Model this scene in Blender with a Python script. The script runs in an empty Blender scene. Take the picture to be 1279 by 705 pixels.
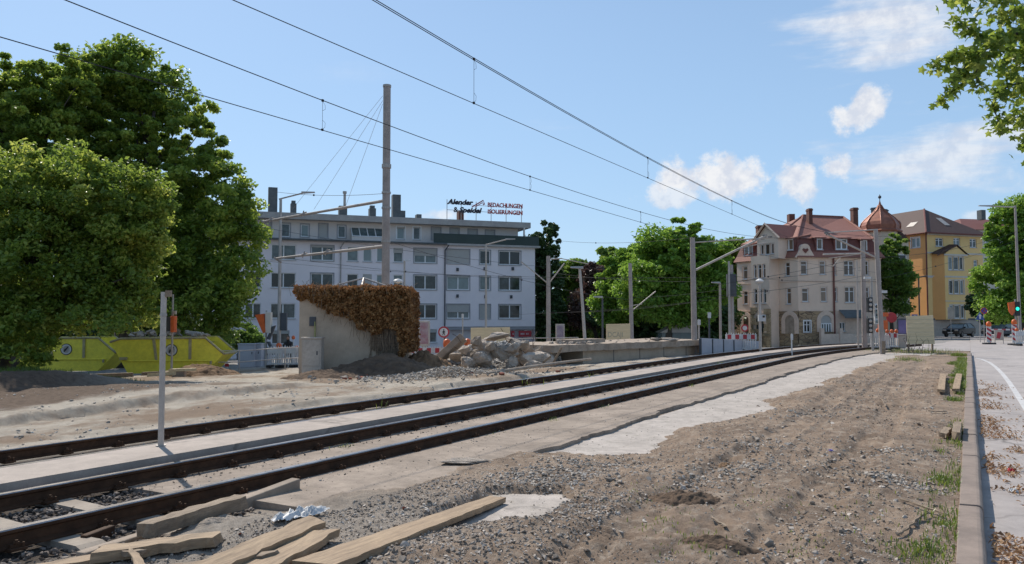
import bpy, bmesh, math, random
import numpy as np
from mathutils import Matrix, Vector, noise as mnoise
random.seed(7); rng = np.random.default_rng(7)
S = bpy.context.scene; COL = S.collection
R = math.radians
# ------------------------------------------------------------------ camera
FPX, CX, CY, CAMZ = 995.0, 639.5, 352.5, 1.75
TH, PITCH = R(29.83), R(2.62)
CR = Vector((math.cos(TH), math.sin(TH), 0)); CF = Vector((-math.sin(TH), math.cos(TH), 0)); CU = Vector((0, 0, 1))
cam = bpy.data.objects.new('camera', bpy.data.cameras.new('camera')); COL.objects.link(cam)
cam.location = (0, 0, CAMZ); cam.rotation_euler = (math.pi/2 + PITCH, 0, TH)
cam.data.sensor_width = 36.0; cam.data.lens = FPX/1279*36.0; cam.data.clip_start = .05; cam.data.clip_end = 3000
S.camera = cam

def ray(px, py):
    x = (px-CX)/FPX; y = -(py-CY)/FPX
    f = math.cos(PITCH) - y*math.sin(PITCH); u = math.sin(PITCH) + y*math.cos(PITCH)
    return x, f, u
def W(px, py, d):                     # a point of the place seen at a pixel, d metres ahead
    x, f, u = ray(px, py); k = d/f
    p = CR*(x*k) + CF*d; return Vector((p.x, p.y, CAMZ + u*k))
def G(px, py, z=0.0):                 # the same on level ground at height z
    x, f, u = ray(px, py); return W(px, py, (z-CAMZ)/u*f)
def C2(lat, d):                       # metres right / ahead of the viewpoint -> plan
    p = CR*lat + CF*d; return Vector((p.x, p.y, 0))
def PXY(px, d):
    return C2(ray(px, 398)[0]*d, d)
def HZ(py, d):
    return W(640, py, d).z

# ------------------------------------------------------------------ noise
def _h(ix, iy, s):
    n = (ix.astype(np.int64)*374761393 + iy.astype(np.int64)*668265263 + s*974711) & 0x7fffffff
    n = ((n ^ (n >> 13))*1274126177) & 0x7fffffff
    return ((n ^ (n >> 16)) & 0xffff)/65535.0
def vn(x, y, s=0):
    x = np.asarray(x, float); y = np.asarray(y, float)
    ix = np.floor(x); iy = np.floor(y); fx = x-ix; fy = y-iy
    fx = fx*fx*(3-2*fx); fy = fy*fy*(3-2*fy)
    a = _h(ix, iy, s); b = _h(ix+1, iy, s); c = _h(ix, iy+1, s); d = _h(ix+1, iy+1, s)
    return a+(b-a)*fx+(c-a)*fy+(a-b-c+d)*fx*fy
def fbm(x, y, s=0, o=4):
    t = 0; a = .5
    for i in range(o):
        t = t + a*vn(x*2**i+i*17.3, y*2**i-i*9.1, s+i); a *= .5
    return t/(1-.5**o)
def sm(a, b, x):
    t = np.clip((x-a)/(b-a), 0, 1); return t*t*(3-2*t)
def bendx(Y):                          # the tracks bend right in the distance
    return .005*np.clip(np.asarray(Y, float)-32, 0, 40)**2
def tz(X, Y):
    X = np.asarray(X, float); Y = np.asarray(Y, float); L = -X
    far = -.007*np.clip(Y-60, 0, 80) - .02*np.clip(Y-45, 0, 45)*sm(2, 10, L)
    z = far - .038*np.clip(L-10.8, 0, 50)
    z = z + .42*sm(22.6, 23.6, L+fbm(Y*.4, L*.4, 5)*1.5)*(1-sm(28, 31, L))*(1-sm(13, 17, Y))
    z = z + .17*sm(16.0, 16.28, L+fbm(Y*.5, L*.5, 9)*1.6+.25*fbm(Y*3, L*3, 10))*(1-sm(13, 18, Y))
    z = z + .13*sm(12.6, 12.9, L+fbm(Y*.35, L*.5, 19)*2.2+.25*fbm(Y*3, L*3, 12))*sm(9, 12, Y)*(1-sm(20, 24, Y))
    z = z + (.12*(fbm(X*.9, Y*.9, 3)-.5)+.07*(fbm(X*4, Y*4, 13, 3)-.5))*sm(10.8, 12, L)*(1-sm(30, 36, L))*(1-sm(40, 50, Y))
    # dirt verge between kerb and track
    Lb = L + bendx(Y)*0
    edge = 3.78 + 1.0*(fbm(Y*.55, L*.3, 21)-.5) + .7*(fbm(Y*1.7, L*1.5, 22)-.5)+.25*(fbm(Y*6, L*6, 25)-.5)
    edge = edge + 1.9*(1-sm(8.5, 9.9, Y+1.2*(fbm(L*1.3, Y*1.1, 23)-.5))) - .026*np.clip(Y-14, 0, 26)
    dm = (1-sm(edge-.5, edge+.12, L))*sm(-.02, .06, L)
    pr = np.sqrt(((L-3.75)/.62)**2+((Y-6.45)/.95)**2)+1.1*(fbm(L*2.3, Y*2.3, 24)-.5)
    dm = dm*sm(.75, 1.05, pr)
    near = 1-sm(28, 48, Y)
    lump = .10 + .12*(fbm(X*.8, Y*.5, 31)-.5) + .07*(fbm(X*3, Y*2.4, 32)-.5) + .05*(fbm(X*9, Y*8, 33, 3)-.5)
    lump = lump*(1-.62*sm(3.1, 3.8, L))
    kerbside = 1-sm(.15, .9, L)
    for tl in (1.05, 2.25):
        a = np.abs(L-tl-.12*np.sin(Y*.35)-.018*Y)
        lump = lump-.04*(1-sm(.14, .28, a))*sm(3, 4, Y)+.02*(1-sm(.13, .24, a))*np.sin(Y*2*np.pi/.16+a*6)*sm(.38, .5, fbm(X*.7, Y*.4, 77))
    lump = lump + .022*(fbm(X*22, Y*20, 34, 3)-.5) + .05*np.clip(fbm(X*2.1, Y*3.3, 36)-.56, 0, 1)*fbm(X*14, Y*14, 37)*4
    lump = lump*(1-kerbside)+(.07+.03*(fbm(X*9, Y*8, 33, 3)-.5))*kerbside
    trench = -.05 - .01*fbm(X*6, Y*6, 41)
    inner = sm(4.7, 4.9, L)
    zv = trench + dm*(lump+.05)
    # loose sand and ballast near the rails
    gr = (1-sm(4.9, 5.6, Y))
    pile = gr*sm(3.2, 4.2, L)*(1-sm(5.4, 6.2, L))*(.035+.05*(fbm(X*2.2, Y*2.2, 51)-.4)+.03*(fbm(X*9, Y*9, 52)-.5))
    zv = zv + pile
    bed = -.055 + .02*(fbm(X*8, Y*8, 61)-.5)
    zv = zv*(1-sm(6.0, 6.3, L)) + bed*sm(6.0, 6.3, L)
    zone = (1-sm(10.6, 11.0, L))
    z = z + zone*(zv*near + (1-near)*(-.05)) + (1-zone)*0.0
    z = np.where(X > -.02, -.09 + -.007*np.clip(Y-60, 0, 80), z)
    return z
def TZ(p): return float(tz(p[0], p[1]))
def onground(px, d):
    p = PXY(px, d); p.z = TZ(p); return p

# ------------------------------------------------------------------ mesh building
class MB:
    def __init__(s, M=None): s.v = []; s.f = []; s.m = []; s.M = M
    def add(s, vs, fs, m=0):
        n = len(s.v)
        for p in vs:
            p = Vector(p); s.v.append(s.M @ p if s.M else p)
        for f in fs: s.f.append([i+n for i in f]); s.m.append(m)
        return s
    def box(s, x0, x1, y0, y1, z0, z1, m=0):
        vs = [(x, y, z) for z in (z0, z1) for y in (y0, y1) for x in (x0, x1)]
        return s.add(vs, [(0,2,3,1),(4,5,7,6),(0,1,5,4),(2,6,7,3),(0,4,6,2),(1,3,7,5)], m)
    def tube(s, pts, r, n=8, m=0, caps=True):
        pts = [Vector(p) for p in pts]; k = len(pts)
        rs = r if isinstance(r, (list, tuple)) else [r]*k
        t0 = (pts[1]-pts[0]).normalized(); up = Vector((0,0,1)) if abs(t0.z) < .9 else Vector((1,0,0))
        a = t0.cross(up).normalized(); vs = []; fs = []
        for i, p in enumerate(pts):
            t = (pts[min(i+1, k-1)]-pts[max(i-1, 0)]).normalized()
            a = (a - t*a.dot(t)).normalized(); b = t.cross(a)
            for j in range(n):
                q = 2*math.pi*j/n; vs.append(p+(a*math.cos(q)+b*math.sin(q))*rs[i])
        for i in range(k-1):
            for j in range(n):
                fs.append((i*n+j, i*n+(j+1) % n, (i+1)*n+(j+1) % n, (i+1)*n+j))
        if caps: fs.append(tuple(range(n-1, -1, -1))); fs.append(tuple((k-1)*n+j for j in range(n)))
        return s.add(vs, fs, m)
    def cyl(s, x, y, z0, z1, r, n=12, m=0, r1=None):
        return s.tube([(x,y,z0),(x,y,z1)], [r, r if r1 is None else r1], n, m)
    def prism(s, poly, a, b, ax='z', m=0):
        def P(u, v, w): return (u,v,w) if ax == 'z' else ((u,w,v) if ax == 'y' else (w,u,v))
        n = len(poly); vs = [P(u,v,a) for u,v in poly]+[P(u,v,b) for u,v in poly]
        fs = [tuple(range(n-1,-1,-1)), tuple(range(n,2*n))]+[(i,(i+1)%n,n+(i+1)%n,n+i) for i in range(n)]
        return s.add(vs, fs, m)
    def lathe(s, prof, n=16, c=(0,0,0), m=0, ph=0):
        vs = []; fs = []; k = len(prof)
        for r, z in prof:
            for j in range(n):
                q = 2*math.pi*j/n+ph; vs.append((c[0]+r*math.cos(q), c[1]+r*math.sin(q), c[2]+z))
        for i in range(k-1):
            for j in range(n): fs.append((i*n+j, i*n+(j+1)%n, (i+1)*n+(j+1)%n, (i+1)*n+j))
        fs.append(tuple(range(n-1,-1,-1))); fs.append(tuple((k-1)*n+j for j in range(n)))
        return s.add(vs, fs, m)
    def ball(s, c, r, n=10, k=6, m=0):
        rx, ry, rz = (r, r, r) if not isinstance(r, (tuple, list)) else r
        vs = []; fs = []
        for i in range(k+1):
            t = math.pi*(i/k); rr = max(math.sin(t), 1e-3)
            for j in range(n):
                q = 2*math.pi*j/n; vs.append((c[0]+rx*rr*math.cos(q), c[1]+ry*rr*math.sin(q), c[2]-rz*math.cos(t)))
        for i in range(k):
            for j in range(n): fs.append((i*n+j, i*n+(j+1)%n, (i+1)*n+(j+1)%n, (i+1)*n+j))
        return s.add(vs, fs, m)
    def build(s, name, mats, parent=None, loc=None, rz=0, smooth=False, bevel=0, recalc=False):
        me = bpy.data.meshes.new(name); me.from_pydata([tuple(v) for v in s.v], [], s.f)
        if not isinstance(mats, (list, tuple)): mats = [mats]
        for m in mats: me.materials.append(m)
        if len(mats) > 1: me.polygons.foreach_set('material_index', s.m)
        if recalc:
            b = bmesh.new(); b.from_mesh(me); bmesh.ops.recalc_face_normals(b, faces=b.faces); b.to_mesh(me); b.free()
        if smooth: me.polygons.foreach_set('use_smooth', [True]*len(me.polygons))
        me.update(); return link(name, me, parent, loc, rz, bevel)
def link(name, me, parent=None, loc=None, rz=0, bevel=0):
    o = bpy.data.objects.new(name, me); COL.objects.link(o)
    if parent: o.parent = parent
    if loc is not None: o.location = loc
    if rz: o.rotation_euler.z = rz
    if bevel:
        b = o.modifiers.new('bevel', 'BEVEL'); b.width = bevel; b.segments = 2; b.limit_method = 'ANGLE'
    return o
def tag(o, label, cat, group=None):
    o['label'] = label; o['category'] = cat
    if group: o['group'] = group
    return o
def struct(o, kind='structure'): o['kind'] = kind; return o
def thing(name, label, cat, loc=(0,0,0), rz=0, group=None):
    o = bpy.data.objects.new(name, None); COL.objects.link(o); o.location = loc; o.rotation_euler.z = rz
    o.empty_display_size = .2
    return tag(o, label, cat, group)
def dup(root, loc, rz=None, label=None):
    r = root.copy(); COL.objects.link(r); r.location = loc
    if rz is not None: r.rotation_euler.z = rz
    if label: r['label'] = label
    for ch in list(root.children):
        c = ch.copy(); COL.objects.link(c); c.parent = r
        for g in list(ch.children):
            d = g.copy(); COL.objects.link(d); d.parent = c
    return r
def textmesh(txt, size, depth=.02, shear=0, xs=1.0, bold=0.0):
    cu = bpy.data.curves.new('lettering', 'FONT'); cu.body = txt; cu.size = size; cu.extrude = depth; cu.shear = shear; cu.offset = bold
    cu.resolution_u = 3
    ob = bpy.data.objects.new('lettering', cu); COL.objects.link(ob); bpy.context.view_layer.update()
    me = bpy.data.meshes.new_from_object(ob.evaluated_get(bpy.context.evaluated_depsgraph_get()))
    bpy.data.objects.remove(ob); bpy.data.curves.remove(cu)
    co = np.empty(len(me.vertices)*3); me.vertices.foreach_get('co', co); co = co.reshape(-1, 3)
    co = np.stack([co[:,0]*xs, -co[:,2], co[:,1]], 1)      # stand it up, facing -y
    me.vertices.foreach_set('co', co.ravel()); me.update(); return me, float(co[:,0].max()) if len(co) else 0
def npmesh(name, V, F, mats, var=None, smooth=False, mi=None):
    V = np.asarray(V, np.float32); F = np.asarray(F, np.int32); k = F.shape[1]
    me = bpy.data.meshes.new(name); me.vertices.add(len(V)); me.vertices.foreach_set('co', V.ravel())
    me.loops.add(F.size); me.loops.foreach_set('vertex_index', F.ravel())
    me.polygons.add(len(F)); me.polygons.foreach_set('loop_start', np.arange(len(F), dtype=np.int32)*k)
    if not isinstance(mats, (list, tuple)): mats = [mats]
    for m in mats: me.materials.append(m)
    if mi is not None: me.polygons.foreach_set('material_index', np.asarray(mi, np.int32))
    if var is not None:
        a = me.attributes.new('var', 'FLOAT', 'POINT'); a.data.foreach_set('value', np.asarray(var, np.float32))
    me.polygons.foreach_set('use_smooth', np.full(len(F), smooth)); me.update(calc_edges=True); return me

# ------------------------------------------------------------------ materials
def newmat(name):
    m = bpy.data.materials.new(name); m.use_nodes = True; nt = m.node_tree; nt.nodes.clear()
    out = nt.nodes.new('ShaderNodeOutputMaterial'); b = nt.nodes.new('ShaderNodeBsdfPrincipled')
    nt.links.new(b.outputs[0], out.inputs[0]); return m, nt, b, out
def N(nt, t, **kw):
    n = nt.nodes.new('ShaderNode'+t)
    for k, v in kw.items():
        if k.startswith('i_'): n.inputs[int(k[2:]) if k[2:].isdigit() else k[2:]].default_value = v
        else: setattr(n, k, v)
    return n
def noise_(nt, co, scale, detail=6, rough=.6):
    n = N(nt, 'TexNoise'); n.inputs['Scale'].default_value = scale; n.inputs['Detail'].default_value = detail; n.inputs['Roughness'].default_value = rough
    nt.links.new(co, n.inputs['Vector']); return n.outputs['Fac']
def math_(nt, op, a, b=None, clamp=False):
    n = N(nt, 'Math', operation=op, use_clamp=clamp)
    for i, q in enumerate((a, b)):
        if q is None: continue
        if isinstance(q, (int, float)): n.inputs[i].default_value = q
        else: nt.links.new(q, n.inputs[i])
    return n.outputs[0]
def step_(nt, x, a, b):
    n = N(nt, 'MapRange', interpolation_type='SMOOTHSTEP'); n.inputs[1].default_value = a; n.inputs[2].default_value = b
    nt.links.new(x, n.inputs[0]); return n.outputs[0]
def mix_(nt, f, a, b, mode='MIX'):
    n = N(nt, 'Mix', data_type='RGBA', blend_type=mode)
    for i, q in ((0, f), (6, a), (7, b)):
        if isinstance(q, (int, float)): n.inputs[i].default_value = q
        elif isinstance(q, tuple): n.inputs[i].default_value = (*q, 1)
        else: nt.links.new(q, n.inputs[i])
    return n.outputs[2]
def bump_(nt, b, h, strength, dist):
    n = N(nt, 'Bump'); n.inputs['Strength'].default_value = strength; n.inputs['Distance'].default_value = dist
    nt.links.new(h, n.inputs['Height']); nt.links.new(n.outputs[0], b.inputs['Normal']); return n
def pmat(name, c, c2=None, scale=3, rough=.8, bump=.3, bscale=60, bdist=.01, metal=0, spots=None, spotcol=(.1,.08,.06), cracks=0, stretch=None, rnd=0, grain=.32):
    m, nt, b, out = newmat(name); tc = N(nt, 'TexCoord'); co = tc.outputs['Object']
    if stretch:
        mp = N(nt, 'Mapping'); mp.inputs['Scale'].default_value = stretch; nt.links.new(co, mp.inputs[0]); co = mp.outputs[0]
    c2 = c2 or tuple(x*.78 for x in c)
    f = step_(nt, noise_(nt, co, scale), .3, .7); col = mix_(nt, f, c, c2)
    if spots:
        sp = step_(nt, noise_(nt, co, scale*3.1, 8, .7), spots, spots+.12); col = mix_(nt, sp, col, spotcol)
    if grain and bump:
        g1 = noise_(nt, co, max(bscale*.7, 8), 5, .75); g2 = noise_(nt, co, scale*4.5, 6, .7)
        gv = math_(nt, 'ADD', math_(nt, 'MULTIPLY', math_(nt, 'ADD', math_(nt, 'MULTIPLY', g1, .5), math_(nt, 'MULTIPLY', g2, .5)), grain*3.2), 1-grain*1.6); col = mix_(nt, 1.0, col, gv, 'MULTIPLY')
    if cracks:
        v = N(nt, 'TexVoronoi', feature='DISTANCE_TO_EDGE'); v.inputs['Scale'].default_value = cracks; wv = N(nt, 'VectorMath', operation='ADD'); nz = N(nt, 'TexNoise'); nz.inputs['Scale'].default_value = cracks*3; nz.inputs['Detail'].default_value = 5; nt.links.new(co, nz.inputs['Vector']); nt.links.new(co, wv.inputs[0]); nt.links.new(nz.outputs['Color'], wv.inputs[1]); nt.links.new(wv.outputs[0], v.inputs['Vector'])
        gate = step_(nt, noise_(nt, co, cracks*.8), .45, .6); cm = math_(nt, 'MULTIPLY', math_(nt, 'SUBTRACT', 1.0, step_(nt, v.outputs['Distance'], .004, .014)), gate); col = mix_(nt, math_(nt, 'MULTIPLY', cm, .7), col, tuple(x*.3 for x in c))
    if rnd:
        oi = N(nt, 'ObjectInfo'); v = N(nt, 'MapRange'); v.inputs[3].default_value = 1-rnd; v.inputs[4].default_value = 1+rnd
        nt.links.new(oi.outputs['Random'], v.inputs[0]); h = N(nt, 'HueSaturation'); nt.links.new(v.outputs[0], h.inputs['Value']); nt.links.new(col, h.inputs['Color']); col = h.outputs[0]
    nt.links.new(col, b.inputs['Base Color']); b.inputs['Roughness'].default_value = rough; b.inputs['Metallic'].default_value = metal
    if bump: bump_(nt, b, noise_(nt, co, bscale, 6, .65), bump, bdist)
    return m
def leafmat(name, a, c, d=None, trans=.5, rough=.42):
    m, nt, b, out = newmat(name); at = N(nt, 'Attribute', attribute_name='var')
    r = N(nt, 'ValToRGB'); r.color_ramp.elements[0].color = (*a, 1); r.color_ramp.elements[1].color = (*(d or c), 1)
    e = r.color_ramp.elements.new(.5); e.color = (*c, 1)
    nt.links.new(at.outputs['Fac'], r.inputs[0]); nt.links.new(r.outputs[0], b.inputs['Base Color'])
    b.inputs['Roughness'].default_value = rough; b.inputs['Specular IOR Level'].default_value = .5
    t = N(nt, 'BsdfTranslucent'); h = N(nt, 'HueSaturation'); h.inputs['Value'].default_value = 1.5; h.inputs['Hue'].default_value = .485
    nt.links.new(r.outputs[0], h.inputs['Color']); nt.links.new(h.outputs[0], t.inputs[0])
    mx = N(nt, 'MixShader'); mx.inputs[0].default_value = trans
    nt.links.new(b.outputs[0], mx.inputs[1]); nt.links.new(t.outputs[0], mx.inputs[2]); nt.links.new(mx.outputs[0], out.inputs[0]); return m

M = {}
M['concrete'] = pmat('concrete_grey', (0.396,0.314,0.243), (0.264,0.204,0.155), 2.5, .9, .5, 70, .008, spots=.66, spotcol=(.16,.15,.13))
M['concrete_pale'] = pmat('concrete_pale', (0.451,0.393,0.347), (0.354,0.308,0.269), 1.6, .92, .5, 90, .006, spots=.56, spotcol=(.30,.262,.215), cracks=.55, grain=.6)
M['slab'] = pmat('concrete_slab', (0.335,0.265,0.209), (0.216,0.168,0.13), 1.3, .92, .5, 60, .008, spots=.62, spotcol=(.14,.115,.09), cracks=.7, grain=.55)
M['walkway'] = pmat('walkway_concrete', (0.407,0.338,0.288), (0.319,0.265,0.225), 1.2, .9, .35, 90, .005, spots=.68, spotcol=(.25,.22,.18), cracks=.4, grain=.4)
M['rubble'] = pmat('broken_concrete', (0.521,0.441,0.369), (0.343,0.283,0.227), 1.6, .95, .9, 14, .05, spots=.62, spotcol=(.22,.185,.15), rnd=.2)
M['hut'] = pmat('hut_render', (0.508,0.402,0.303), (0.406,0.319,0.236), .8, .95, .35, 50, .006, spots=.68, spotcol=(.24,.22,.18))
M['asphalt'] = pmat('worn_asphalt', (0.402,0.356,0.333), (0.318,0.282,0.265), .8, .9, .6, 120, .006, spots=.7, spotcol=(.22,.2,.19), cracks=.35, grain=.4)
M['kerb'] = pmat('kerb_stone', (0.276,0.213,0.174), (0.198,0.153,0.126), 2.2, .85, .5, 110, .004, spots=.66, spotcol=(.12,.105,.095))
M['paint_white'] = pmat('road_paint', (.58,.56,.545), (.46,.44,.43), 4, .8, .3, 80, .003, spots=.6, spotcol=(.28,.27,.26))
M['plaster_blue'] = pmat('apartment_plaster', (0.814,0.745,0.76), (0.759,0.7,0.717), .25, .9, .15, 30, .004, grain=.10)
M['plaster_top'] = pmat('attic_plaster', (0.682,0.612,0.57), (0.616,0.556,0.518), .3, .9, .1, 30, .004, grain=.10)
M['roofgrey'] = pmat('roof_edge', (.40,.38,.36), (.33,.31,.3), 1, .8, .1)
M['chimney'] = pmat('chimney_slate', (.12,.135,.14), (.085,.095,.10), 2, .8, .3, 20)
M['brick'] = pmat('chimney_brick', (.16,.07,.05), (.11,.05,.04), 4, .9, .4, 20)
M['frame'] = pmat('window_frame_white', (.78,.78,.78), (.7,.7,.7), 2, .5, 0)
M['shutter'] = pmat('roller_shutter', (.44,.425,.40), (.36,.35,.33), 3, .7, 0, stretch=(1,1,12))
M['sill'] = pmat('window_sill', (.5,.5,.51), None, 2, .7, 0)
M['surround'] = pmat('window_surround', (.33,.325,.34), (.28,.275,.29), 3, .8, 0)
def glassmat(name, a, c):
    m, nt, b, out = newmat(name); oi = N(nt, 'ObjectInfo'); tc = N(nt, 'TexCoord')
    n = noise_(nt, tc.outputs['Object'], 1.7, 2); f = math_(nt, 'ADD', math_(nt, 'MULTIPLY', oi.outputs['Random'], .8), math_(nt, 'MULTIPLY', n, .4))
    nt.links.new(mix_(nt, step_(nt, f, .35, .95), a, c), b.inputs['Base Color']); b.inputs['Roughness'].default_value = .08
    b.inputs['Specular IOR Level'].default_value = .5
    bump_(nt, b, noise_(nt, tc.outputs['Object'], .9, 1), .12, .05); return m
M['glass'] = glassmat('window_glass', (.012,.015,.016), (.20,.25,.25))
M['glass_brown'] = glassmat('window_glass_old', (.10,.065,.045), (.24,.165,.115))
M['steel'] = pmat('galvanised_steel', (0.429,0.396,0.369), (0.325,0.3,0.275), 3, .55, .15, 30, .002, metal=.3)
M['steel_pale'] = pmat('pale_steel', (0.475,0.421,0.374), (0.399,0.353,0.312), 3, .5, .1, 30, .002, metal=.2)
M['mast'] = pmat('mast_grey', (0.37,0.316,0.284), (0.286,0.241,0.215), 2, .65, .25, 25, .003, spots=.72, spotcol=(.17,.13,.1))
M['wire'] = pmat('wire_dark', (.03,.028,.032), None, 5, .9, 0)
M['rust'] = pmat('rusty_rail', (0.0893,0.0459,0.0265), (0.05,0.0273,0.0172), 5, .7, .4, 60, .004, spots=.66, spotcol=(.14,.07,.042))
[n for n in M['rust'].node_tree.nodes if n.type == 'BSDF_PRINCIPLED'][0].inputs['Specular IOR Level'].default_value = .12
M['railtop'] = pmat('polished_rail', (.40,.37,.36), (.25,.22,.21), 4, .27, .05, 60, .002, metal=.85)
M['wood'] = pmat('fresh_sawn_timber', (.37,.26,.16), (.25,.17,.105), 5, .8, .5, 30, .004, stretch=(.35,4,4), spots=.62, spotcol=(.21,.14,.085), grain=.7)
M['wood_old'] = pmat('weathered_timber', (.30,.225,.155), (.18,.13,.09), 5, .85, .7, 28, .006, stretch=(.35,4,4), spots=.62, spotcol=(.12,.085,.06), grain=.8)
M['plywood'] = pmat('plywood_board', (0.675,0.55,0.348), (0.581,0.463,0.282), 1.5, .7, .1, 30, .002, stretch=(.4,1,3))
M['sleeper'] = pmat('sleeper_concrete', (.36,.30,.24), (.25,.205,.165), 3, .9, .5, 50, .006)
M['orange'] = pmat('orange_plastic', (.68,.13,.025), (.55,.10,.02), 6, .45, 0)
M['red'] = pmat('red_reflector', (.42,.03,.04), (.34,.02,.03), 6, .5, 0)
M['white'] = pmat('white_plastic', (.62,.61,.6), (.5,.49,.48), 3, .5, 0, spots=.7, spotcol=(.36,.34,.32))
M['black'] = pmat('dark_plastic', (.02,.02,.022), None, 4, .5, 0)
M['darkgrey'] = pmat('dark_grey_paint', (.07,.075,.085), None, 3, .6, 0)
M['cabinet'] = pmat('cabinet_grey', (0.468,0.397,0.331), (0.39,0.328,0.273), 2, .7, .15, 20, .003, spots=.7, spotcol=(.2,.18,.16))
M['cabinet_white'] = pmat('cabinet_white', (.46,.46,.5), (.4,.4,.44), 2, .6, 0)
M['yellow'] = pmat('skip_yellow', (.86,.74,.07), (.74,.63,.06), 1.2, .55, .2, 12, .01, spots=.7, spotcol=(.2,.12,.04))
M['yellow_rim'] = pmat('skip_rim', (.44,.38,.2), (.3,.25,.15), 3, .7, .2, 12, .01, spots=.6, spotcol=(.2,.12,.06))
M['green_fabric'] = pmat('terrace_screen', (.035,.052,.047), (.045,.065,.06), .5, .8, 0)
M['bark'] = pmat('bark', (.10,.08,.06), (.055,.045,.035), 4, .95, .8, 14, .03)
M['beige'] = pmat('house_render', (0.766,0.592,0.465), (0.667,0.512,0.4), .5, .92, .2, 20, .006, grain=.10)
M['beige_pale'] = pmat('house_trim', (0.7,0.539,0.43), (0.6,0.457,0.36), 1, .9, .15, 20, .006)
M['yellow_wall'] = pmat('yellow_render', (0.842,0.578,0.25), (0.767,0.525,0.22), .4, .92, .15, 20, .006, grain=.10)
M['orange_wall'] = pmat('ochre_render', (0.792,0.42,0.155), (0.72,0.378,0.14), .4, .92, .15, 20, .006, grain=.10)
M['trim'] = pmat('pale_stone_trim', (.62,.57,.49), (.54,.49,.43), 2, .9, 0)
def tilemat(name, c, c2, sx=4.0):
    m, nt, b, out = newmat(name); tc = N(nt, 'TexCoord'); w = N(nt, 'TexWave', wave_type='BANDS', bands_direction='Z')
    w.inputs['Scale'].default_value = sx; w.inputs['Distortion'].default_value = .6; nt.links.new(tc.outputs['Object'], w.inputs['Vector'])
    f = math_(nt, 'ADD', math_(nt, 'MULTIPLY', w.outputs['Fac'], .35), math_(nt, 'MULTIPLY', noise_(nt, tc.outputs['Object'], 2.2, 8, .7), .65))
    nt.links.new(mix_(nt, step_(nt, f, .3, .7), c, c2), b.inputs['Base Color']); b.inputs['Roughness'].default_value = .75
    bump_(nt, b, w.outputs['Fac'], .4, .04); return m
M['tile_red'] = tilemat('red_roof_tiles', (0.324,0.138,0.101), (0.243,0.101,0.0764))
M['tile_dark'] = tilemat('dark_red_tiles', (.20,.065,.05), (.14,.047,.037))
M['tile_brown'] = tilemat('brown_roof_tiles', (0.0978,0.05,0.0378), (0.0633,0.034,0.027))
M['copper'] = pmat('copper_sheet', (0.345,0.125,0.0712), (0.23,0.08,0.0475), 2, .5, .2, 10, .02, metal=.25)
def stonemat():
    m, nt, b, out = newmat('sandstone_blocks'); tc = N(nt, 'TexCoord')
    mp = N(nt, 'Mapping'); mp.inputs['Scale'].default_value = (1, 1, 2.2); nt.links.new(tc.outputs['Object'], mp.inputs[0])
    v = N(nt, 'TexVoronoi', feature='F1'); v.inputs['Scale'].default_value = 1.5; nt.links.new(mp.outputs[0], v.inputs['Vector'])
    sx = N(nt, 'SeparateColor'); nt.links.new(v.outputs['Color'], sx.inputs[0])
    col = mix_(nt, sx.outputs[0], (.42,.30,.18), (.26,.175,.105))
    e = N(nt, 'TexVoronoi', feature='DISTANCE_TO_EDGE'); e.inputs['Scale'].default_value = 1.5; nt.links.new(mp.outputs[0], e.inputs['Vector'])
    col = mix_(nt, step_(nt, e.outputs['Distance'], .02, .06), (.13,.095,.07), col)
    nt.links.new(col, b.inputs['Base Color']); b.inputs['Roughness'].default_value = .95
    bump_(nt, b, e.outputs['Distance'], .5, .1); return m
M['stone'] = stonemat()
M['sand'] = pmat('gravelly_sand', (.40,.34,.28), (.28,.23,.185), 7, .95, .9, 60, .02, spots=.6, spotcol=(.19,.155,.125), grain=.5)
M['leaf_plane'] = leafmat('plane_leaves', (0.0743,0.133,0.0224), (0.163,0.252,0.0374), (0.415,0.484,0.0935))
M['leaf_front'] = leafmat('maple_leaves', (0.0794,0.14,0.0232), (0.178,0.262,0.0393), (0.46,0.486,0.107))
M['leaf_light'] = leafmat('light_green_leaves', (0.0869,0.177,0.0239), (0.162,0.299,0.0397), (0.299,0.434,0.0795), .45)
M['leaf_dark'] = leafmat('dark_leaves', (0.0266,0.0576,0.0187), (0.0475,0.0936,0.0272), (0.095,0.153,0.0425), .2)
M['leaf_purple'] = leafmat('purple_leaves', (0.057,0.036,0.0306), (0.114,0.0684,0.0544), (0.19,0.144,0.085), .25)
M['leaf_mid'] = leafmat('mid_green_leaves', (0.0608,0.126,0.0255), (0.123,0.216,0.0374), (0.228,0.324,0.068))
M['leaf_dry'] = leafmat('dry_ivy_leaves', (0.114,0.0532,0.0186), (0.255,0.125,0.0403), (0.44,0.243,0.093), .2, .7)
M['litter'] = leafmat('fallen_leaves', (.16,.08,.035), (.31,.17,.075), (.43,.27,.14), .15, .7)
M['weed'] = leafmat('weed_leaves', (.06,.10,.015), (.11,.17,.025), (.2,.24,.05), .4)
def stonevar(name, a, c, d):
    m = leafmat(name, a, c, d, 0.0, .9); nt = m.node_tree
    b = [n for n in nt.nodes if n.type == 'BSDF_PRINCIPLED'][0]; tc = N(nt, 'TexCoord')
    bump_(nt, b, noise_(nt, tc.outputs['Object'], 90), .4, .004); return m
M['pebble'] = stonevar('loose_stones', (0.15,0.114,0.0879), (0.3,0.249,0.202), (0.52,0.456,0.395))
M['pebble_blue'] = stonevar('grey_chippings', (0.2,0.167,0.137), (0.34,0.293,0.244), (0.55,0.482,0.412))
M['ballast'] = stonevar('track_ballast', (.065,.05,.041), (.14,.11,.092), (.25,.21,.18))
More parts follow.
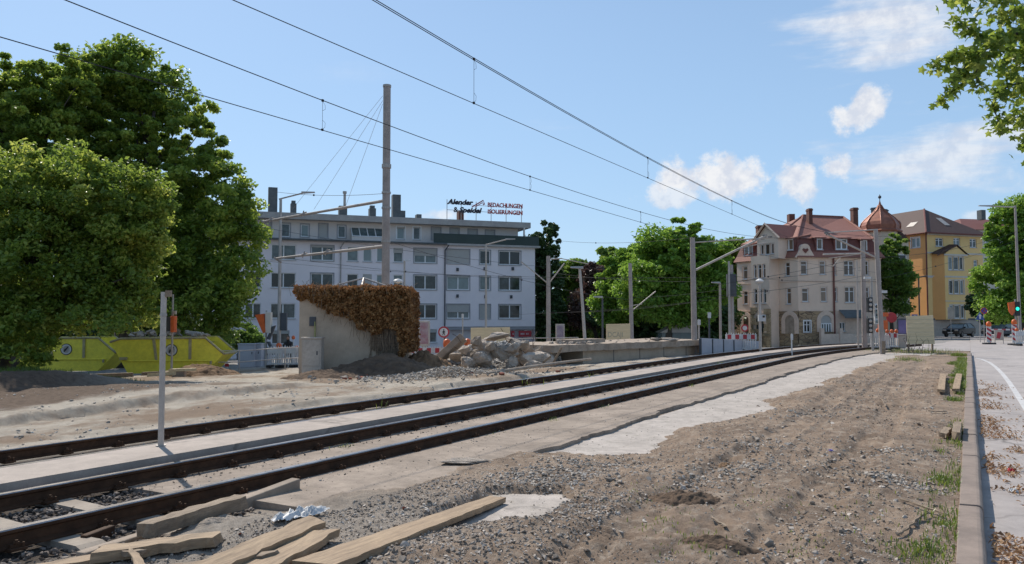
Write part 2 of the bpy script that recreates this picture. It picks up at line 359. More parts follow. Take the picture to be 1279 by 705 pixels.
# ------------------------------------------------------------------ light and sky
SUN_AZ, SUN_EL = R(-62), R(46)          # azimuth clockwise from the street direction (+Y)
sd = Vector((math.sin(SUN_AZ)*math.cos(SUN_EL), math.cos(SUN_AZ)*math.cos(SUN_EL), math.sin(SUN_EL)))
sun = bpy.data.objects.new('sun', bpy.data.lights.new('sun', 'SUN')); COL.objects.link(sun)
sun.data.energy = 4.8; sun.data.angle = R(.53); sun.data.color = (1, .935, .83)
sun.rotation_euler = sd.to_track_quat('Z', 'Y').to_euler(); sun.location = (0, 0, 60)
wd = bpy.data.worlds.new('World'); S.world = wd; wd.use_nodes = True; nt = wd.node_tree; nt.nodes.clear()
wo = N(nt, 'OutputWorld'); bg = N(nt, 'Background'); nt.links.new(bg.outputs[0], wo.inputs[0])
sky = N(nt, 'TexSky', sky_type='NISHITA'); sky.sun_disc = False; sky.sun_elevation = SUN_EL; sky.sun_rotation = SUN_AZ
sky.altitude = 250; sky.air_density = 1.0; sky.dust_density = .35; sky.ozone_density = 1.6
bg.inputs['Strength'].default_value = .135
tc = N(nt, 'TexCoord'); sp = N(nt, 'SeparateXYZ'); nt.links.new(tc.outputs['Generated'], sp.inputs[0])
az = math_(nt, 'ARCTAN2', sp.outputs[0], sp.outputs[1]); el = math_(nt, 'ARCSINE', sp.outputs[2])
cb = N(nt, 'CombineXYZ'); nt.links.new(az, cb.inputs[0]); nt.links.new(el, cb.inputs[1])
fluff = noise_(nt, cb.outputs[0], 26, 10, .64)
mp = N(nt, 'Mapping'); mp.inputs['Scale'].default_value = (7, 34, 1); mp.inputs['Rotation'].default_value = (0, 0, .12); nt.links.new(cb.outputs[0], mp.inputs[0])
streak = noise_(nt, mp.outputs[0], 1.0, 9, .62)
def cloud(px, py, wx, wy, tex, amp, lo, hi, gain):
    x, f, u = ray(px, py); v = CR*x + CF*f + CU*u; v.normalize(); a0 = math.atan2(v.x, v.y); e0 = math.asin(v.z)
    k = 1/(1+x*x)
    dx = math_(nt, 'MULTIPLY', math_(nt, 'SUBTRACT', az, a0), FPX/(wx*k**-.0)/(1+x*x)**-1 if False else FPX/wx*(1+x*x))
    dy = math_(nt, 'MULTIPLY', math_(nt, 'SUBTRACT', el, e0), FPX/wy*math.sqrt(1+x*x))
    d = math_(nt, 'SQRT', math_(nt, 'ADD', math_(nt, 'MULTIPLY', dx, dx), math_(nt, 'MULTIPLY', dy, dy)))
    q = math_(nt, 'ADD', math_(nt, 'SUBTRACT', 1.0, d), math_(nt, 'MULTIPLY', math_(nt, 'SUBTRACT', tex, .5), amp))
    return math_(nt, 'MULTIPLY', step_(nt, q, lo, hi), gain)
cl = None
for a in [(893,222,72,30,fluff,3.2,-.15,.55,.95), (842,245,52,20,fluff,2.8,.0,.5,.7), (996,226,30,24,fluff,3.2,-.15,.55,.88), (1046,211,26,18,fluff,3.2,-.15,.55,.88),
          (1062,150,32,18,fluff,3.2,-.15,.55,.92), (1085,132,24,24,fluff,3.0,-.15,.55,.95), (1180,195,150,46,streak,3.4,-.25,.95,.72), (1250,170,120,30,streak,3,-.2,1.0,.6),
          (1110,30,115,52,streak,3.0,-.25,.95,.85), (1210,75,70,40,streak,2.6,.1,1.3,.5), (560,268,34,12,fluff,2.4,.2,.9,.65), (1218,270,30,10,fluff,2,.1,.8,.5),
          (1240,225,70,26,fluff,2.6,.2,1.2,.5), (700,160,220,16,streak,2.4,.45,1.5,.14), (420,90,200,30,streak,2.4,.5,1.6,.10),
          (-300,180,300,50,streak,3,.1,1.2,.6), (1600,120,240,60,fluff,3,.1,1.0,.7), (2100,200,300,60,streak,3,.1,1.2,.6)]:
    m_ = cloud(*a); cl = m_ if cl is None else math_(nt, 'MAXIMUM', cl, m_)
soft = noise_(nt, cb.outputs[0], 42, 6, .6)
ccol = mix_(nt, step_(nt, soft, .35, .62), (5.1, 5.4, 6.1), (6.8, 6.8, 6.9))
# pale summer haze of the whole sky, thicker towards the horizon
hz = math_(nt, 'SUBTRACT', 1.0, step_(nt, el, -.05, .62)); hz = math_(nt, 'ADD', math_(nt, 'MULTIPLY', hz, .40), .33)
skc = mix_(nt, hz, sky.outputs[0], (2.85, 4.45, 6.5))
nt.links.new(mix_(nt, cl, skc, ccol), bg.inputs['Color'])
vs = S.view_settings; vs.view_transform = 'Standard'; vs.look = 'None'; vs.exposure = 0.0; vs.gamma = 1; vs.use_curve_mapping = False
S.cycles.max_bounces = 8; S.cycles.transparent_max_bounces = 8; S.cycles.use_denoising = True; S.cycles.sample_clamp_indirect = 6

# ------------------------------------------------------------------ ground
def groundmat():
    m, nt, b, out = newmat('site_ground'); g = N(nt, 'NewGeometry'); co = g.outputs['Position']; sp = N(nt, 'SeparateXYZ'); nt.links.new(co, sp.inputs[0])
    wob = noise_(nt, co, .5, 5); wob2 = noise_(nt, co, 2.6, 6)
    Lw = math_(nt, 'ADD', math_(nt, 'MULTIPLY', sp.outputs[0], -1), math_(nt, 'ADD', math_(nt, 'MULTIPLY', math_(nt, 'SUBTRACT', wob, .5), 3.0), math_(nt, 'MULTIPLY', math_(nt, 'SUBTRACT', wob2, .5), 1.0)))
    Lr = math_(nt, 'MULTIPLY', sp.outputs[0], -1)
    Y = math_(nt, 'ADD', sp.outputs[1], math_(nt, 'MULTIPLY', math_(nt, 'SUBTRACT', wob, .5), 5))
    n1 = noise_(nt, co, 1.1, 7, .65); n2 = noise_(nt, co, 7, 8, .7); n3 = noise_(nt, co, 45, 6, .7)
    dirt = mix_(nt, step_(nt, n1, .32, .68), (.31,.225,.162), (.185,.132,.095))
    dirt = mix_(nt, step_(nt, n2, .45, .75), dirt, (.41,.335,.265))
    sand = mix_(nt, step_(nt, n1, .35, .7), (.45,.395,.325), (.34,.29,.235))
    sand = mix_(nt, step_(nt, n2, .5, .8), sand, (.24,.195,.15))
    sand = mix_(nt, step_(nt, noise_(nt, co, .33, 6, .65), .44, .62), sand, (.235,.17,.12))
    grit = mix_(nt, step_(nt, n2, .35, .7), (.36,.31,.26), (.25,.21,.172))
    soil = mix_(nt, step_(nt, n2, .35, .7), (.15,.105,.075), (.085,.058,.042))  # dark soil brown, with the shade under the trees painted into its colour
    ball = mix_(nt, step_(nt, n2, .35, .65), (.10,.08,.066), (.06,.048,.04))
    grass = mix_(nt, step_(nt, n2, .35, .65), (.06,.085,.02), (.10,.10,.035))
    pave = mix_(nt, step_(nt, n2, .35, .65), (.32,.29,.255), (.26,.235,.205))
    far = mix_(nt, step_(nt, n1, .35, .65), (.30,.28,.265), (.23,.215,.205))
    col = dirt
    # near gravel next to the rails
    gm = math_(nt, 'MULTIPLY', step_(nt, Lw, 3.0, 4.2), math_(nt, 'SUBTRACT', 1.0, step_(nt, Y, 4.5, 8.0)))
    col = mix_(nt, gm, col, grit)
    col = mix_(nt, step_(nt, Lr, 5.75, 6.1), col, ball)
    col = mix_(nt, step_(nt, Lr, 10.35, 10.6), col, sand)
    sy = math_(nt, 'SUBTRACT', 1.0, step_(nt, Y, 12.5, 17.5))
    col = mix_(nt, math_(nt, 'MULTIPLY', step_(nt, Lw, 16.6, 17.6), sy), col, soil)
    col = mix_(nt, math_(nt, 'MULTIPLY', step_(nt, Lw, 23.5, 25.0), sy), col, grass)
    col = mix_(nt, step_(nt, Lw, 30, 33), col, pave)
    col = mix_(nt, step_(nt, Lw, 36, 39), col, far)
    col = mix_(nt, step_(nt, Y, 50, 56), col, far)
    col = mix_(nt, step_(nt, sp.outputs[0], .0, .02), col, (.15,.145,.14))
    v = math_(nt, 'ADD', math_(nt, 'MULTIPLY', n3, .5), .75)
    col = mix_(nt, 1.0, col, v, 'MULTIPLY')
    nt.links.new(col, b.inputs['Base Color']); b.inputs['Roughness'].default_value = .95; b.inputs['Specular IOR Level'].default_value = .2
    bump_(nt, b, math_(nt, 'ADD', noise_(nt, co, 28, 8, .75), math_(nt, 'MULTIPLY', noise_(nt, co, 110, 4, .7), .5)), .75, .035); return m
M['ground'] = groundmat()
# polar sheet round the viewpoint, fine where the photograph looks
fine = np.arange(-37, 37.01, .105); coarse = np.arange(41, 319.1, 4.0); ang = np.concatenate([fine, coarse])
rad = [1.1]
while rad[-1] < 900: rad.append(rad[-1]*(1.0065 if rad[-1] < 60 else 1.03)+(.0 if rad[-1] > 3 else .004))
rad = np.array(rad); na, nr = len(ang), len(rad)
A, Rr = np.meshgrid(np.radians(ang), rad); 
gx = Rr*(np.sin(A)*CR.x + np.cos(A)*CF.x); gy = Rr*(np.sin(A)*CR.y + np.cos(A)*CF.y); gz = tz(gx, gy)
V = np.stack([gx, gy, gz], -1).reshape(-1, 3); V = np.vstack([V, [[0, 0, -.05]]])
i = np.arange(nr-1)[:, None]; j = np.arange(na)[None, :]; j2 = (j+1) % na
F = np.stack([i*na+j+0*i, i*na+j2, (i+1)*na+j2, (i+1)*na+j+0*i], -1).reshape(-1, 4)[:, ::-1]
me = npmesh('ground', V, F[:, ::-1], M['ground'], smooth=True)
g = link('ground', me); struct(g)
b0 = MB(); b0.add([V[k] for k in range(na)]+[(0,0,-.05)], [(k, (k+1) % na, na) for k in range(na)])
me0 = b0.build('ground_near', M['ground']); 
bm = bmesh.new(); bm.from_mesh(me); bm.from_mesh(me0.data); bmesh.ops.recalc_face_normals(bm, faces=bm.faces)
if sum(f.normal.z for f in list(bm.faces)[:500]) < 0: bmesh.ops.reverse_faces(bm, faces=bm.faces)
bm.to_mesh(me); bm.free(); bpy.data.objects.remove(me0)

def sheet(name, xs, ys, zf, mat, xoff=None):
    vs = []; fs = []; nx = len(xs)
    for y in ys:
        for x in xs:
            X = x + (xoff(y) if xoff else 0); vs.append((X, y, zf(X, y)))
    for a in range(len(ys)-1):
        for c in range(nx-1): fs.append((a*nx+c, a*nx+c+1, (a+1)*nx+c+1, (a+1)*nx+c))
    b = MB(); b.add(vs, fs); return struct(b.build(name, mat))
def roadz(x, y): return -.022 - .007*min(max(y-60, 0), 80) - .0*x
sheet('road', [.02, .3, .6, 1, 1.6, 3, 6, 10, 14], [-6, 0, 3, 6, 10, 15, 20, 30, 45, 60, 80, 100, 140], roadz, M['asphalt'])
sheet('crossing_road', [-9, -6, -3, 0.015], [50.5, 54, 58, 62, 70, 80], lambda x, y: TZ((min(x, -.1), y))+.012, M['asphalt'])
# painted line of the parking lane, curving to the kerb in the distance
pts = [(.93, 2), (.93, 8), (.93, 14), (.93, 20), (.92, 26), (.88, 30), (.8, 34), (.66, 37.5), (.45, 40), (.2, 41.4)]
b = MB(); vs = []; fs = []
for k, (x, y) in enumerate(pts):
    q = pts[min(k+1, len(pts)-1)]; p = pts[max(k-1, 0)]; d = Vector((q[0]-p[0], q[1]-p[1])).normalized(); n = Vector((d.y, -d.x))*.062
    vs += [(x-n.x, y-n.y, roadz(x, y)+.005), (x+n.x, y+n.y, roadz(x, y)+.005)]
for k in range(len(pts)-1): fs.append((2*k, 2*k+1, 2*k+3, 2*k+2))
b.add(vs, fs); struct(b.build('road_marking', M['paint_white']))
# kerb: one-metre stones with rounded road-side edge
kerb = MB(); prof = [(-.115,-.15), (-.115,.098), (.02,.102), (.045,.098), (.062,.082), (.07,.06), (.078,-.15)]
y = .2; k = 0
while y < 43.5:
    dx, dz = random.uniform(-.005,.005), random.uniform(-.006,.006)
    kerb.prism([(u+dx, w+dz) for u, w in prof], y+.011, y+.989, 'y'); y += 1.0
struct(kerb.build('kerb', M['kerb'], bevel=.006))
# concrete between and beside the tracks
def jag(Y, s, a): return .25*a*float(fbm(Y*7, s*1.1, s+9, 3)-.5) + a*float(fbm(Y*1.3, s*3.1, s, 4)-.5) + a*.5*(round(float(vn(Y*.45, s, s+4))*2)/2-.5)
def slab(name, xa, xb, y0, y1, z, th, mat, ja=0, jb=0, step=.07):
    ys = np.arange(y0, y1, step); b = MB(); vs = []; fs = []
    for Y in ys:
        o = float(bendx(Y)); x0 = xa+o+(jag(Y, 71, ja) if ja else 0); x1 = xb+o+(jag(Y, 72, jb) if jb else 0); zz = z(Y) if callable(z) else z
        zz -= .14*float(sm(45, 75, Y))
        vs += [(x0, Y, zz-th), (x0, Y, zz), (x1, Y, zz+ (.012*float(fbm(Y*2, 1, 8)-.5) if jb else 0)), (x1+(.03*float(fbm(Y*4, 2, 5)) if jb else 0), Y, zz-th)]
    for k in range(len(ys)-1):
        for c in range(4): fs.append((4*k+c, 4*k+4+c, 4*k+4+(c+1) % 4, 4*k+(c+1) % 4))
    n = 4*(len(ys)-1); fs += [(0,1,2,3), (n+3,n+2,n+1,n)]
    b.add(vs, fs); return struct(b.build(name, mat, recalc=True))
slab('pavement', -6.30, -5.0, 5.45, 49, .018, .2, M['slab'], 0, .28)
slab('concrete_strip', -4.98, -2.4, 5.0, 46, -.035, .1, M['concrete_pale'])
slab('track_bed', -7.66, -6.46, 5.3, 58, -.008, .1, M['slab'], .04, .04)
slab('far_track_bed', -10.18, -9.16, 3, 58, -.028, .1, M['sleeper'], .04, .04)
wz = lambda Y: .17 - .07*(1-float(sm(2.2, 4.2, Y)))
slab('walkway', -8.92, -8.075, -2, 58, wz, .3, M['walkway'])

# ------------------------------------------------------------------ rails
RP = [(-.0625,0), (-.0625,.012), (-.012,.03), (-.009,.10), (-.034,.115), (-.036,.14), (-.03,.15), (.03,.15), (.036,.14), (.034,.115), (.009,.10), (.012,.03), (.0625,.012), (.0625,0)]
def rail(X0, label, y0, y1, clip_y, nclip, side):
    ys = list(np.arange(y0, 30, 2.0)) + list(np.arange(30, y1, 1.0)); b = MB(); n = len(RP); vs = []; fs = []; ms = []
    base = Vector((X0, y0, -.0))
    for Y in ys:
        o = float(bendx(Y)); dz = -.14*float(sm(45, 75, Y))
        for u, w in RP: vs.append((o+u*1.05, Y-y0, w+dz))
    for k in range(len(ys)-1):
        for c in range(n):
            fs.append((k*n+c, k*n+(c+1) % n, (k+1)*n+(c+1) % n, (k+1)*n+c)); ms.append(1 if c in (5, 6, 7) else 0)
    fs += [tuple(range(n)), tuple(range((len(ys)-1)*n+n-1, (len(ys)-1)*n-1, -1))]; ms += [0, 0]
    t = thing('rail', label, 'rail', base, 0, 'rails of the two tram tracks')
    b.add(vs, fs); b.m = ms; b.build('rail_bar', [M['rust'], M['railtop']], t, recalc=True)
    c0 = None
    for k in range(nclip):
        Y = clip_y + .72*k
        if c0 is None:
            m = MB()
            for s in (-1, 1):
                m.box(s*.105-.04, s*.105+.04, -.06, .06, .0, .018); m.box(s*.085-.02, s*.085+.02, -.045, .045, .018, .045)
                m.cyl(s*.10, 0, .015, .075, .012, 7); m.cyl(s*.10, 0, .045, .062, .022, 6)
                m.cyl(s*.125, .04, .0, .055, .009, 6)
            m.box(-.1, .1, -.055, .055, -.012, .003)
            c0 = m.build('rail_clip', M['rust'], t); c = c0
        else:
            c = c0.copy(); COL.objects.link(c); c.parent = t
        c.location = (float(bendx(Y)), Y-y0, 0)
    return t
rail(-6.40, 'nearest shiny-topped rail beside the broken concrete slab and planks', -1, 60, 2.0, 50, 1)
rail(-7.72, 'shiny-topped rail second from the front, below the raised concrete walkway', -1, 60, 2.3, 50, 1)
rail(-9.08, 'rusty rail close behind the far edge of the raised concrete walkway', -1, 60, 6.0, 30, 1)
rail(-10.27, 'farthest rusty rail beside the pale sandy ground', -1, 60, 4.0, 40, 1)
# sleepers in the open ballast of the near track
for k, Y in enumerate((1.55, 2.32, 3.08, 3.83, 4.57)):
    b = MB(); n = 14; vs = []; fs = []
    for q in range(n+1):
        x = -8.0 + 2.15*q/n; z = -.012+.016*abs(q/n-.5)*2 - (.05 if q in (0, n) else 0); w = .105+.02*abs(q/n-.5)*2
        vs += [(x, -w, -.2), (x, -w+.012, z), (x, w-.012, z), (x, w, -.2)]
    for q in range(n):
        for c in range(4): fs.append((4*q+c, 4*q+4+c, 4*q+4+(c+1) % 4, 4*q+(c+1) % 4))
    fs += [(0,1,2,3), (4*n+3, 4*n+2, 4*n+1, 4*n)]
    b.add(vs, fs); o = b.build('sleeper', M['sleeper'], None, (0, Y, 0), recalc=True)
    tag(o, ['concrete sleeper at the lower left corner of the photo', 'second concrete sleeper from the left corner, in dark ballast', 'concrete sleeper in the middle of the open ballast', 'fourth concrete sleeper in ballast, counting from the left corner', 'last bare concrete sleeper before the concreted track bed'][k], 'sleeper', 'sleepers in the near track')

# ------------------------------------------------------------------ loose stones, litter
def hullvar(n, seed, flat=1.0):
    r = random.Random(seed); bm = bmesh.new()
    for _ in range(n):
        v = Vector((r.gauss(0,1), r.gauss(0,1), r.gauss(0,1))).normalized()*r.uniform(.75, 1); bm.verts.new((v.x, v.y*r.uniform(.8,1), v.z*flat))
    bmesh.ops.convex_hull(bm, input=bm.verts); bmesh.ops.triangulate(bm, faces=bm.faces)
    lo = [v for v in bm.verts if not v.link_faces]; bmesh.ops.delete(bm, geom=lo, context='VERTS'); bm.verts.index_update()
    v = np.array([p.co[:] for p in bm.verts]); f = np.array([[p.index for p in q.verts] for q in bm.faces]); bm.free(); return v, f
VAR = [hullvar(11, s, .7) for s in range(7)]
def rotm(n):
    q = rng.normal(size=(n, 4)); q /= np.linalg.norm(q, axis=1, keepdims=True); w, x, y, z = q.T
    return np.stack([1-2*(y*y+z*z), 2*(x*y-z*w), 2*(x*z+y*w), 2*(x*y+z*w), 1-2*(x*x+z*z), 2*(y*z-x*w), 2*(x*z-y*w), 2*(y*z+x*w), 1-2*(x*x+y*y)], 1).reshape(-1, 3, 3)
def stones(name, P, size, mat, label=None, cat=None, squash=.75):
    P = np.asarray(P); n = len(P); Vs = []; Fs = []; Cs = []; off = 0; Rm = rotm(n); which = rng.integers(0, len(VAR), n); cv = rng.random(n)
    for k, (v, f) in enumerate(VAR):
        ix = np.where(which == k)[0]
        if not len(ix): continue
        q = np.einsum('nij,vj->nvi', Rm[ix], v)*size[ix, None, None]*np.array([1, 1, squash]); q += P[ix][:, None, :]
        Vs.append(q.reshape(-1, 3)); Fs.append((f[None]+(np.arange(len(ix))*len(v))[:, None, None]+off).reshape(-1, 3)); Cs.append(np.repeat(cv[ix], len(v))); off += len(ix)*len(v)
    o = link(name, npmesh(name, np.vstack(Vs), np.vstack(Fs), mat, np.concatenate(Cs))); struct(o, 'stuff')
    if label: o['label'] = label; o['category'] = cat
    return o
def place(x, y, lift): return np.stack([x, y, tz(x, y)+lift], 1)
def szs(n, a, b, p=2.5): return a+(b-a)*rng.random(n)**p
# pebbles over the verge, denser in patches
def verge(n, ymin, ymax, xmin, xmax, s0, s1, thr, seed, p=3):
    u = rng.random(n); y = ymin*(ymax/ymin)**u; x = xmin+(xmax-xmin)*rng.random(n)
    d = fbm(x*1.1, y*.8, seed); keep = d > thr+.12*rng.random(n)-.06; x, y = x[keep], y[keep]; s = szs(len(x), s0, s1, p); return x, y, s
xs, ys, ss = [], [], []
for a in [(60000, 2.0, 30, -4.0, -.12, .003, .017, .40, 81), (12000, 2.0, 30, -3.8, -.2, .008, .036, .50, 82), (1600, 2, 34, -3.8, -.3, .02, .065, .55, 83, 2.5), (34000, 1.6, 9, -5.0, -.12, .003, .011, .3, 84)]:
    x, y, s = verge(*a); xs.append(x); ys.append(y); ss.append(s)
x = -5.2+2.6*rng.random(16000); y = 2.6+4.6*rng.random(16000)**.8; k = (x > -4.97) | (y < 5.4); xs.append(x[k]); ys.append(y[k]); ss.append(szs(int(k.sum()), .003, .024, 3))
x = np.concatenate(xs); y = np.concatenate(ys); s = np.concatenate(ss)
stones('gravel', place(x, y, 0)+np.stack([0*s, 0*s, s*.2], 1), s, M['pebble'], 'loose grey and brown stones scattered over the dirt verge', 'gravel')
# heaps of coarse chips on the verge
xs, ys, ss = [], [], []
for px, py, rx, ry, n in [(760,545,.5,.9,420), (690,590,.45,.5,600), (930,590,.5,.5,420), (1010,520,.5,1.0,360), (1120,570,.5,.4,300), (880,600,.4,.4,350), (1060,480,.6,1.5,600), (740,580,.7,.5,800), (660,600,.6,.5,800), (700,640,.5,.4,500), (560,640,.4,.3,500), (1080,600,.6,.4,400), (1140,612,.3,.25,200), (960,560,.5,.7,400)]:
    c = G(px, py, .05); xs.append(c.x+rx*rng.normal(size=n)*.6); ys.append(c.y+ry*rng.normal(size=n)*.6); ss.append(szs(n, .006, .035, 2.2))
x = np.minimum(np.concatenate(xs), -.15); y = np.concatenate(ys); s = np.concatenate(ss)
stones('stone_chips', place(x, y, .003), s, M['pebble_blue'], 'patches of grey crushed chippings on the dirt verge', 'gravel')
# ballast of the near track
n = 5200; x = -7.95+2.4*rng.random(n); y = .3+5.0*rng.random(n); keep = (y < 5.15+.3*rng.random(n)) & ~((np.abs(x+6.4) < .07) | (np.abs(x+7.72) < .07)); x, y = x[keep], y[keep]; s = szs(len(x), .014, .046, 1.3)
stones('ballast', np.stack([x, y, np.full(len(x), -.05)+.03*rng.random(len(x))], 1), s, M['ballast'], 'dark broken track ballast between the near rails', 'ballast')
# sandy far side: crumbs
n = 9000; x = -10.6-11*rng.random(n)**1.3; y = 3+20*rng.random(n); k = fbm(x*.7, y*.7, 88) > .42+.1*rng.random(n); x, y = x[k], y[k]; n = len(x); s = szs(n, .006, .06, 6)
M['pebble_sand'] = stonevar('sandy_stones', (.24,.2,.165), (.38,.33,.275), (.52,.47,.41))
stones('crumbs', place(x, y, .0), s, M['pebble_sand'], 'stone crumbs strewn over the pale sandy ground', 'gravel')
# stones next to rails
n = 7000; x = -6.0-4.2*rng.random(n); y = 5.5+24*rng.random(n)**1.4; k = (fbm(x*1.3, y*.9, 55) > .5) & ~((x < -7.9) & (x > -9.0)); x, y = x[k], y[k]; s = szs(len(x), .004, .026, 3)
stones('bed_grit', np.stack([x+bendx(y), y, np.where(x > -6.3, .02, np.where(x < -9.1, -.025, -.005))], 1), s, M['pebble'], 'grit and crumbs lying on the concrete of the track bed', 'gravel')
n = 3500; x = -6.32-1.35*rng.random(n); y = 5.2+26*rng.random(n)**1.3; e = np.minimum(np.abs(x+6.4), np.abs(x+7.72)); k = e < .25+.2*rng.random(n); x, y = x[k], y[k]; s = szs(len(x), .006, .028, 2.2)
stones('rail_grit', np.stack([x+bendx(y), y, np.full(len(x), .0)], 1), s, M['ballast'], 'grit lying along the feet of the rails', 'gravel')
# grit on the slab and the strip
n = 2600; y = 5.6*(30/5.6)**rng.random(n); x = -6.2+3.2*rng.random(n); s = szs(n, .003, .02, 3.5)
z = np.where(x < -4.98, .02, -.034)
stones('slab_grit', np.stack([x, y, z], 1), s, M['pebble'], 'grit scattered on the bare concrete slabs', 'gravel')

def quads(P, size, mat, name, label, cat, var=None, curl=.4, tilt=.5):
    P = np.asarray(P); n = len(P); Rm = rotm(n)
    yaw = rng.random(n)*2*np.pi; ca, sa = np.cos(yaw), np.sin(yaw); tl = rng.normal(size=(n, 2))*tilt
    base = np.array([[0,-1,0], [.55,0,curl], [0,1,.1], [-.55,0,curl]])
    v = base[None]*size[:, None, None]; z = v[..., 2]+v[..., 0]*tl[:, :1]+v[..., 1]*tl[:, 1:]
    xx = v[..., 0]*ca[:, None]-v[..., 1]*sa[:, None]; yy = v[..., 0]*sa[:, None]+v[..., 1]*ca[:, None]
    Vv = np.stack([xx, yy, z-z.min(1, keepdims=True)*.8], -1)+P[:, None, :]
    f = np.array([[0,1,2],[0,2,3]]); F = (f[None]+(np.arange(n)*4)[:, None, None]).reshape(-1, 3)
    o = link(name, npmesh(name, Vv.reshape(-1, 3), F, mat, np.repeat(rng.random(n) if var is None else var, 4))); struct(o, 'stuff'); o['label'] = label; o['category'] = cat; return o
n = 9000; y = 2.2*(26/2.2)**rng.random(n); x = .09+np.abs(rng.normal(size=n))*.30+.02*y*rng.random(n)*.3
d = fbm(x*1.5+3, y*1.35, 91, 3); k = (d > .47+.10*rng.random(n)+.25*np.clip(x-.25, 0, 1)) & (x < 1.6); x, y = x[k], y[k]
x = np.concatenate([x, .1+1.4*rng.random(260)]); y = np.concatenate([y, 2.2+16*rng.random(260)**1.5])
s = .010+.020*rng.random(len(x))
P = np.stack([x, y, np.array([roadz(0, q) for q in y])+.002+.02*rng.random(len(x))], 1)
quads(P, s, M['litter'], 'leaf_litter', 'dry curled brown leaves gathered along the kerb on the road', 'leaf litter')
# weeds: blades and small leaves
def weeds(name, spots, label):
    X0 = np.concatenate([np.full(q[4], q[0], float) for q in spots]); Y0 = np.concatenate([np.full(q[4], q[1], float) for q in spots]); RX = np.concatenate([np.full(q[4], q[2], float) for q in spots]); RY = np.concatenate([np.full(q[4], q[3], float) for q in spots]); H0 = np.concatenate([np.full(q[4], q[5], float) for q in spots]); n = len(X0)
    x = X0+RX*rng.normal(size=n); y = Y0+RY*rng.normal(size=n); x = np.minimum(x, -.13); z = np.where((x > -9.2) & (x < -6.0), -.02, tz(x, y))
    a = rng.random(n)*6.283; hh = H0*(.3+.7*rng.random(n)); w = .002+.002*rng.random(n)+np.minimum(H0, .16)*.012; l = hh*(.2+.7*rng.random(n)); dx, dy = np.cos(a), np.sin(a)
    st = lambda p, q, r: np.stack([p, q, r], 1)
    V = np.stack([st(x-dy*w, y+dx*w, z-.005), st(x+dy*w, y-dx*w, z-.005), st(x+dx*l*.5+dy*w, y+dy*l*.5-dx*w, z+hh*.65), st(x+dx*l, y+dy*l, z+hh), st(x+dx*l*.5-dy*w, y+dy*l*.5+dx*w, z+hh*.65)], 1).reshape(-1, 3)
    F = (np.array([[0, 1, 2], [0, 2, 4], [4, 2, 3]])[None]+(np.arange(n)*5)[:, None, None]).reshape(-1, 3)
    o = link(name, npmesh(name, V, F, M['weed'], np.repeat(rng.random(n), 5))); struct(o, 'stuff'); o['label'] = label; o['category'] = 'weeds'; return o
sp_ = []
for px, py, r, n, h in [(1175,600,.07,240,.06), (1160,690,.08,260,.055), (1180,655,.05,120,.05), (1130,690,.08,130,.05), (1192,500,.07,420,.08), (1193,455,.10,1500,.13), (1197,442,.13,2200,.16), (1194,470,.08,600,.1), (1135,450,.3,220,.2), (870,690,.12,120,.04), (810,620,.15,60,.03), (960,630,.15,60,.03), (1000,690,.1,60,.03), (1178,565,.05,40,.08), (1188,480,.05,90,.12), (1110,436,1.0,700,.2), (1160,438,.7,600,.22), (830,655,.12,60,.04), (1080,640,.3,50,.05)]:
    c = G(px, py, .07); sp_.append((c.x, c.y, r, r*2.2, n, h))
weeds('weeds', sp_, 'green weeds sprouting on the dirt verge along the kerb')
sp_ = []
for k in range(150):
    y = 3.2+37*random.random(); d_ = float(fbm(y*.9, 3.1, 66))
    if d_ > .5 or y > 22: sp_.append((-.17-.22*random.random()**2, y, .06, .22, int(26+60*(y > 20)), .05+.05*random.random()+.05*(y > 20)))
weeds('kerb_grass', sp_, 'strip of grass and weeds growing along the back of the kerb')
sp_ = []
for X, Y, n, h in [(-7.9,11.5,40,.16), (-7.9,13.6,30,.14), (-7.95,16.2,60,.22), (-7.9,19.5,50,.2), (-9.0,20,9,.42), (-8.95,17,7,.4), (-8.95,25,9,.45), (-6.2,12.2,40,.10), (-6.2,10.3,30,.08), (-6.25,14.5,30,.1), (-7.45,8.4,30,.07), (-9.0,14.5,7,.28), (-6.2,20,30,.12), (-7.9,24,50,.2), (-10.1,12.4,8,.28), (-10.15,18.5,8,.35), (-7.9,29,60,.25), (-6.1,9.2,24,.06)]:
    sp_.append((X, Y, .06, .16, n, h))
weeds('track_weeds', sp_, 'thin green weeds growing between the rails and the walkway')
# grass on the bank in front of the skips
n = 26000; x = -23.5-8*rng.random(n); y = 2+15*rng.random(n); k = fbm(x*.8, y*.8, 12) > .36; x, y = x[k], y[k]; n = len(x)
a = rng.random(n)*6.28; h = .05+.13*rng.random(n); z = tz(x, y); w = .008; dx, dy = np.cos(a), np.sin(a)
Vv = np.stack([np.stack([x-dy*w, y+dx*w, z], 1), np.stack([x+dy*w, y-dx*w, z], 1), np.stack([x+dx*h*.6, y+dy*h*.6, z+h], 1)], 1).reshape(-1, 3)
o = link('grass', npmesh('grass', Vv, np.arange(n*3).reshape(-1, 3), M['weed'], np.repeat(rng.random(n)*.6, 3))); struct(o, 'stuff'); o['label'] = 'rough grass on the earth bank in front of the skips'; o['category'] = 'grass'
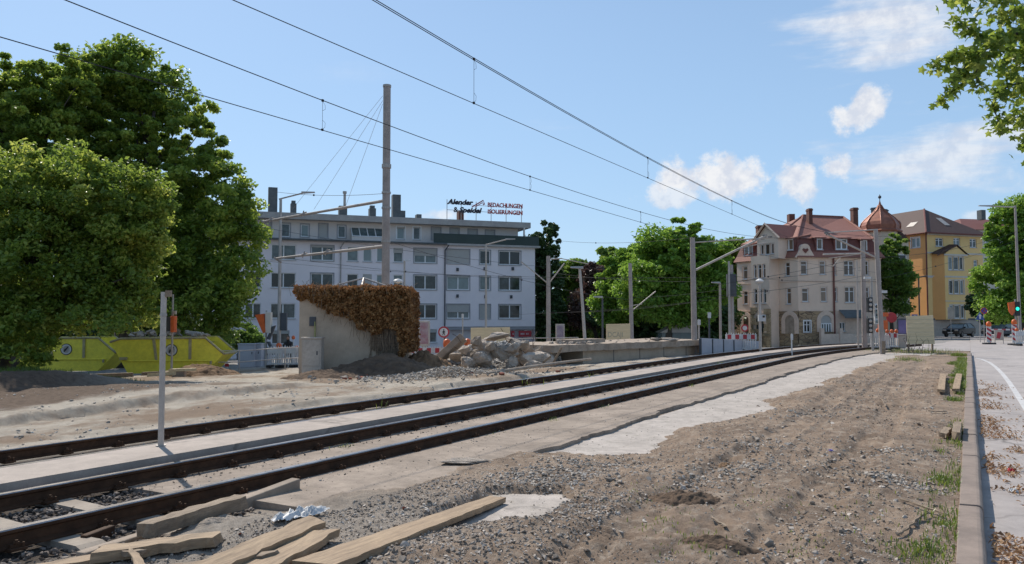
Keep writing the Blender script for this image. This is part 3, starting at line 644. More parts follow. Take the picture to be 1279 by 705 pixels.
# ------------------------------------------------------------------ buildings
class Facet:
    def __init__(s, p0, p1, root):
        s.p0 = Vector((p0[0], p0[1], 0)); s.p1 = Vector((p1[0], p1[1], 0)); s.u = (s.p1-s.p0); s.L = s.u.length; s.u.normalize()
        s.n = Vector((-s.u.y, s.u.x, 0))
        W_ = Matrix(((s.u.x, s.n.x, 0, s.p0.x), (s.u.y, s.n.y, 0, s.p0.y), (0, 0, 1, 0), (0, 0, 0, 1)))
        Rt = Matrix.Translation(root.location) @ Matrix.Rotation(root.rotation_euler.z, 4, 'Z'); s.root = root; s.M = Rt.inverted() @ W_
    def x(s, px):
        t = ray(px, 398)[0]; r = CF + CR*t     # p0 + a*u = k*r
        den = s.u.x*r.y - s.u.y*r.x
        return (r.x*s.p0.y - r.y*s.p0.x)/den
    def d(s, x): return (s.p0+s.u*x).dot(CF)
    def z(s, px, py): return W(px, py, s.d(s.x(px))).z
    def rect(s, a, b, t, e):
        c = (a+b)/2; return s.x(a), s.x(b), s.z(c, e), s.z(c, t)
    def mb(s): return MB(s.M)
def wall(f, x0, x1, z0, z1, holes, mat, y=0, depth=.16, name='wall'):
    b = f.mb(); hs = [h for h in holes if h[1] > x0 and h[0] < x1]
    X = sorted({x0, x1} | {q for h in hs for q in h[:2] if x0 < q < x1}); Z = sorted({z0, z1} | {q for h in hs for q in h[2:4] if z0 < q < z1})
    for i in range(len(X)-1):
        for k in range(len(Z)-1):
            cx, cz = (X[i]+X[i+1])/2, (Z[k]+Z[k+1])/2
            if any(h[0] < cx < h[1] and h[2] < cz < h[3] for h in hs): continue
            b.add([(X[i], y, Z[k]), (X[i+1], y, Z[k]), (X[i+1], y, Z[k+1]), (X[i], y, Z[k+1])], [(0,1,2,3)])
    for h in hs:
        a, c, e, t = h[:4]; d = y+depth
        b.add([(a,y,e),(c,y,e),(c,y,t),(a,y,t),(a,d,e),(c,d,e),(c,d,t),(a,d,t)], [(0,4,5,1),(3,2,6,7),(0,3,7,4),(1,5,6,2)])
    return b.build(name, mat, f.root)
def window(f, r, panes=2, y=0, depth=.13, shut=0.0, frame='frame', sill='sill', glass='glass', surround=None, trans=0, fw=.06):
    x0, x1, z0, z1 = r; b = f.mb(); ya, yb = y+depth-.02, y+depth+.045
    b.box(x0, x1, ya, yb, z0, z0+fw); b.box(x0, x1, ya, yb, z1-fw, z1); b.box(x0, x0+fw, ya, yb, z0+fw, z1-fw); b.box(x1-fw, x1, ya, yb, z0+fw, z1-fw)
    for k in range(1, panes):
        c = x0+(x1-x0)*k/panes; b.box(c-fw*.75, c+fw*.75, ya, yb, z0+fw, z1-fw)
    if trans: c = z0+(z1-z0)*trans; b.box(x0+fw, x1-fw, ya+.004, yb-.004, c-.03, c+.03)
    o = b.build('window', M[frame], f.root)
    b = f.mb(); b.add([(x0+fw*.5,y+depth+.02,z0+fw*.5),(x1-fw*.5,y+depth+.02,z0+fw*.5),(x1-fw*.5,y+depth+.02,z1-fw*.5),(x0+fw*.5,y+depth+.02,z1-fw*.5)], [(0,1,2,3)])
    b.build('pane', M[glass], o)
    if sill: f.mb().box(x0-.06, x1+.06, y-.09, y+depth-.02, z0-.07, z0-.004).build('sill', M[sill], o)
    if shut > 0:
        zz = z1-(z1-z0)*shut; f.mb().box(x0+.012, x1-.012, y+.04, y+.075, zz, z1-.004).build('shutter', M['shutter'], o)
    if surround:
        b = f.mb(); w = .10; b.box(x0-w, x0-.002, y-.025, y+.03, z0-w, z1+w); b.box(x1+.002, x1+w, y-.025, y+.03, z0-w, z1+w); b.box(x0-.002, x1+.002, y-.025, y+.03, z1+.002, z1+w)
        b.box(x0-.002, x1+.002, y-.025, y+.03, z0-w, z0-.005); b.build('surround', M[surround], o)
    return o
def arch(f, x0, x1, z0, z1, mat_ring, mat_fill, y=0, w=.35, name='arch'):
    c, r = (x0+x1)/2, (x1-x0)/2; zc = z1-r; n = 14
    inner = [(x0, z0)]+[(c-r*math.cos(math.pi*k/n), zc+r*math.sin(math.pi*k/n)) for k in range(n+1)]+[(x1, z0)]
    R_ = r+w; outer = [(x0-w, z0)]+[(c-R_*math.cos(math.pi*k/n), zc+R_*math.sin(math.pi*k/n)) for k in range(n+1)]+[(x1+w, z0)]
    b = f.mb(); m = len(inner); vs = []
    for p in inner: vs += [(p[0], y-.12, p[1]), (p[0], y+.05, p[1])]
    for p in outer: vs += [(p[0], y-.12, p[1]), (p[0], y+.05, p[1])]
    fs = []
    for k in range(m-1):
        i, j, a, e = 2*k, 2*k+2, 2*m+2*k, 2*m+2*k+2
        fs += [(i, j, e, a), (i, i+1, j+1, j), (a, e, e+1, a+1)]
    b.add(vs, fs); o = b.build(name, mat_ring, f.root, recalc=True)
    b = f.mb(); b.add([(p[0], y-.03, p[1]) for p in inner], [tuple(range(m))]); b.build('arch_panel', mat_fill, o); return o

# ---- long white apartment block with a set-back top storey and a roof sign
pr, pl = C2(.02864*83.4, 83.4), C2(-.3362*74.0, 74.0); u = (pr-pl).normalized(); LB = 42.0; p0 = pr-u*LB
blk = thing('apartment_building', 'long bluish white apartment block with set-back attic storey and big roof sign', 'building', (p0.x, p0.y, -2.1), math.atan2(u.y, u.x))
f = Facet(p0, pr, blk); f.M = Matrix.Translation((0, 0, 2.1)) ; X = f.x
ZE, ZT, ZR = f.z(640, 309.5), f.z(640, 284), f.z(640, 277)        # eave, attic ceiling, roof top
zg = f.z(640, 408)
cols = [(623,650,2), (599,612,1), (558,586,2), (517,545,2), (491,503,1), (470,478,1), (453,464,1), (433,447,1), (388,416,2), (338,369,2), (306,326,2), (276,296,2), (238,266,2), (200,228,2), (160,190,2)]
rows = [(f.z(636, 331), f.z(636, 314)), (f.z(636, 363), f.z(636, 346)), (f.z(636, 398), f.z(636, 381))]
shut = {(0,2): 1.0, (0,3): .5, (1,2): .12, (2,2): .55, (2,1): 1.0, (0,4): .35, (1,5): .0, (2,8): .3, (0,8): .12, (1,6): 1, (0,12): 1}
holes = []; ws = []
for r, (za, zb) in enumerate(rows):
    for c, (a, b_, n) in enumerate(cols):
        h = (X(a), X(b_), za, zb); holes.append(h); ws.append((h, n, shut.get((r, c), 0), r, c))
gshop = (X(556), X(667.6), -2.1, zg)
gl = [(X(541.5), X(545.6), f.z(541, 428), f.z(541, 411))] if 0 else []
gh = [(X(537), X(545.8), f.z(541, 428), f.z(541, 411.5)), (X(388), X(410), f.z(400, 432), f.z(400, 414)), (X(340), X(362), f.z(350, 430), f.z(350, 413)), (X(300), X(322), f.z(310, 430), f.z(310, 413))]
wall(f, 0, X(555.5), zg, ZE, holes, M['plaster_blue']); wall(f, X(555.5), LB, zg, ZE, holes, M['plaster_blue'], y=-.06)
wall(f, 0, X(555.5), -2.1, zg, gh, M['plaster_blue'], depth=.2)
b = f.mb(); b.box(0, LB, .9, 11, -2.1, ZE-.01); b.add([(LB,-.06,-2.1),(LB,.9,-2.1),(LB,.9,ZE),(LB,-.06,ZE)], [(0,1,2,3)]); b.box(0, .02, 0, .9, -2.1, ZE-.02); b.build('side_wall', M['plaster_blue'], blk)
for h, n, sh, r, c in ws:
    window(f, h, n, y=-.06 if c < 3 else 0, shut=sh, surround='surround' if c < 4 or c == 8 else None, fw=.075)
for h in gh: window(f, h, 1 if h[1]-h[0] < 1 else 2, depth=.15, shut=.25)
# recessed ground-floor shops on the right
b = f.mb(); b.box(X(556), LB-.15, 1.2, 1.3, -2.1, zg); b.build('shop_wall', M['darkgrey'], blk)
b = f.mb(); b.box(X(556), LB-.02, -.02, 1.2, zg-.32, zg-.003); b.build('shop_soffit', M['surround'], blk)
for a, e in ((556, 576), (604, 622), (652, 661)):
    o = f.mb().box(X(a), X(e), 1.05, 1.19, -1.6, zg-1.0).build('shop_window', M['glass'], blk)
o = f.mb().box(X(655.5), X(659), .1, .5, -2.1, zg-.33).build('shop_pillar', M['plaster_top'], blk)
for (a, e) in ((637.5, 642), (647.5, 663.2)):
    o = f.mb().box(X(a), X(e), -.16, -.03, f.z(650, 421), f.z(650, 413.5)).build('shop_sign', M['red'], blk)
    k = int((X(e)-X(a))/.16); b = f.mb()
    for q in range(max(k-2, 1)):
        if q in (3,): continue
        b.box(X(a)+.2+q*.15, X(a)+.2+q*.15+.085, -.175, -.158, f.z(650, 418.2), f.z(650, 416.2))
    b.build('lettering', M['white'], o)
# eave slab, attic, roof
b = f.mb(); b.box(-.2, X(556), -.75, 1.2, ZE, ZE+.16); b.box(X(556), LB+.45, -.5, 1.2, ZE+.0, ZE+.2); b.build('eave', M['roofgrey'], blk)
f.mb().tube([(-.2, -.8, ZE+.1), (X(556), -.8, ZE+.1)], .08, 8).build('gutter', M['chimney'], blk)
YT = 1.25
th = [(351,362,279.5,296,1,0), (376,386,280.5,296,1,0), (399,410,280,297,1,1), (423,433,282,297,1,0), (327,338,278,295,1,1), (302,313,277,293,1,0), (275,286,276,292,1,0), (250,262,275,291,1,1), (498,508,283.5,299,1,.15), (519,528,284,299.5,1,.1), (542.5,553.5,284.5,299,1,1), (566,577,285.5,300,1,1), (589,600,287,302,1,.75), (611,622,288,302,1,1)]
hs = []
for a, e, t, bt, n, sh in th:
    c = (a+e)/2; x0, x1 = X(a), X(e); k = f.d((x0+x1)/2)+YT*.94
    hs.append((x0, x1, W(c, bt, k).z, W(c, t, k).z))
wall(f, 0, X(652), ZE+.16, ZT, hs, M['plaster_top'], y=YT)
b = f.mb(); b.box(X(652)-.02, X(652), YT+.01, 9, ZE+.1, ZT); b.box(0, .02, YT+.01, 9, ZE+.1, ZT); b.box(0, X(651.5), 8.9, 9, ZE+.1, ZT); b.box(X(654.5), X(655.8), .0, .25, ZE+.21, ZT); b.build('attic_side', M['plaster_top'], blk)
for h, q in zip(hs, th): window(f, h, 1, y=YT, shut=q[5], fw=.08, surround='frame' if q[0] in (498, 519) else 'surround')
b = f.mb(); b.box(-.4, LB-.35, .25, 10.6, ZT+.005, ZR); b.build('roof_slab', M['roofgrey'], blk)
# slanted studio glazing
xa, xb = X(439), X(480); b = f.mb(); za, zb = f.z(460, 296), f.z(460, 284)
b.add([(xa,.15,za-.75),(xb,.15,za-.75),(xb,.15,za),(xa,.15,za),(xb,1.25,zb),(xa,1.25,zb),(xa,1.25,za-.75),(xb,1.25,za-.75)], [(0,1,2,3),(0,3,5,6),(1,7,4,2)]); o = b.build('studio_box', M['plaster_top'], blk)
b = f.mb(); b.add([(xa+.05,.13,za+.02),(xb-.05,.13,za+.02),(xb-.05,1.22,zb+.02),(xa+.05,1.22,zb+.02)], [(0,1,2,3)]); o = b.build('studio_glazing', M['glass'], blk)
b = f.mb()
for k in range(5):
    x = xa+.05+(xb-xa-.1)*k/4; b.tube([(x,.12,za+.04),(x,1.21,zb+.04)], .045, 4)
b.tube([(xa,.12,za+.04),(xb,.12,za+.04)], .05, 4); b.build('glazing_bars', M['frame'], o)
# green terrace screen
b = f.mb(); b.box(X(540), LB+.3, -.46, -.42, ZE+.21, ZE+1.12); b.build('terrace_screen', M['green_fabric'], blk)
b = f.mb(); b.tube([(X(540),-.44,ZE+1.15),(LB+.3,-.44,ZE+1.15)], .03, 6); b.box(LB+.26, LB+.3, -.42, 1.2, ZE+.21, ZE+1.12); b.build('terrace_rail', M['green_fabric'], blk)
for p, top in ((555.3, ZE), (425, ZE)):
    f.mb().tube([(X(p), -.14, -2.0), (X(p), -.14, top-.5), (X(p)+.25, -.7, top)], .06, 8).build('downpipe', M['darkgrey'] if p > 500 else M['steel'], blk)
# ventilation boxes and small lamps below the windows
for p, q in ((640,336), (605,336), (571,337), (606,371), (638,371), (571,370)): f.mb().box(X(p-1.4), X(p+1.4), -.2, -.062, f.z(p, q+2), f.z(p, q-2)).build('vent_box', M['darkgrey'], blk)
# chimneys
def chim(px0, px1, top, yd, mat, cap=.0):
    k = f.d(X((px0+px1)/2))+yd*.94; s = k/f.d(X((px0+px1)/2)); xa = X((px0+px1)/2); w = (px1-px0)/FPX*k/2; zt = W((px0+px1)/2, top, k).z
    xa = xa + (0)*s; b = f.mb(); xa += yd*(-.33)*.0; b.box(xa-w, xa+w, yd-.45, yd+.45, ZR+.002, zt)
    if cap: b.box(xa-w*.7, xa+w*.7, yd-.3, yd+.3, zt, zt+cap)
    return b.build('chimney', M[mat], blk)
chim(335, 346, 235, 3, 'chimney'); chim(364, 371, 255, 3, 'chimney', .3); chim(427, 437, 258, 3.2, 'chimney'); chim(466, 474, 261, 3, 'chimney', .3); chim(496, 506, 244, 3, 'chimney')
chim(506.2, 512, 264, 3, 'chimney'); chim(527, 533, 268.5, 3, 'chimney'); chim(581, 587.5, 264, 3, 'brick')
b = f.mb(); b.cyl(X(434.5), 3.2, ZR, f.z(434, 234), .13, 8); b.cyl(X(434.5), 3.2, f.z(434, 236), f.z(434, 233), .2, 8); b.build('flue_pipe', M['steel'], blk)
b = f.mb(); b.cyl(X(322), 2, ZR, f.z(322, 247), .03, 5); b.cyl(X(319), 2, ZR, f.z(322, 260), .08, 5); b.build('aerial', M['darkgrey'], blk)
# roof sign
sg = thing('roof_sign', 'roof sign of dark script and red capital letters on thin posts above the apartment block', 'sign', (blk.location.x, blk.location.y, blk.location.z), blk.rotation_euler.z)
fs_ = Facet(p0, pr, sg); fs_.M = f.M; YS = .9
def SZ(px, py): return W(px, py, f.d(X(px))+YS*.94).z
b = f.mb()
for p, t in ((561, 249), (579, 252), (598, 252), (617, 253), (636, 255), (655.5, 256)): b.cyl(X(p), YS+.12, ZR, SZ(p, t), .035, 6)
for pa, ya, yb in ((561, 254, 260.5), (561, 262, 267.5)): b.tube([(X(pa), YS+.12, SZ(pa, ya)), (X(656), YS+.12, SZ(656, yb))], .025, 5)
b.build('sign_posts', M['steel'], sg)
navy = pmat('sign_navy', (.012,.012,.03), None, 3, .5, 0); sred = pmat('sign_red', (.36,.03,.04), None, 3, .5, 0)
def letters(txt, pa, pb, ytop, ybot, mat, shear=0, nm='sign_lettering', bold=.02):
    h = SZ(pa, ytop)-SZ(pa, ybot); me, w = textmesh(txt, h/.72, .05, shear, 1, bold); sx = (X(pb)-X(pa))/w
    slope = (SZ(pb, ybot+(pb-pa)*.04)-SZ(pa, ybot))/(X(pb)-X(pa)); co = np.empty(len(me.vertices)*3); me.vertices.foreach_get('co', co); co = co.reshape(-1, 3)
    co[:, 0] *= sx; co[:, 2] += co[:, 0]*0; co += np.array([X(pa), YS, SZ(pa, ybot)+2.1]); me.vertices.foreach_set('co', co.ravel()); me.materials.append(mat); me.update()
    return link(nm, me, sg)
letters('Alender', 561.5, 594, 248.6, 254.8, navy, .25, bold=.035); letters('&', 569, 575, 258.5, 265, navy); letters('Speidel', 576, 605, 258.8, 265.2, navy, .25, bold=.035)
letters('BEDACHUNGEN', 612, 656.3, 253, 258.4, sred, bold=.015); letters('ISOLIERUNGEN', 612, 656.3, 261.5, 266.9, sred, bold=.015)
b = f.mb()
b.tube([(X(592), YS-.03, SZ(592, 259)), (X(606.5), YS-.03, SZ(606, 250.5)), (X(608), YS-.03, SZ(608, 256))], .07, 6); b.tube([(X(596), YS-.03, SZ(596, 259)), (X(605.5), YS-.03, SZ(605, 253.3)), (X(606.8), YS-.03, SZ(607, 256.5))], .05, 6)
b.build('sign_roof_mark', sred, sg)

# ---- beige corner house with red mansard roof
def camp(*q): return [C2(ray(px, 398)[0]*d, d) for px, d in q]
Q = camp((921, 87), (962, 82.6), (997, 79.6), (1101, 80.6)); back1 = Q[3]+CF*11+CR*1.5; back0 = Q[0]+CF*7+CR*4
house = thing('corner_house', 'beige corner house with red mansard roof, dormers and sandstone ground floor', 'building', (Q[2].x, Q[2].y, -1.25), 0)
ZB = -1.25
fA, fB, fC = Facet(Q[0], Q[1], house), Facet(Q[1], Q[2], house), Facet(Q[2], Q[3], house)
ze = fC.z(1005, 321.5)
def put(fc, lst, zlo, zhi, mat, **kw):
    hl = [fc.rect(*q[:4]) for q in lst]; wall(fc, 0, fc.L, zlo, zhi, hl, mat)
    for h, q in zip(hl, lst): window(fc, h, q[4], **{**dict(surround='beige_pale', fw=.07, glass='glass_brown', trans=.7), **kw, **(q[5] if len(q) > 5 else {})})
zs = fC.z(1005, 389)                                            # top of the stone storey
put(fA, [(928,934,333,349,1), (928,934,364,380,1)], zs, ze, M['beige'])
put(fB, [(966,972,329,345,1), (981,987,328,345,1), (967,972.5,361,380,1), (982,988,360,380,1)], zs, ze, M['beige'], glass='glass_brown')
put(fC, [(1001,1009,326,343,1), (1024.5,1032,326,343,1), (1042,1045,326,344,1), (1055,1067.5,326,344,2), (1080,1086,326,344,1),
         (1002,1010,360,377,1), (1025.5,1033,359,377,1), (1042.5,1046,359,377,1), (1055.5,1067.5,358.5,378,2), (1080,1086,359,378,1)], zs, ze, M['beige'])
wall(fA, 0, fA.L, ZB, zs, [], M['stone'], y=-.05); wall(fB, 0, fB.L, ZB, zs, [], M['stone'], y=-.05)
xs_ = fC.x(1040)
hl = [fC.rect(1003.5, 1011.5, 401, 415)]; wall(fC, 0, xs_, ZB, zs, hl, M['stone'], y=-.05); window(fC, hl[0], 2, y=-.05, trans=.65, surround='frame')
h2 = [fC.rect(1048, 1055, 403, 414)]; wall(fC, xs_, fC.L, ZB, zs, h2, M['beige_pale'], y=-.05); window(fC, h2[0], 2, y=-.05)
def archpx(fc, a, e, t, bt, fill, y=-.05, w=.42):
    x0, x1, z0, z1 = fc.rect(a, e, t, bt); return arch(fc, x0, x1, z0, z1, M['beige_pale'], fill, y, w)
archpx(fA, 929, 936, 395, 416, M['glass_brown']); archpx(fB, 981, 993, 394, 417, M['concrete'])
o = archpx(fC, 1024, 1037, 394, 415, M['shutter'])
x0, x1, z0, z1 = fC.rect(1024.4, 1036.6, 404.5, 414.5); b = fC.mb(); b.box(x0, x1, -.12, -.085, z0, z1); b.build('arch_pane', M['glass'], o)
b = fC.mb(); 
for k in range(5): x = x0+(x1-x0)*k/4; b.box(x-.05, x+.05, -.15, -.121, z0, z1)
b.box(x0-.05, x1+.05, -.151, -.122, z1-.05, z1+.05); b.build('arch_frame', M['frame'], o)
b = MB(Matrix.Translation(-house.location))
foot = [Q[0], Q[1], Q[2], Q[3], back1, back0]
for a, c in ((Q[3], back1), (back1, back0), (back0, Q[0])): b.add([(a.x,a.y,ZB),(c.x,c.y,ZB),(c.x,c.y,ze),(a.x,a.y,ze)], [(0,1,2,3)])
b.build('side_wall', M['beige'], house)
# string courses and plinth trims
b = MB()
for fc in (fA, fB, fC):
    for z, t, y in ((fC.z(1005, 352), .12, -.07), (ze-.12, .2, -.16), (zs, .1, -.09)):
        b.M = fc.M; b.box(-.02, fc.L+.02, y, .02, z, z+t)
b.build('string_course', M['beige_pale'], house)
fC.mb().tube([(fC.x(1041), -.15, ZB), (fC.x(1041), -.15, ze)], .09, 8).build('downpipe', M['tile_dark'], house)
b = fC.mb(); x0, x1 = fC.x(1047), fC.x(1075); z0 = fC.z(1060, 391)
b.add([(x0,-1.2,z0-.4),(x1,-1.2,z0-.4),(x1,-.06,z0+.3),(x0,-.06,z0+.3),(x0,-1.2,z0-.55),(x1,-1.2,z0-.55)], [(0,1,2,3),(4,5,1,0)]); b.build('porch_roof', M['chimney'], house)
# garden wall of the front area
b = fC.mb(); b.box(fC.x(1018), fC.L, -1.35, -1.1, ZB, fC.z(1040, 417)); b.box(fC.x(1016), fC.x(1020), -1.45, -1.05, ZB, fC.z(1040, 410)); b.box(fC.x(1039), fC.x(1043), -1.45, -1.05, ZB, fC.z(1040, 410)); b.build('front_wall', M['beige_pale'], house)
# roof: lower steep skirt, upper hip
def inset(poly, k, z):
    c = sum(poly, Vector())/len(poly); return [Vector((c.x+(p.x-c.x)*k, c.y+(p.y-c.y)*k, z)) for p in poly]
e0 = inset(foot, 1.045, ze+.02); m1 = inset(foot, .90, fC.z(1005, 322)+2.05); e1 = inset(foot, .93, fC.z(1005, 322)+2.0)
b = MB(Matrix.Translation(-house.location)); n = len(foot)
b.add(e0+m1, [(i, (i+1) % n, n+(i+1) % n, n+i) for i in range(n)]); b.build('mansard_roof', M['tile_dark'], house)
b = MB(Matrix.Translation(-house.location)); skirt = inset(foot, 1.0, ze+.62)
b.add([p+Vector((0,0,.015)) for p in inset(foot, 1.06, ze-.02)]+skirt, [(i, (i+1) % n, n+(i+1) % n, n+i) for i in range(n)]); b.add(inset(foot, 1.06, ze-.03)+inset(foot, .98, ze-.03), [(i, n+i, n+(i+1) % n, (i+1) % n) for i in range(n)]); b.build('eave_skirt', M['tile_red'], house)
r0 = W(1003, 269.5, 86.0); r1 = W(1053, 271.5, 87.5); r1.z = r0.z
b = MB(Matrix.Translation(-house.location)); P = e1+[r0, r1]
b.add(P, [(0,1,6),(1,2,6),(2,3,7,6),(3,4,7),(4,5,6,7),(5,0,6)]); b.build('upper_roof', M['tile_red'], house)
b = MB(Matrix.Translation(-house.location))
for a, c in ((e1[2], r0), (e1[1], r0), (r0, r1), (e1[3], r1)): b.tube([a+Vector((0,0,.03)), c+Vector((0,0,.03))], .12, 6)
b.build('ridge_tiles', M['tile_red'], house)
def boxpx(fc, a, e, t, bt, y0, y1, name, mat, parent=None): 
    x0, x1, z0, z1 = fc.rect(a, e, t, bt); return fc.mb().box(x0, x1, y0, y1, z0, z1).build(name, mat, parent or house)
# dormers
def dormer(fc, a, e, t, bt, n=2):
    x0, x1, z0, z1 = fc.rect(a, e, t, bt); b = fc.mb(); b.box(x0-.14, x0, .0, 1.9, z0, z1); b.box(x1, x1+.14, .0, 1.9, z0, z1); o = b.build('dormer', M['tile_dark'], house)
    b = fc.mb(); b.add([(x0-.3,-.2,z1+.0),(x1+.3,-.2,z1+.0),(x1+.3,2.4,z1+.45),(x0-.3,2.4,z1+.45),(x0-.3,-.2,z1+.12),(x1+.3,-.2,z1+.12),(x1+.3,2.4,z1+.57),(x0-.3,2.4,z1+.57)], [(0,3,2,1),(4,5,6,7),(0,1,5,4),(1,2,6,5),(3,0,4,7)]); b.build('dormer_roof', M['tile_red'], o)
    w = window(fc, (x0, x1, z0, z1), n, y=.02, depth=.05, glass='glass_brown', sill='sill', fw=.1); w.name = 'dormer_window'
dormer(fB, 979.5, 992, 299, 313); dormer(fC, 1021.5, 1029, 298, 312, 1); dormer(fC, 1045, 1060, 298.5, 312, 2); dormer(fC, 1079, 1085, 300, 315, 1); dormer(fA, 930, 941, 307, 319)
# round stone gable ornament with a red emblem
x0, x1, z0, z1 = fC.rect(996.5, 1014, 305, 321.5); c = (x0+x1)/2; prof = [(x0-.3, z0-.05)]+[(c-(x1-x0)/2*.72*math.cos(math.pi*k/10), z1-.72*(x1-x0)/2*(1-math.sin(math.pi*k/10))) for k in range(11)]+[(x1+.3, z0-.05)]
o = fC.mb().prism(prof, -.28, .3, 'y').build('round_gable', M['beige_pale'], house)
b = fC.mb(); zc = z1-.62; b.prism([(c-.32, zc), (c-.2, zc+.16), (c, zc+.08), (c+.2, zc+.16), (c+.32, zc), (c, zc-.34)], -.36, -.27, 'y'); b.build('emblem', M['tile_dark'], o)
# bay with pillars and a steep gable
bp = camp((938.5, 83.2), (961.5, 81.0)); fD = Facet(bp[0], bp[1], house); zb = fD.z(950, 321); zp = fD.z(950, 297); zt = fD.z(957, 279.5)
bays = [(941.2,945.4,331,348,1), (946.4,951.4,330.5,348,1), (952.4,956.6,330,347.5,1), (941.2,945.6,361,379,1), (946.6,951.6,361,379,1), (952.6,957,361,379,1)]
hl = [fD.rect(*q[:4]) for q in bays]; zbs = fD.z(950, 390)
wall(fD, 0, fD.L, zbs, zb+.1, hl, M['beige'], depth=.2, name='bay_wall')
for k, h in enumerate(hl): window(fD, h, 1, depth=.16, frame='frame', glass='glass_brown' if k < 3 else 'glass', fw=.09, surround=None, trans=.7)
wall(fD, 0, fD.L, ZB, zbs, [], M['stone'], name='bay_base'); b = fD.mb()
b.add([(0,0,ZB),(0,3,ZB),(0,3,zb),(0,0,zb),(fD.L,0,ZB),(fD.L,2.2,ZB),(fD.L,2.2,zb),(fD.L,0,zb)], [(0,3,2,1),(4,5,6,7)]); b.build('bay_side', M['beige'], house)
archpx(fD, 944.5, 955, 393, 415.5, M['glass'], 0, .3)
b = fD.mb(); r2 = random.Random(4)
for xx in (0, fD.L-.7):
    z = ZB
    while z < zbs+.3: 
        h = r2.uniform(.25, .42); w = r2.uniform(.6, .95); xa = xx if xx == 0 else fD.L-w; b.box(xa-.05, xa+w+.05, -.1-r2.random()*.06, .1, z, z+h-.03); z += h
b.build('stone_quoins', pmat('quoin_stone', (.42,.33,.21), (.26,.19,.115), 2.2, .95, .6, 12, .03), house)
xa, xb, xm = fD.x(945.5), fD.x(972), fD.x(957.5); gz = fD.z(957, 320)
gl = [fD.rect(949.5, 953.5, 306, 318), fD.rect(955, 961, 305, 318), fD.rect(962.5, 966.5, 304, 317)]
wall(fD, xa, xb, gz-.35, zp, gl, M['beige'], y=.12, name='gable_wall')
for h in gl: window(fD, h, 1, y=.12, glass='glass_brown', surround='beige_pale')
b = fD.mb(); b.add([(xa,.12,zp),(xb,.12,zp),(xm,.12,zt-.1)], [(0,1,2)]); b.add([(xb,.12,gz-.35),(xb,3,gz-.35),(xb,3,zp),(xb,.12,zp),(xa,.12,gz-.35),(xa,3,gz-.35),(xa,3,zp),(xa,.12,zp)], [(0,1,2,3),(4,7,6,5)]); b.build('gable_top', M['beige'], house)
b = fD.mb(); o_ = .35
b.add([(xa-o_,-.15,zp-.25),(xm,-.15,zt),(xm,5.5,zt),(xa-o_,5.5,zp-.25),(xb+o_,-.15,zp-.25),(xb+o_,5.5,zp-.25)], [(0,1,2,3),(1,4,5,2)]); b.build('gable_roof', M['tile_dark'], house)
b = fD.mb(); b.tube([(xa-o_,-.14,zp-.27),(xm,-.14,zt-.02),(xb+o_,-.14,zp-.27)], .13, 4); b.build('verge_board', M['beige_pale'], house)
def chim2(px0, px1, top, d, zb, mat, root, cap=True):
    c = PXY((px0+px1)/2, d); w = (px1-px0)/FPX*d/2; zt = W((px0+px1)/2, top, d).z; b = MB(Matrix.Translation(Vector((c.x, c.y, 0))-root.location) @ Matrix.Rotation(TH, 4, 'Z'))
    b.box(-w, w, -.4, .4, zb, zt); 
    if cap: b.box(-w*1.15, w*1.15, -.5, .5, zt-.25, zt-.1)
    return b.build('chimney', mat, root)
chim2(1010.5, 1015, 261, 84.5, r0.z-2.5, M['brick'], house); chim2(1066, 1072, 260, 85.5, r0.z-3, M['brick'], house); chim2(946.5, 954.5, 282, 86, ze+1, M['brick'], house); chim2(986,993,268,87,r0.z-1.5,M['brick'],house,False)

# ---- pale house with the copper onion tower behind the corner house
tw = PXY(1101.5, 95); tower = thing('onion_tower_house', 'pale house with copper onion dome tower behind a tree, left of the yellow house', 'building', (tw.x, tw.y, -1.2), TH)
b = MB(); zt = W(1101, 290, 95).z+1.2; b.lathe([(2.05, 0), (2.05, zt)], 8, (0,0,0), 0, R(22.5)); M['house_wall'] = pmat('tower_render', (.66,.53,.40), (.58,.46,.35), .6, .92, .2, 20, .006, grain=.1); b.build('tower_wall', M['house_wall'], tower)
zz = zt; b = MB(); sc = 95/FPX
b.lathe([(2.35, zz-.12), (2.42, zz+.05), (2.15, zz+.3), (2.18, zz+.75), (2.0, zz+1.15), (1.62, zz+1.6), (1.12, zz+2.05), (.66, zz+2.45), (.36, zz+2.85), (.17, zz+3.25), (.06, zz+3.7)], 8, (0,0,0), 0, R(22.5)); o = b.build('onion_dome', M['copper'], tower)
b = MB()
for k in range(8):
    q = R(22.5)+k*math.pi/4; pr_ = [(2.2, zz+.3), (2.22, zz+.75), (2.04, zz+1.15), (1.65, zz+1.6), (1.15, zz+2.05), (.68, zz+2.45), (.38, zz+2.85), (.18, zz+3.25)]
    b.tube([(r_*math.cos(q), r_*math.sin(q), z_) for r_, z_ in pr_], .06, 5)
b.build('dome_seams', M['copper'], o)
b = MB(); b.cyl(0, 0, zz+3.6, zz+4.5, .045, 6); b.ball((0,0,zz+4.2), .2, 8, 6); b.build('finial', M['darkgrey'], tower)
wtop = W(1120, 300, 95).z+1.2
b = MB(); b.box(.6, 2.8, -1.1, 8, 0, wtop-.3); b.box(-6, .599, .3, 7.9, 0, wtop-.8); b.build('wall', M['house_wall'], tower)
b = MB(); b.prism([(.4, wtop-.29), (3.0, wtop-.29), (1.7, wtop+1.0)], -1.3, 8, 'y'); b.build('roof', M['tile_brown'], tower)
for zc in (3.4, 6.2, 9.0):
    for xc in (2.0,):
        o = MB().box(xc-.45, xc+.45, -1.16, -1.08, zc, zc+1.5).build('window', M['frame'], tower); MB().box(xc-.36, xc+.36, -1.19, -1.165, zc+.1, zc+1.4).build('pane', M['glass'], o)
    for k in (4, 5, 6):
        pass
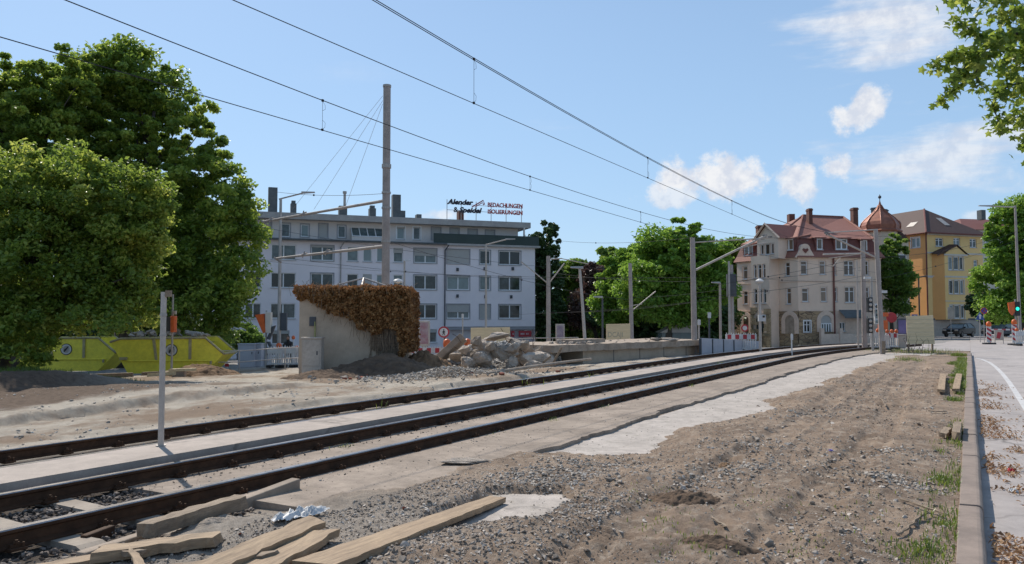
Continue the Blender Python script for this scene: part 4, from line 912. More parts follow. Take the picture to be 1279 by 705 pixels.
n_ = 12; o = MB().prism([(.8, 0)]+[(1.8-1.0*math.cos(math.pi*k/n_), 2.1+1.0*math.sin(math.pi*k/n_)) for k in range(n_+1)]+[(2.79, 0)], -1.3, -1.08, 'y').build('doorway', M['beige_pale'], tower)
MB().prism([(1.1, 0.02)]+[(1.8-.7*math.cos(math.pi*k/n_), 2.0+.7*math.sin(math.pi*k/n_)) for k in range(n_+1)]+[(2.5, 0.02)], -1.33, -1.305, 'y').build('door', M['darkgrey'], o)

# ---- yellow house
Q1, Q2 = camp((1158.5, 99.5), (1229, 102.5)); un = (Q2-Q1).normalized(); nn = Vector((-un.y, un.x, 0)); Q0 = Q1+nn*12; Q3 = Q2+nn*12
yel = thing('yellow_house', 'four-storey yellow house with brown hip roof and projecting bay window', 'building', (Q1.x, Q1.y, -1.0), math.atan2(un.y, un.x))
fF = Facet(Q1, Q2, yel); fF.M = Matrix.Translation((0,0,1.0)); fL = Facet(Q0, Q1, yel); zE = fF.z(1161, 291.5); zst = fF.z(1180, 399)
lst = [(1170,1180,297.5,308,2), (1192.5,1201,297.5,308,2), (1213,1221.5,298.5,309.5,2), (1217,1222.5,325,341,1), (1217,1222.5,354,370,1), (1217,1222.5,384,398,1), (1201.5,1204.5,322,338,1), (1201.5,1204.5,352,367,1), (1201.5,1204.5,382,397,1)]
hl = [fF.rect(*q[:4]) for q in lst]; wall(fF, 0, fF.L, zst, zE, hl, M['yellow_wall'])
for h, q in zip(hl, lst): window(fF, h, q[4], surround='yellow_wall', fw=.09, trans=.7)
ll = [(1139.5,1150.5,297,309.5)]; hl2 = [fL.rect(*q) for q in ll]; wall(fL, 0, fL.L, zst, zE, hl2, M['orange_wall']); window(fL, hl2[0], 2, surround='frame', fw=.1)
wall(fF, 0, fF.L, -1.0, zst, [fF.rect(1206, 1212, 405, 420)], M['cabinet'], y=-.06, name='stone_base'); wall(fL, 0, fL.L, -1.0, zst, [], M['cabinet'], y=-.06, name='stone_base')
b = fF.mb(); b.box(-.06, fF.L+.06, -.14, -.02, zst-.1, zst+.12); b.build('base_ledge', M['chimney'], yel)
b = fF.mb(); b.box(-.03, fF.L, -.07, -.003, fF.z(1180, 317.5), fF.z(1180, 315.5)); b.box(-.03, fF.L, -.055, -.003, fF.z(1180, 347.5), fF.z(1180, 346)); b.box(-.05, fF.L+.05, -.25, -.003, zE-.22, zE-.03); b.build('string_course', M['trim'], yel)
b = fF.mb(); b.add([(fF.L,0,-1),(fF.L,12,-1),(fF.L,12,zE),(fF.L,0,zE)], [(0,1,2,3)]); b.add([(0,12,-1),(fF.L,12,-1),(fF.L,12,zE),(0,12,zE)], [(0,1,2,3)]); b.build('side_wall', M['yellow_wall'], yel)
fF.mb().tube([(-.12, -.12, -1), (-.12, -.12, zE)], .09, 8).build('downpipe', M['tile_dark'], yel)
# bay
xa, xb = fF.x(1165), fF.x(1200.5); zb0, zb1 = zst+.0, fF.z(1187, 318.5); yb = -.95
bay = [(1178,1183.5,321.5,338), (1184.5,1191,321.5,338), (1192,1196.5,321.5,338), (1178,1183.5,350.5,367.5), (1184.5,1191,350.5,367.5), (1192,1196.5,350.5,367.5), (1178,1183.5,381.5,398), (1184.5,1191,381.5,398), (1192,1196.5,381.5,398)]
hl3 = [tuple(v) for v in (fF.rect(*q) for q in bay)]
xbl = fF.x(1173)
wall(fF, xbl, xb, zst-.05, zb1, hl3, M['yellow_wall'], y=yb, name='bay_wall')
for h in hl3: window(fF, h, 1, y=yb, frame='frame', fw=.1, surround='trim')
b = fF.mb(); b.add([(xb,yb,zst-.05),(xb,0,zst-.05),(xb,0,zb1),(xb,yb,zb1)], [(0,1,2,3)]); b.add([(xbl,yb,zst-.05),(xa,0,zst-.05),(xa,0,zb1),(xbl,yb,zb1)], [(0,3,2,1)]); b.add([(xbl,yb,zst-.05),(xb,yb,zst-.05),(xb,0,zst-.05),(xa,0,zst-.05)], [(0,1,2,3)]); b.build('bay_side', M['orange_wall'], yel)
b = fF.mb(); b.box(xbl-.05, xb+.05, yb-.06, yb-.003, fF.z(1187, 347.5), fF.z(1187, 345.5)); b.build('bay_cornice', M['trim'], yel); b = fF.mb(); b.box(xbl-.1, xb+.1, yb-.12, yb-.003, zb1-.2, zb1); b.build('bay_cornice', M['trim'], yel); b = fF.mb(); b.box(xbl-.05, xb+.05, yb-.06, yb-.003, fF.z(1187, 377), fF.z(1187, 376)); b.build('bay_cornice', M['trim'], yel)
zpk = fF.z(1187.5, 306.5); xm = fF.x(1187.5)
b = fF.mb(); b.add([(xbl,yb,zb1),(xb,yb,zb1),(xm,yb,zpk-.15)], [(0,1,2)]); b.build('bay_gable', M['yellow_wall'], yel)
b = fF.mb(); b.add([(xa-.3,yb-.2,zb1-.1),(xm,yb-.2,zpk),(xm,.0,zpk+.1),(xa-.3,0,zb1+.1),(xb+.3,yb-.2,zb1-.1),(xb+.3,0,zb1+.0)], [(0,1,2,3),(1,4,5,2)]); b.add([(xa-.3,yb-.2,zb1-.12),(xm,yb-.2,zpk-.02),(xm,yb-.2,zpk-.22),(xa-.3,yb-.2,zb1-.3)], [(0,3,2,1)]); b.build('bay_roof', M['tile_brown'], yel)
# hip roof
pk = W(1167, 263, 106.0); Mi = (Matrix.Translation(yel.location) @ Matrix.Rotation(yel.rotation_euler.z, 4, 'Z')).inverted(); k0 = Mi @ pk; zE1 = zE+1.0
o_ = .6; pk2 = Vector((fF.L*.52, 6.0, k0.z)); k0 = Vector((4.2, 4.2, k0.z)); k1 = Vector((4.2, 11.5, k0.z))
b = MB(); P = [(-o_,-o_,zE1),(fF.L+o_,-o_,zE1),(fF.L+o_,12.6,zE1),(-o_,16,zE1), k0, k1]
b.add(P, [(0,1,4),(1,2,5,4),(2,3,5),(3,0,4,5)]); b.build('roof', M['tile_brown'], yel)
b = MB(); b.add([(-o_,-o_,zE1-.01),(fF.L+o_,-o_,zE1-.01),(fF.L+o_,0,zE1-.01),(0,0,zE1-.01),(0,16,zE1-.01),(-o_,16,zE1-.01)], [(0,3,2,1),(0,5,4,3)]); b.tube([(-o_,-o_,zE1),(k0.x,k0.y,k0.z)], .12, 6); b.tube([(-o_,-o_,zE1),(fF.L+o_,-o_,zE1)], .1, 6); b.tube([(-o_,-o_,zE1),(-o_,14,zE1)], .1, 6); b.build('roof_trim', M['tile_dark'], yel)
def skyl(p, w, h):
    b = MB(); c = Vector(p); return c
for (px, py, nm) in ((1182, 278, 0), (1145, 279, 1)):
    v0 = W(px, py, 100); o = None
def onroof(tri, a, c, s):          # panel lying on a roof face
    A, B, C_ = [Vector(q) for q in tri]; e = (B-A); n = e.cross(C_-A).normalized(); up = n.cross(e.normalized()); e.normalize()
    if n.z < 0: n = -n
    p = A + e*a + up*c + n*.05; w, h = s; return [p-e*w-up*h, p+e*w-up*h, p+e*w+up*h, p-e*w+up*h]
b = MB(); b.add(onroof((P[0], P[1], k0), 5.2, 2.9, (.45, .9)), [(0,1,2,3)]); b.build('skylight', M['steel_pale'], yel)
b = MB(); b.add(onroof((P[3], P[0], k0), 12.6, 2.4, (.6, .5)), [(0,1,2,3)]); b.build('skylight', M['steel_pale'], yel)
chim2(1138.5, 1145, 261, 106, zE+1, M['chimney'], yel); chim2(1174, 1182, 259.5, 106, zE+2, M['chimney'], yel)
# ---- hip roofed house further right, behind the trees
hp = PXY(1243, 128); far = thing('brown_roof_house', 'distant house with brown roof showing between the yellow house and the right tree', 'building', (hp.x, hp.y, -1.5), TH+.2)
zt = W(1240, 268, 128).z+1.5; zl = W(1240, 288, 128).z+1.5
MB().box(-5.5, 9, 0, 12, 0, zl).build('wall', M['trim'], far)
b = MB(); b.add([(-6,-.5,zl),(9.5,-.5,zl),(9.5,12.5,zl),(-6,12.5,zl),(-1,6,zt),(5,6,zt)], [(0,1,5,4),(1,2,5),(2,3,4,5),(3,0,4)]); b.build('roof', M['tile_dark'], far)
b = MB(); b.box(-.3, .5, 2, 3, zl+2, zt+1.0); b.build('chimney', M['chimney'], far)
for k in range(4):
    o = MB().box(-4.6+k*3, -3.4+k*3, -.06, .03, zl-2.2, zl-.7).build('window', M['frame'], far); MB().box(-4.45+k*3, -3.55+k*3, -.09, -.062, zl-2.1, zl-.8).build('pane', M['glass'], o)
# ---- low houses glimpsed behind the middle trees
for (px, d, w, h, lab, mt) in ((866, 98, 12, 5.2, 'low pale house glimpsed behind the middle trees, with small glass gable', 'cabinet'), (905, 104, 9, 9, 'tall grey house glimpsed between the trees and the corner house', 'cabinet'), (790, 104, 12, 6, 'grey house hidden behind the light green trees', 'cabinet')):
    c = PXY(px, d); hs_ = thing('background_house', lab, 'building', (c.x, c.y, -1.8), TH)
    MB().box(-w/2, w/2, 0, 8, 0, h).build('wall', M[mt], hs_); MB().prism([(-w/2-.4, h+.002), (w/2+.4, h+.002), (0, h+2.6)], -.4, 8.4, 'y').build('roof', M['tile_brown'], hs_)
    for k in range(int(w//3)):
        for z in (1.2, 4.0, 6.6):
            if z+1.4 < h: 
                o = MB().box(-w/2+1+k*3, -w/2+2.1+k*3, -.06, .03, z, z+1.4).build('window', M['frame'], hs_); MB().box(-w/2+1.1+k*3, -w/2+2+k*3, -.09, -.062, z+.1, z+1.3).build('pane', M['glass'], o)
gp = PXY(847, 72); gp.z = TZ(gp); gh_ = thing('glass_shed', 'small glass-walled gabled kiosk below the middle trees', 'kiosk', gp, TH)
MB().box(-1.5, 1.5, 0, 2, 0, 1.5).build('wall', M['glass'], gh_); b = MB(); b.add([(-1.7,-.2,1.502),(.8,-.2,2.75),(.8,2.2,2.75),(-1.7,2.2,1.502),(1.7,-.2,1.502),(1.7,2.2,1.502)], [(0,1,2,3),(1,4,5,2),(0,4,1)]); b.build('roof', M['steel_pale'], gh_)
# ------------------------------------------------------------------ trees
def leafcloud(P, size, up=.35, kind='diamond'):
    n = len(P); d = rng.normal(size=(n, 3)); d[:, 2] = np.abs(d[:, 2])*.9+up; d /= np.linalg.norm(d, axis=1, keepdims=True)
    a = rng.normal(size=(n, 3)); a -= d*(a*d).sum(1, keepdims=True); a /= np.linalg.norm(a, axis=1, keepdims=True); b = np.cross(d, a)
    if kind == 'maple':
        k = 10; T = []
        for i in range(k):
            q = 2*math.pi*i/k; r = (1.0 if i % 2 == 0 else .5)*(1.1 if i == 0 else (.78 if i in (4, 6) else 1)); T.append((math.cos(q)*r, math.sin(q)*r, .0 if i % 2 else -.12))
        T = [(0, 0, .12)]+T; f = np.array([[0, 1+i, 1+(i+1) % k] for i in range(k)])
    else:
        T = [(-1, 0, 0), (-.15, -.62, .22), (1, 0, -.1), (-.15, .62, .22)]; f = np.array([[0, 1, 2], [0, 2, 3]])
    T = np.array(T); V = P[:, None, :] + size[:, None, None]*(T[None, :, :1]*a[:, None]+T[None, :, 1:2]*b[:, None]+T[None, :, 2:]*d[:, None])
    F = (f[None]+(np.arange(n)*len(T))[:, None, None]).reshape(-1, 3); return V.reshape(-1, 3), F, len(T)
def clumps(ells, n, rmin, seed, fill=.25, jit=.085):
    out = []; r_ = np.random.default_rng(seed); vol = np.array([e[3]*e[4]*e[5] for e in ells])**.7; vol /= vol.sum()
    for k in r_.choice(len(ells), n, p=vol):
        c = np.array(ells[k][:3]); s = np.array(ells[k][3:6]); v = r_.normal(size=3); v /= np.linalg.norm(v)
        rr = (1-(1-rmin)*r_.random()**1.5) if r_.random() > fill else r_.random()**.5
        out.append(c+v*s*rr*(1+jit*r_.normal()))
    return np.array(out)
def crown_points(C, per, rad, flat, r_):
    n = len(C)*per; ci = np.repeat(np.arange(len(C)), per); R_ = np.repeat(rad*(.45+1.05*r_.random(len(C))**1.3), per)
    v = r_.normal(size=(n, 3)); v /= np.linalg.norm(v, axis=1, keepdims=True); v *= (r_.random(n)**.45)[:, None]
    return C[ci]+v*R_[:, None]*np.array([1, 1, flat]), ci
def tree(kind, label, base, ells, nclump, per, leaf, mat, trunk_r, rad=.8, flat=.6, seed=1, group=None, limbs=14, rmin=.6, cat='tree', fork=.35, trunk_top=None, stems=None, lean=(0,0), kindleaf='diamond', fill=.25, keep=None):
    base = Vector(base); t = thing(kind, label, cat, base, 0, group); r_ = np.random.default_rng(seed); b3 = np.array(base)
    E = [(e[0]-base.x, e[1]-base.y, e[2]-base.z, *e[3:]) for e in ells]; C = clumps(E, nclump, rmin, seed, fill); C = C[C[:, 2] > .3]
    if keep: C = C[keep(C+b3)]
    P, ci = crown_points(C, per, rad, flat, r_)
    sz = leaf*(.6+.7*r_.random(len(P))); V, F, k = leafcloud(P, sz, kind=kindleaf)
    cv = r_.random(len(C))[ci]; var = np.clip(.5*cv+.5*r_.random(len(P)), 0, 1)
    link('crown', npmesh('crown', V, F, mat, np.repeat(var, k)), t)
    top = np.array([np.average([e[0] for e in E]), np.average([e[1] for e in E]), max(e[2] for e in E)]); H = trunk_top or top[2]*.86
    b = MB(); n = 9; pts = []; rs = []
    for i in range(n):
        s = i/(n-1); pts.append(Vector((top[0]*s**1.5+.25*math.sin(i*1.9+seed)*s, top[1]*s**1.5+.25*math.cos(i*1.3+seed)*s, H*s-.15*(i == 0)))); rs.append(trunk_r*(1.35 if i == 0 else 1-.8*s))
    b.tube(pts, rs, 8)
    idx = r_.choice(len(C), min(limbs, len(C)), replace=False)
    for q in idx:
        c = Vector(C[q]); s = min(.92, max(fork, (c.z/H)*.75)); k0 = int(s*(n-1)); p0 = pts[k0]; mid = p0.lerp(c, .5)+Vector((0, 0, -.25*(c-p0).length*.25)); r0 = rs[k0]*.5
        b.tube([p0, p0.lerp(mid, .5)+Vector((r_.normal()*.1, r_.normal()*.1, .1)), mid, mid.lerp(c, .55)+Vector((0, 0, .1)), c], [r0, r0*.8, r0*.6, r0*.4, .015], 6)
    b.build('trunk', M['bark'], t, smooth=True); return t
def E(px, py, d, wpx, hpx, dep=None):          # an ellipsoid of crown: centre seen at a pixel, half width / half height in pixels at its distance
    p = W(px, py, d); k = d/FPX; return (p.x, p.y, p.z, wpx*k, dep or wpx*k, hpx*k)
# left group
tree('plane_tree', 'tallest broad green tree left of the white apartment block', onground(150, 50), [E(150,140,50,72,85), E(215,200,50,80,90), E(110,190,50,90,110), E(250,275,49,68,85), E(190,320,50,90,90), E(285,330,48.5,42,70), E(255,380,48.5,52,50), E(158,92,50,38,44), E(205,118,50,34,36), E(110,100,50,40,36)], 1150, 110, .145, M['leaf_plane'], .45, .72, .6, 11, limbs=30)
tree('plane_tree', 'big green tree at the left edge, its top behind the nearer low tree', onground(20, 46), [E(20,170,46,85,95), E(10,118,46,62,52), E(75,108,46,50,44), E(-50,125,46,70,60), E(60,140,46,55,65), E(-60,200,46,90,110), E(40,260,46,95,110), E(-70,330,46,100,100)], 820, 100, .145, M['leaf_plane'], .42, .75, .6, 12, limbs=18)
tree('maple_tree', 'nearer low spreading tree at the left edge, drooping over the rear skip', onground(0, 28.5), [E(40,255,28.5,85,62), E(115,260,28.5,68,58), E(20,330,28,110,84), E(140,315,28.5,62,72), E(70,410,28,100,48), E(140,345,28.5,46,46), E(-70,330,28.5,110,120), E(95,210,28.5,40,28), E(170,250,29,44,40), E(165,300,29,44,60), E(185,380,29,22,34), E(110,400,28.5,40,30)], 1250, 105, .088, M['leaf_front'], .32, .5, .6, 13, limbs=26, keep=lambda P: ((P @ np.array(CR))/(P @ np.array(CF))*FPX+CX < 62) | (P[:, 2] > 1.4))
tree('shrub', 'small round dark bush beside the white cabinets', onground(298, 62), [E(300,418,62,18,16), E(310,424,62,16,14), E(288,426,62,12,12)], 60, 90, .13, M['leaf_mid'], .06, .45, .7, 14, limbs=8, cat='bush')
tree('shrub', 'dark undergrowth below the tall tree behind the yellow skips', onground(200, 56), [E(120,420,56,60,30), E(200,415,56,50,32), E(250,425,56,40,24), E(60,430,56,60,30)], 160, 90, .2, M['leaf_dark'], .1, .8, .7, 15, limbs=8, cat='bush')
# middle group
gm = 'trees behind the platform remains'
tree('broadleaf_tree', 'tallest light green tree left of the beige corner house', onground(835, 72), [E(855,292,72,24,26), E(838,335,72,50,38), E(880,330,72,32,36), E(815,355,72,44,34), E(880,365,72,34,24), E(845,385,72,40,20), E(820,300,72,18,16)], 480, 130, .18, M['leaf_light'], .35, .9, .6, 21, gm, limbs=24, keep=None)
tree('broadleaf_tree', 'lighter rounded tree in the middle of the row behind the platform', onground(775, 78), [E(775,350,78,28,34), E(795,330,78,24,26), E(765,380,78,24,28), E(800,375,78,26,30)], 260, 130, .19, M['leaf_light'], .3, .9, .6, 22, gm, limbs=14)
tree('ivy_clad_tree', 'tall narrow dark ivy-covered tree at the right end of the white apartment block', onground(683, 88), [E(683,300,88,18,22), E(684,345,88,19,40), E(684,400,88,20,34), E(668,330,90,12,40)], 260, 90, .2, M['leaf_dark'], .35, .7, .8, 23, gm, limbs=10, rmin=.75)
tree('purple_tree', 'dark purplish tree behind the leaning lamp post', onground(745, 88), [E(742,352,88,18,20), E(735,388,88,20,24)], 170, 60, .22, M['leaf_purple'], .3, .9, .6, 24, gm, limbs=16)
tree('broadleaf_tree', 'round mid green tree crown far behind the dark purple tree', onground(765, 105), [E(765,328,105,22,20), E(770,360,105,28,30)], 150, 80, .3, M['leaf_mid'], .35, 1.0, .6, 25, gm)
tree('broadleaf_tree', 'dark green tree between the ivy-covered tree and the purple tree', onground(715, 92), [E(715,350,92,22,28), E(712,395,92,26,30)], 180, 80, .25, M['leaf_mid'], .3, .9, .6, 26, gm)
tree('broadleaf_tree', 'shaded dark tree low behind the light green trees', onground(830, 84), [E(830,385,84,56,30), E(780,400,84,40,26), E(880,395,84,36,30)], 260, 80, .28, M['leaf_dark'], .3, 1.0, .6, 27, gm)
tree('broadleaf_tree', 'dark green tree touching the left side of the beige corner house', onground(905, 96), [E(905,335,96,20,30), E(900,380,96,20,34), E(915,310,97,12,10)], 200, 80, .26, M['leaf_mid'], .3, .9, .6, 28, gm)
tree('broadleaf_tree', 'mid green tree filling the gap right of the ivy-covered tree', onground(722, 98), [E(718,345,98,20,22), E(735,365,98,26,26), E(760,350,98,22,22), E(745,395,98,40,26)], 260, 75, .26, M['leaf_mid'], .3, .9, .6, 30, gm)
tree('broadleaf_tree', 'far dark tree closing the gap behind the purple tree', onground(730, 112), [E(730,400,112,60,30), E(800,395,112,60,34)], 220, 70, .35, M['leaf_dark'], .3, 1.2, .6, 29, gm)
# right side
tree('street_tree', 'tree in front of the copper onion tower', onground(1113, 84), [E(1116,308,84,18,16), E(1110,340,84,22,22), E(1124,352,84,18,26), E(1100,325,84,12,18), E(1120,382,84,12,12)], 170, 70, .18, M['leaf_mid'], .22, .7, .6, 31, limbs=16)
tree('street_tree', 'dense green tree at the right edge beside the yellow house', onground(1275, 72), [E(1262,300,72,30,40), E(1290,290,72,40,42), E(1255,350,72,34,36), E(1295,350,72,40,50), E(1250,385,72,24,18), E(1275,265,72,22,18)], 460, 130, .155, M['leaf_light'], .3, .8, .6, 32, limbs=16)
tree('street_tree', 'darker low tree behind the right traffic barriers', onground(1248, 86), [E(1245,385,86,24,20), E(1225,380,86,14,16), E(1262,400,86,24,16)], 160, 80, .2, M['leaf_dark'], .22, .7, .6, 33)
# plane tree overhanging the street on the right: trunk stands outside the picture
tb = C2(12.6, 13.0); tb.z = -.02; pt = thing('plane_tree', 'plane tree branch with lobed leaves overhanging the upper right corner', 'tree', tb)
bT = MB(); r_ = np.random.default_rng(41); Pl = []
q0 = Vector((0, 0, 0)); trunk = [Vector((0,0,-.2)), Vector((.05,.05,1.5)), Vector((-.1,.1,3.2)), Vector((-.05,.0,5)), Vector((.1,-.1,7)), Vector((0,.1,9.5))]; bT.tube(trunk, [.42,.3,.27,.24,.2,.1], 10)
def branch(path, r0, dens, spread):
    pts = [W(*p)-tb for p in path]; n = len(pts); bT.tube(pts, [r0*(1-.85*i/(n-1))+.004 for i in range(n)], 6)
    for i in range(n-1):
        L = (pts[i+1]-pts[i]).length
        for _ in range(int(L*dens)):
            s = r_.random(); p = pts[i].lerp(pts[i+1], s); o = Vector(r_.normal(size=3)*spread*(.6+.4*r_.random())); o.z = o.z*.8-.05; Pl.append(p+o)
            if r_.random() < .05: bT.tube([p, p+o*.6+Vector((0,0,.03)), p+o], [.006, .004, .003], 4)
st = trunk[3]+tb; x_, f_, u_ = 0, 0, 0
bT.tube([trunk[3], W(1420,20,13)-tb, W(1330,34,13)-tb], [.12, .09, .07], 7); bT.tube([trunk[2], W(1400,140,13.2)-tb, W(1310,130,13.2)-tb], [.1, .07, .05], 7); bT.tube([trunk[4], W(1430,-40,12.8)-tb, W(1300,-20,12.8)-tb], [.1, .08, .06], 7)
for path, r0, dn, sp_ in [
    ([(1330,34,13),(1279,38,13),(1250,50,12.9),(1225,66,12.8),(1205,84,12.7),(1188,104,12.6)], .035, 100, .10),
    ([(1250,50,12.9),(1228,44,12.7),(1210,36,12.6),(1192,22,12.5)], .015, 110, .10), ([(1225,66,12.8),(1200,64,12.6),(1180,72,12.5),(1166,84,12.5)], .012, 130, .10),
    ([(1205,84,12.7),(1192,112,12.7),(1178,124,12.7),(1168,128,12.7)], .01, 90, .07), ([(1225,66,12.8),(1218,95,12.7),(1228,112,12.7)], .01, 80, .10),
    ([(1310,130,13.2),(1272,104,13.1),(1250,112,13),(1240,130,13)], .03, 150, .18), ([(1310,130,13.2),(1275,145,13.1),(1258,150,13)], .015, 140, .16), ([(1310,150,13.2),(1285,172,13.1),(1276,180,13.1)], .012, 120, .12),
    ([(1300,-20,12.8),(1250,-8,12.8),(1205,-6,12.6),(1180,-4,12.6)], .03, 90, .14), ([(1300,60,13.2),(1270,72,13.1),(1248,84,13)], .02, 170, .18), ([(1300,20,13.1),(1265,14,13),(1240,18,13)], .02, 150, .16),
    ([(1320,90,13.2),(1285,84,13.3),(1262,60,13.2)], .02, 150, .18), ([(1240,130,13),(1246,150,13),(1250,166,13)], .01, 90, .1), ([(1330,60,13.4),(1290,40,13.5),(1262,34,13.5)], .02, 150, .2),
    ([(1420,20,13),(1400,60,13.5),(1350,100,13.6)], .03, 220, .35), ([(1430,-40,12.8),(1380,-60,13),(1320,-50,13)], .03, 220, .35), ([(1400,140,13.2),(1360,170,13),(1320,160,13)], .03, 200, .3)]:
    branch(path, r0, dn, sp_)
Pl = np.array([tuple(p) for p in Pl]); V, F, k = leafcloud(Pl, .058+.045*r_.random(len(Pl)), .25, 'maple')
link('crown', npmesh('crown', V, F, M['leaf_front'], np.repeat(r_.random(len(Pl))*.8, k)), pt); bT.build('trunk', M['bark'], pt, smooth=True)
# ------------------------------------------------------------------ masts, lamps, wires
def polething(kind, label, cat, px, pyb, top, d, r, mat='mast', group=None, r1=None, rz=TH, lean=0, n=10, zb=None):
    p = PXY(px, d); p.z = zb if zb is not None else min(TZ(p), W(px, pyb, d).z) if pyb is None else W(px, pyb, d).z
    if pyb is not None: p.z = min(p.z, TZ(p)+.05) if zb is None else zb
    t = thing(kind, label, cat, p, rz, group); zt = W(px, top, d).z-p.z
    b = MB(); b.tube([(0,0,-.3), (lean*.5,0,zt*.5), (lean,0,zt)], [r, (r+(r1 or r*.8))/2, r1 or r*.8], n); b.build('pole', M[mat], t, smooth=False); t['h'] = zt; del t['h']; return t, zt
def loc(t, v):       # world point -> coordinates of the thing
    return (Matrix.Translation(t.location) @ Matrix.Rotation(t.rotation_euler.z, 4, 'Z')).inverted() @ Vector(v)
def lamp_head(t, p, l=.75, dx=1, mat='steel_pale', name='lamp_head'):
    b = MB(); x, y, z = p; b.add([(x,y-.13,z-.02),(x,y+.13,z-.02),(x+dx*l,y+.1,z+.02),(x+dx*l,y-.1,z+.02),(x,y-.1,z+.09),(x,y+.1,z+.09),(x+dx*l,y+.06,z+.08),(x+dx*l,y-.06,z+.08)], [(0,1,2,3),(4,7,6,5),(0,3,7,4),(1,5,6,2),(0,4,5,1),(3,2,6,7)]); return b.build(name, M[mat], t, recalc=True)
# tall steel mast behind the hut
mast, h = polething('catenary_mast', 'tallest round steel mast rising behind the concrete hut, with two long arms', 'mast', 481.5, None, 108, 32, .165, 'mast', zb=-.6, r1=.15, n=14)
zk = loc(mast, W(481, 208, 32)).z; MB().cyl(0, 0, zk-.08, zk+.08, .19, 14).build('mast_collar', M['steel'], mast); MB().cyl(0, 0, h-.04, h+.05, .17, 14).build('mast_cap', M['steel'], mast)
for py in (241, 260, 302): z = loc(mast, W(481, py, 32)).z; MB().cyl(0, 0, z-.04, z+.04, .185, 14).build('mast_collar', M['steel'], mast)
for a, e in (((480,251,32), (329,277,39)), ((479,308,32), (345,323,38))):
    p, q = loc(mast, W(*a)), loc(mast, W(*e)); b = MB(); b.tube([p, q], [.065, .05], 8); u = (q-p)
    for s in ((.62, .92) if a[1] < 300 else (.48, .7)):
        c = p+u*s; b.tube([c+Vector((0,0,.18)), c-Vector((.1,0,.12))], .03, 5); b.tube([c+Vector((.12,0,.12)), c-Vector((.2,0,.02))], .04, 5)
    b.tube([q+Vector((-.1,0,.05)), q+Vector((.25,0,-.2))], .05, 5); b.build('arm', M['mast'], mast)
b = MB()
for a, e in (((478,120,32),(365,262,37)), ((478,126,32),(392,262,36)), ((478,130,32),(432,257,34.2))): b.tube([loc(mast, W(*a)), loc(mast, W(*e))], .008, 4)
b.build('guy_wire', M['steel'], mast)
def truss(px, pyb, top, d, label, r=.14, **kw): return polething('catenary_mast', label, 'mast', px, pyb, top, d, r, group='catenary masts along the tracks', **kw)
def arms(t, segs, r=.035, mat='steel_pale', name='bracket'):
    for a, e, *k in segs:
        MB().tube([loc(t, W(*a)), loc(t, W(*e))], k[0] if k else r, 7).build(name, M[mat], t)
def insul(t, pts):
    for p in pts:
        c = loc(t, W(*p)); b = MB()
        for k in range(3): b.ball((c.x+k*.07-.07, c.y, c.z), (.03, .06, .06), 7, 4)
        b.build('insulator', M['darkgrey'], t)
m1, h = truss(867, 424, 297, 40, 'grey catenary mast behind the platform with a long white strut reaching right', .15, lean=-.05); arms(m1, [((868,338,40),(958,294,40),.055), ((868,303,40),(966,297,40),.028), ((930,309,40),(958,303,40.3),.022)]); insul(m1, [(962,296,40),(955,294,40)])
b = MB(); b.box(-.2,.2,-.2,.2,.0,.06); b.build('base_plate', M['steel'], m1)
m2, h = truss(1101, 436, 287, 40, 'catenary mast with rust-stained foot on the verge, beside the traffic lights', .13, lean=-.22); arms(m2, [((1096,287,40),(1031,291,40),.03), ((1031,292,40),(1094,322,40),.05)]); insul(m2, [(1032,291,40),(1034,293,40)])
MB().cyl(0, 0, 0, .62, .137, 10).build('rusty_foot', M['wood_old'], m2)
m3, h = truss(1079, 437, 301, 45, 'thick grey double mast left of the traffic lights', .15); arms(m3, [((1078,317,45),(1028,318,45),.05), ((1078,317,45),(1035,323,45),.02), ((1050,322,45),(1040,333,45),.025)]); MB().cyl(-.36, 0, -.3, h*.82, .05, 8).build('conduit_pole', M['steel_pale'], m3)
MB().box(-.5, .3, -.05, .0, .35, .4).box(-.5, .3, -.05, .0, .75, .8).build('guard_rail', M['steel_pale'], m3)
m4, h = truss(685, 424, 320, 52, 'catenary mast in front of the ivy-covered tree, with Y-shaped struts', .16); arms(m4, [((685,324,52),(702,323,52),.04), ((685,355,52),(705,329,52),.04), ((684,354,52),(651,327,52),.04), ((700,323,52),(735,330,52),.03)])
m5, h = truss(789, 424, 329, 60, 'slim catenary mast beside the right end of the middle plywood board', .16, lean=-.1); arms(m5, [((790,388,60),(819,364,60),.04), ((789,382,60),(802,380,60),.03)])
m6, h = truss(913, 421, 331, 50, 'dark square catenary mast left of the beige corner house', .2, n=4); MB().box(-.28, .28, -.28, .0, h-2.0, h-.6).build('switch_box', M['darkgrey'], m6); MB().cyl(-.2, -.35, 0, h+.2, .06, 7).build('conduit_pole', M['steel'], m6)
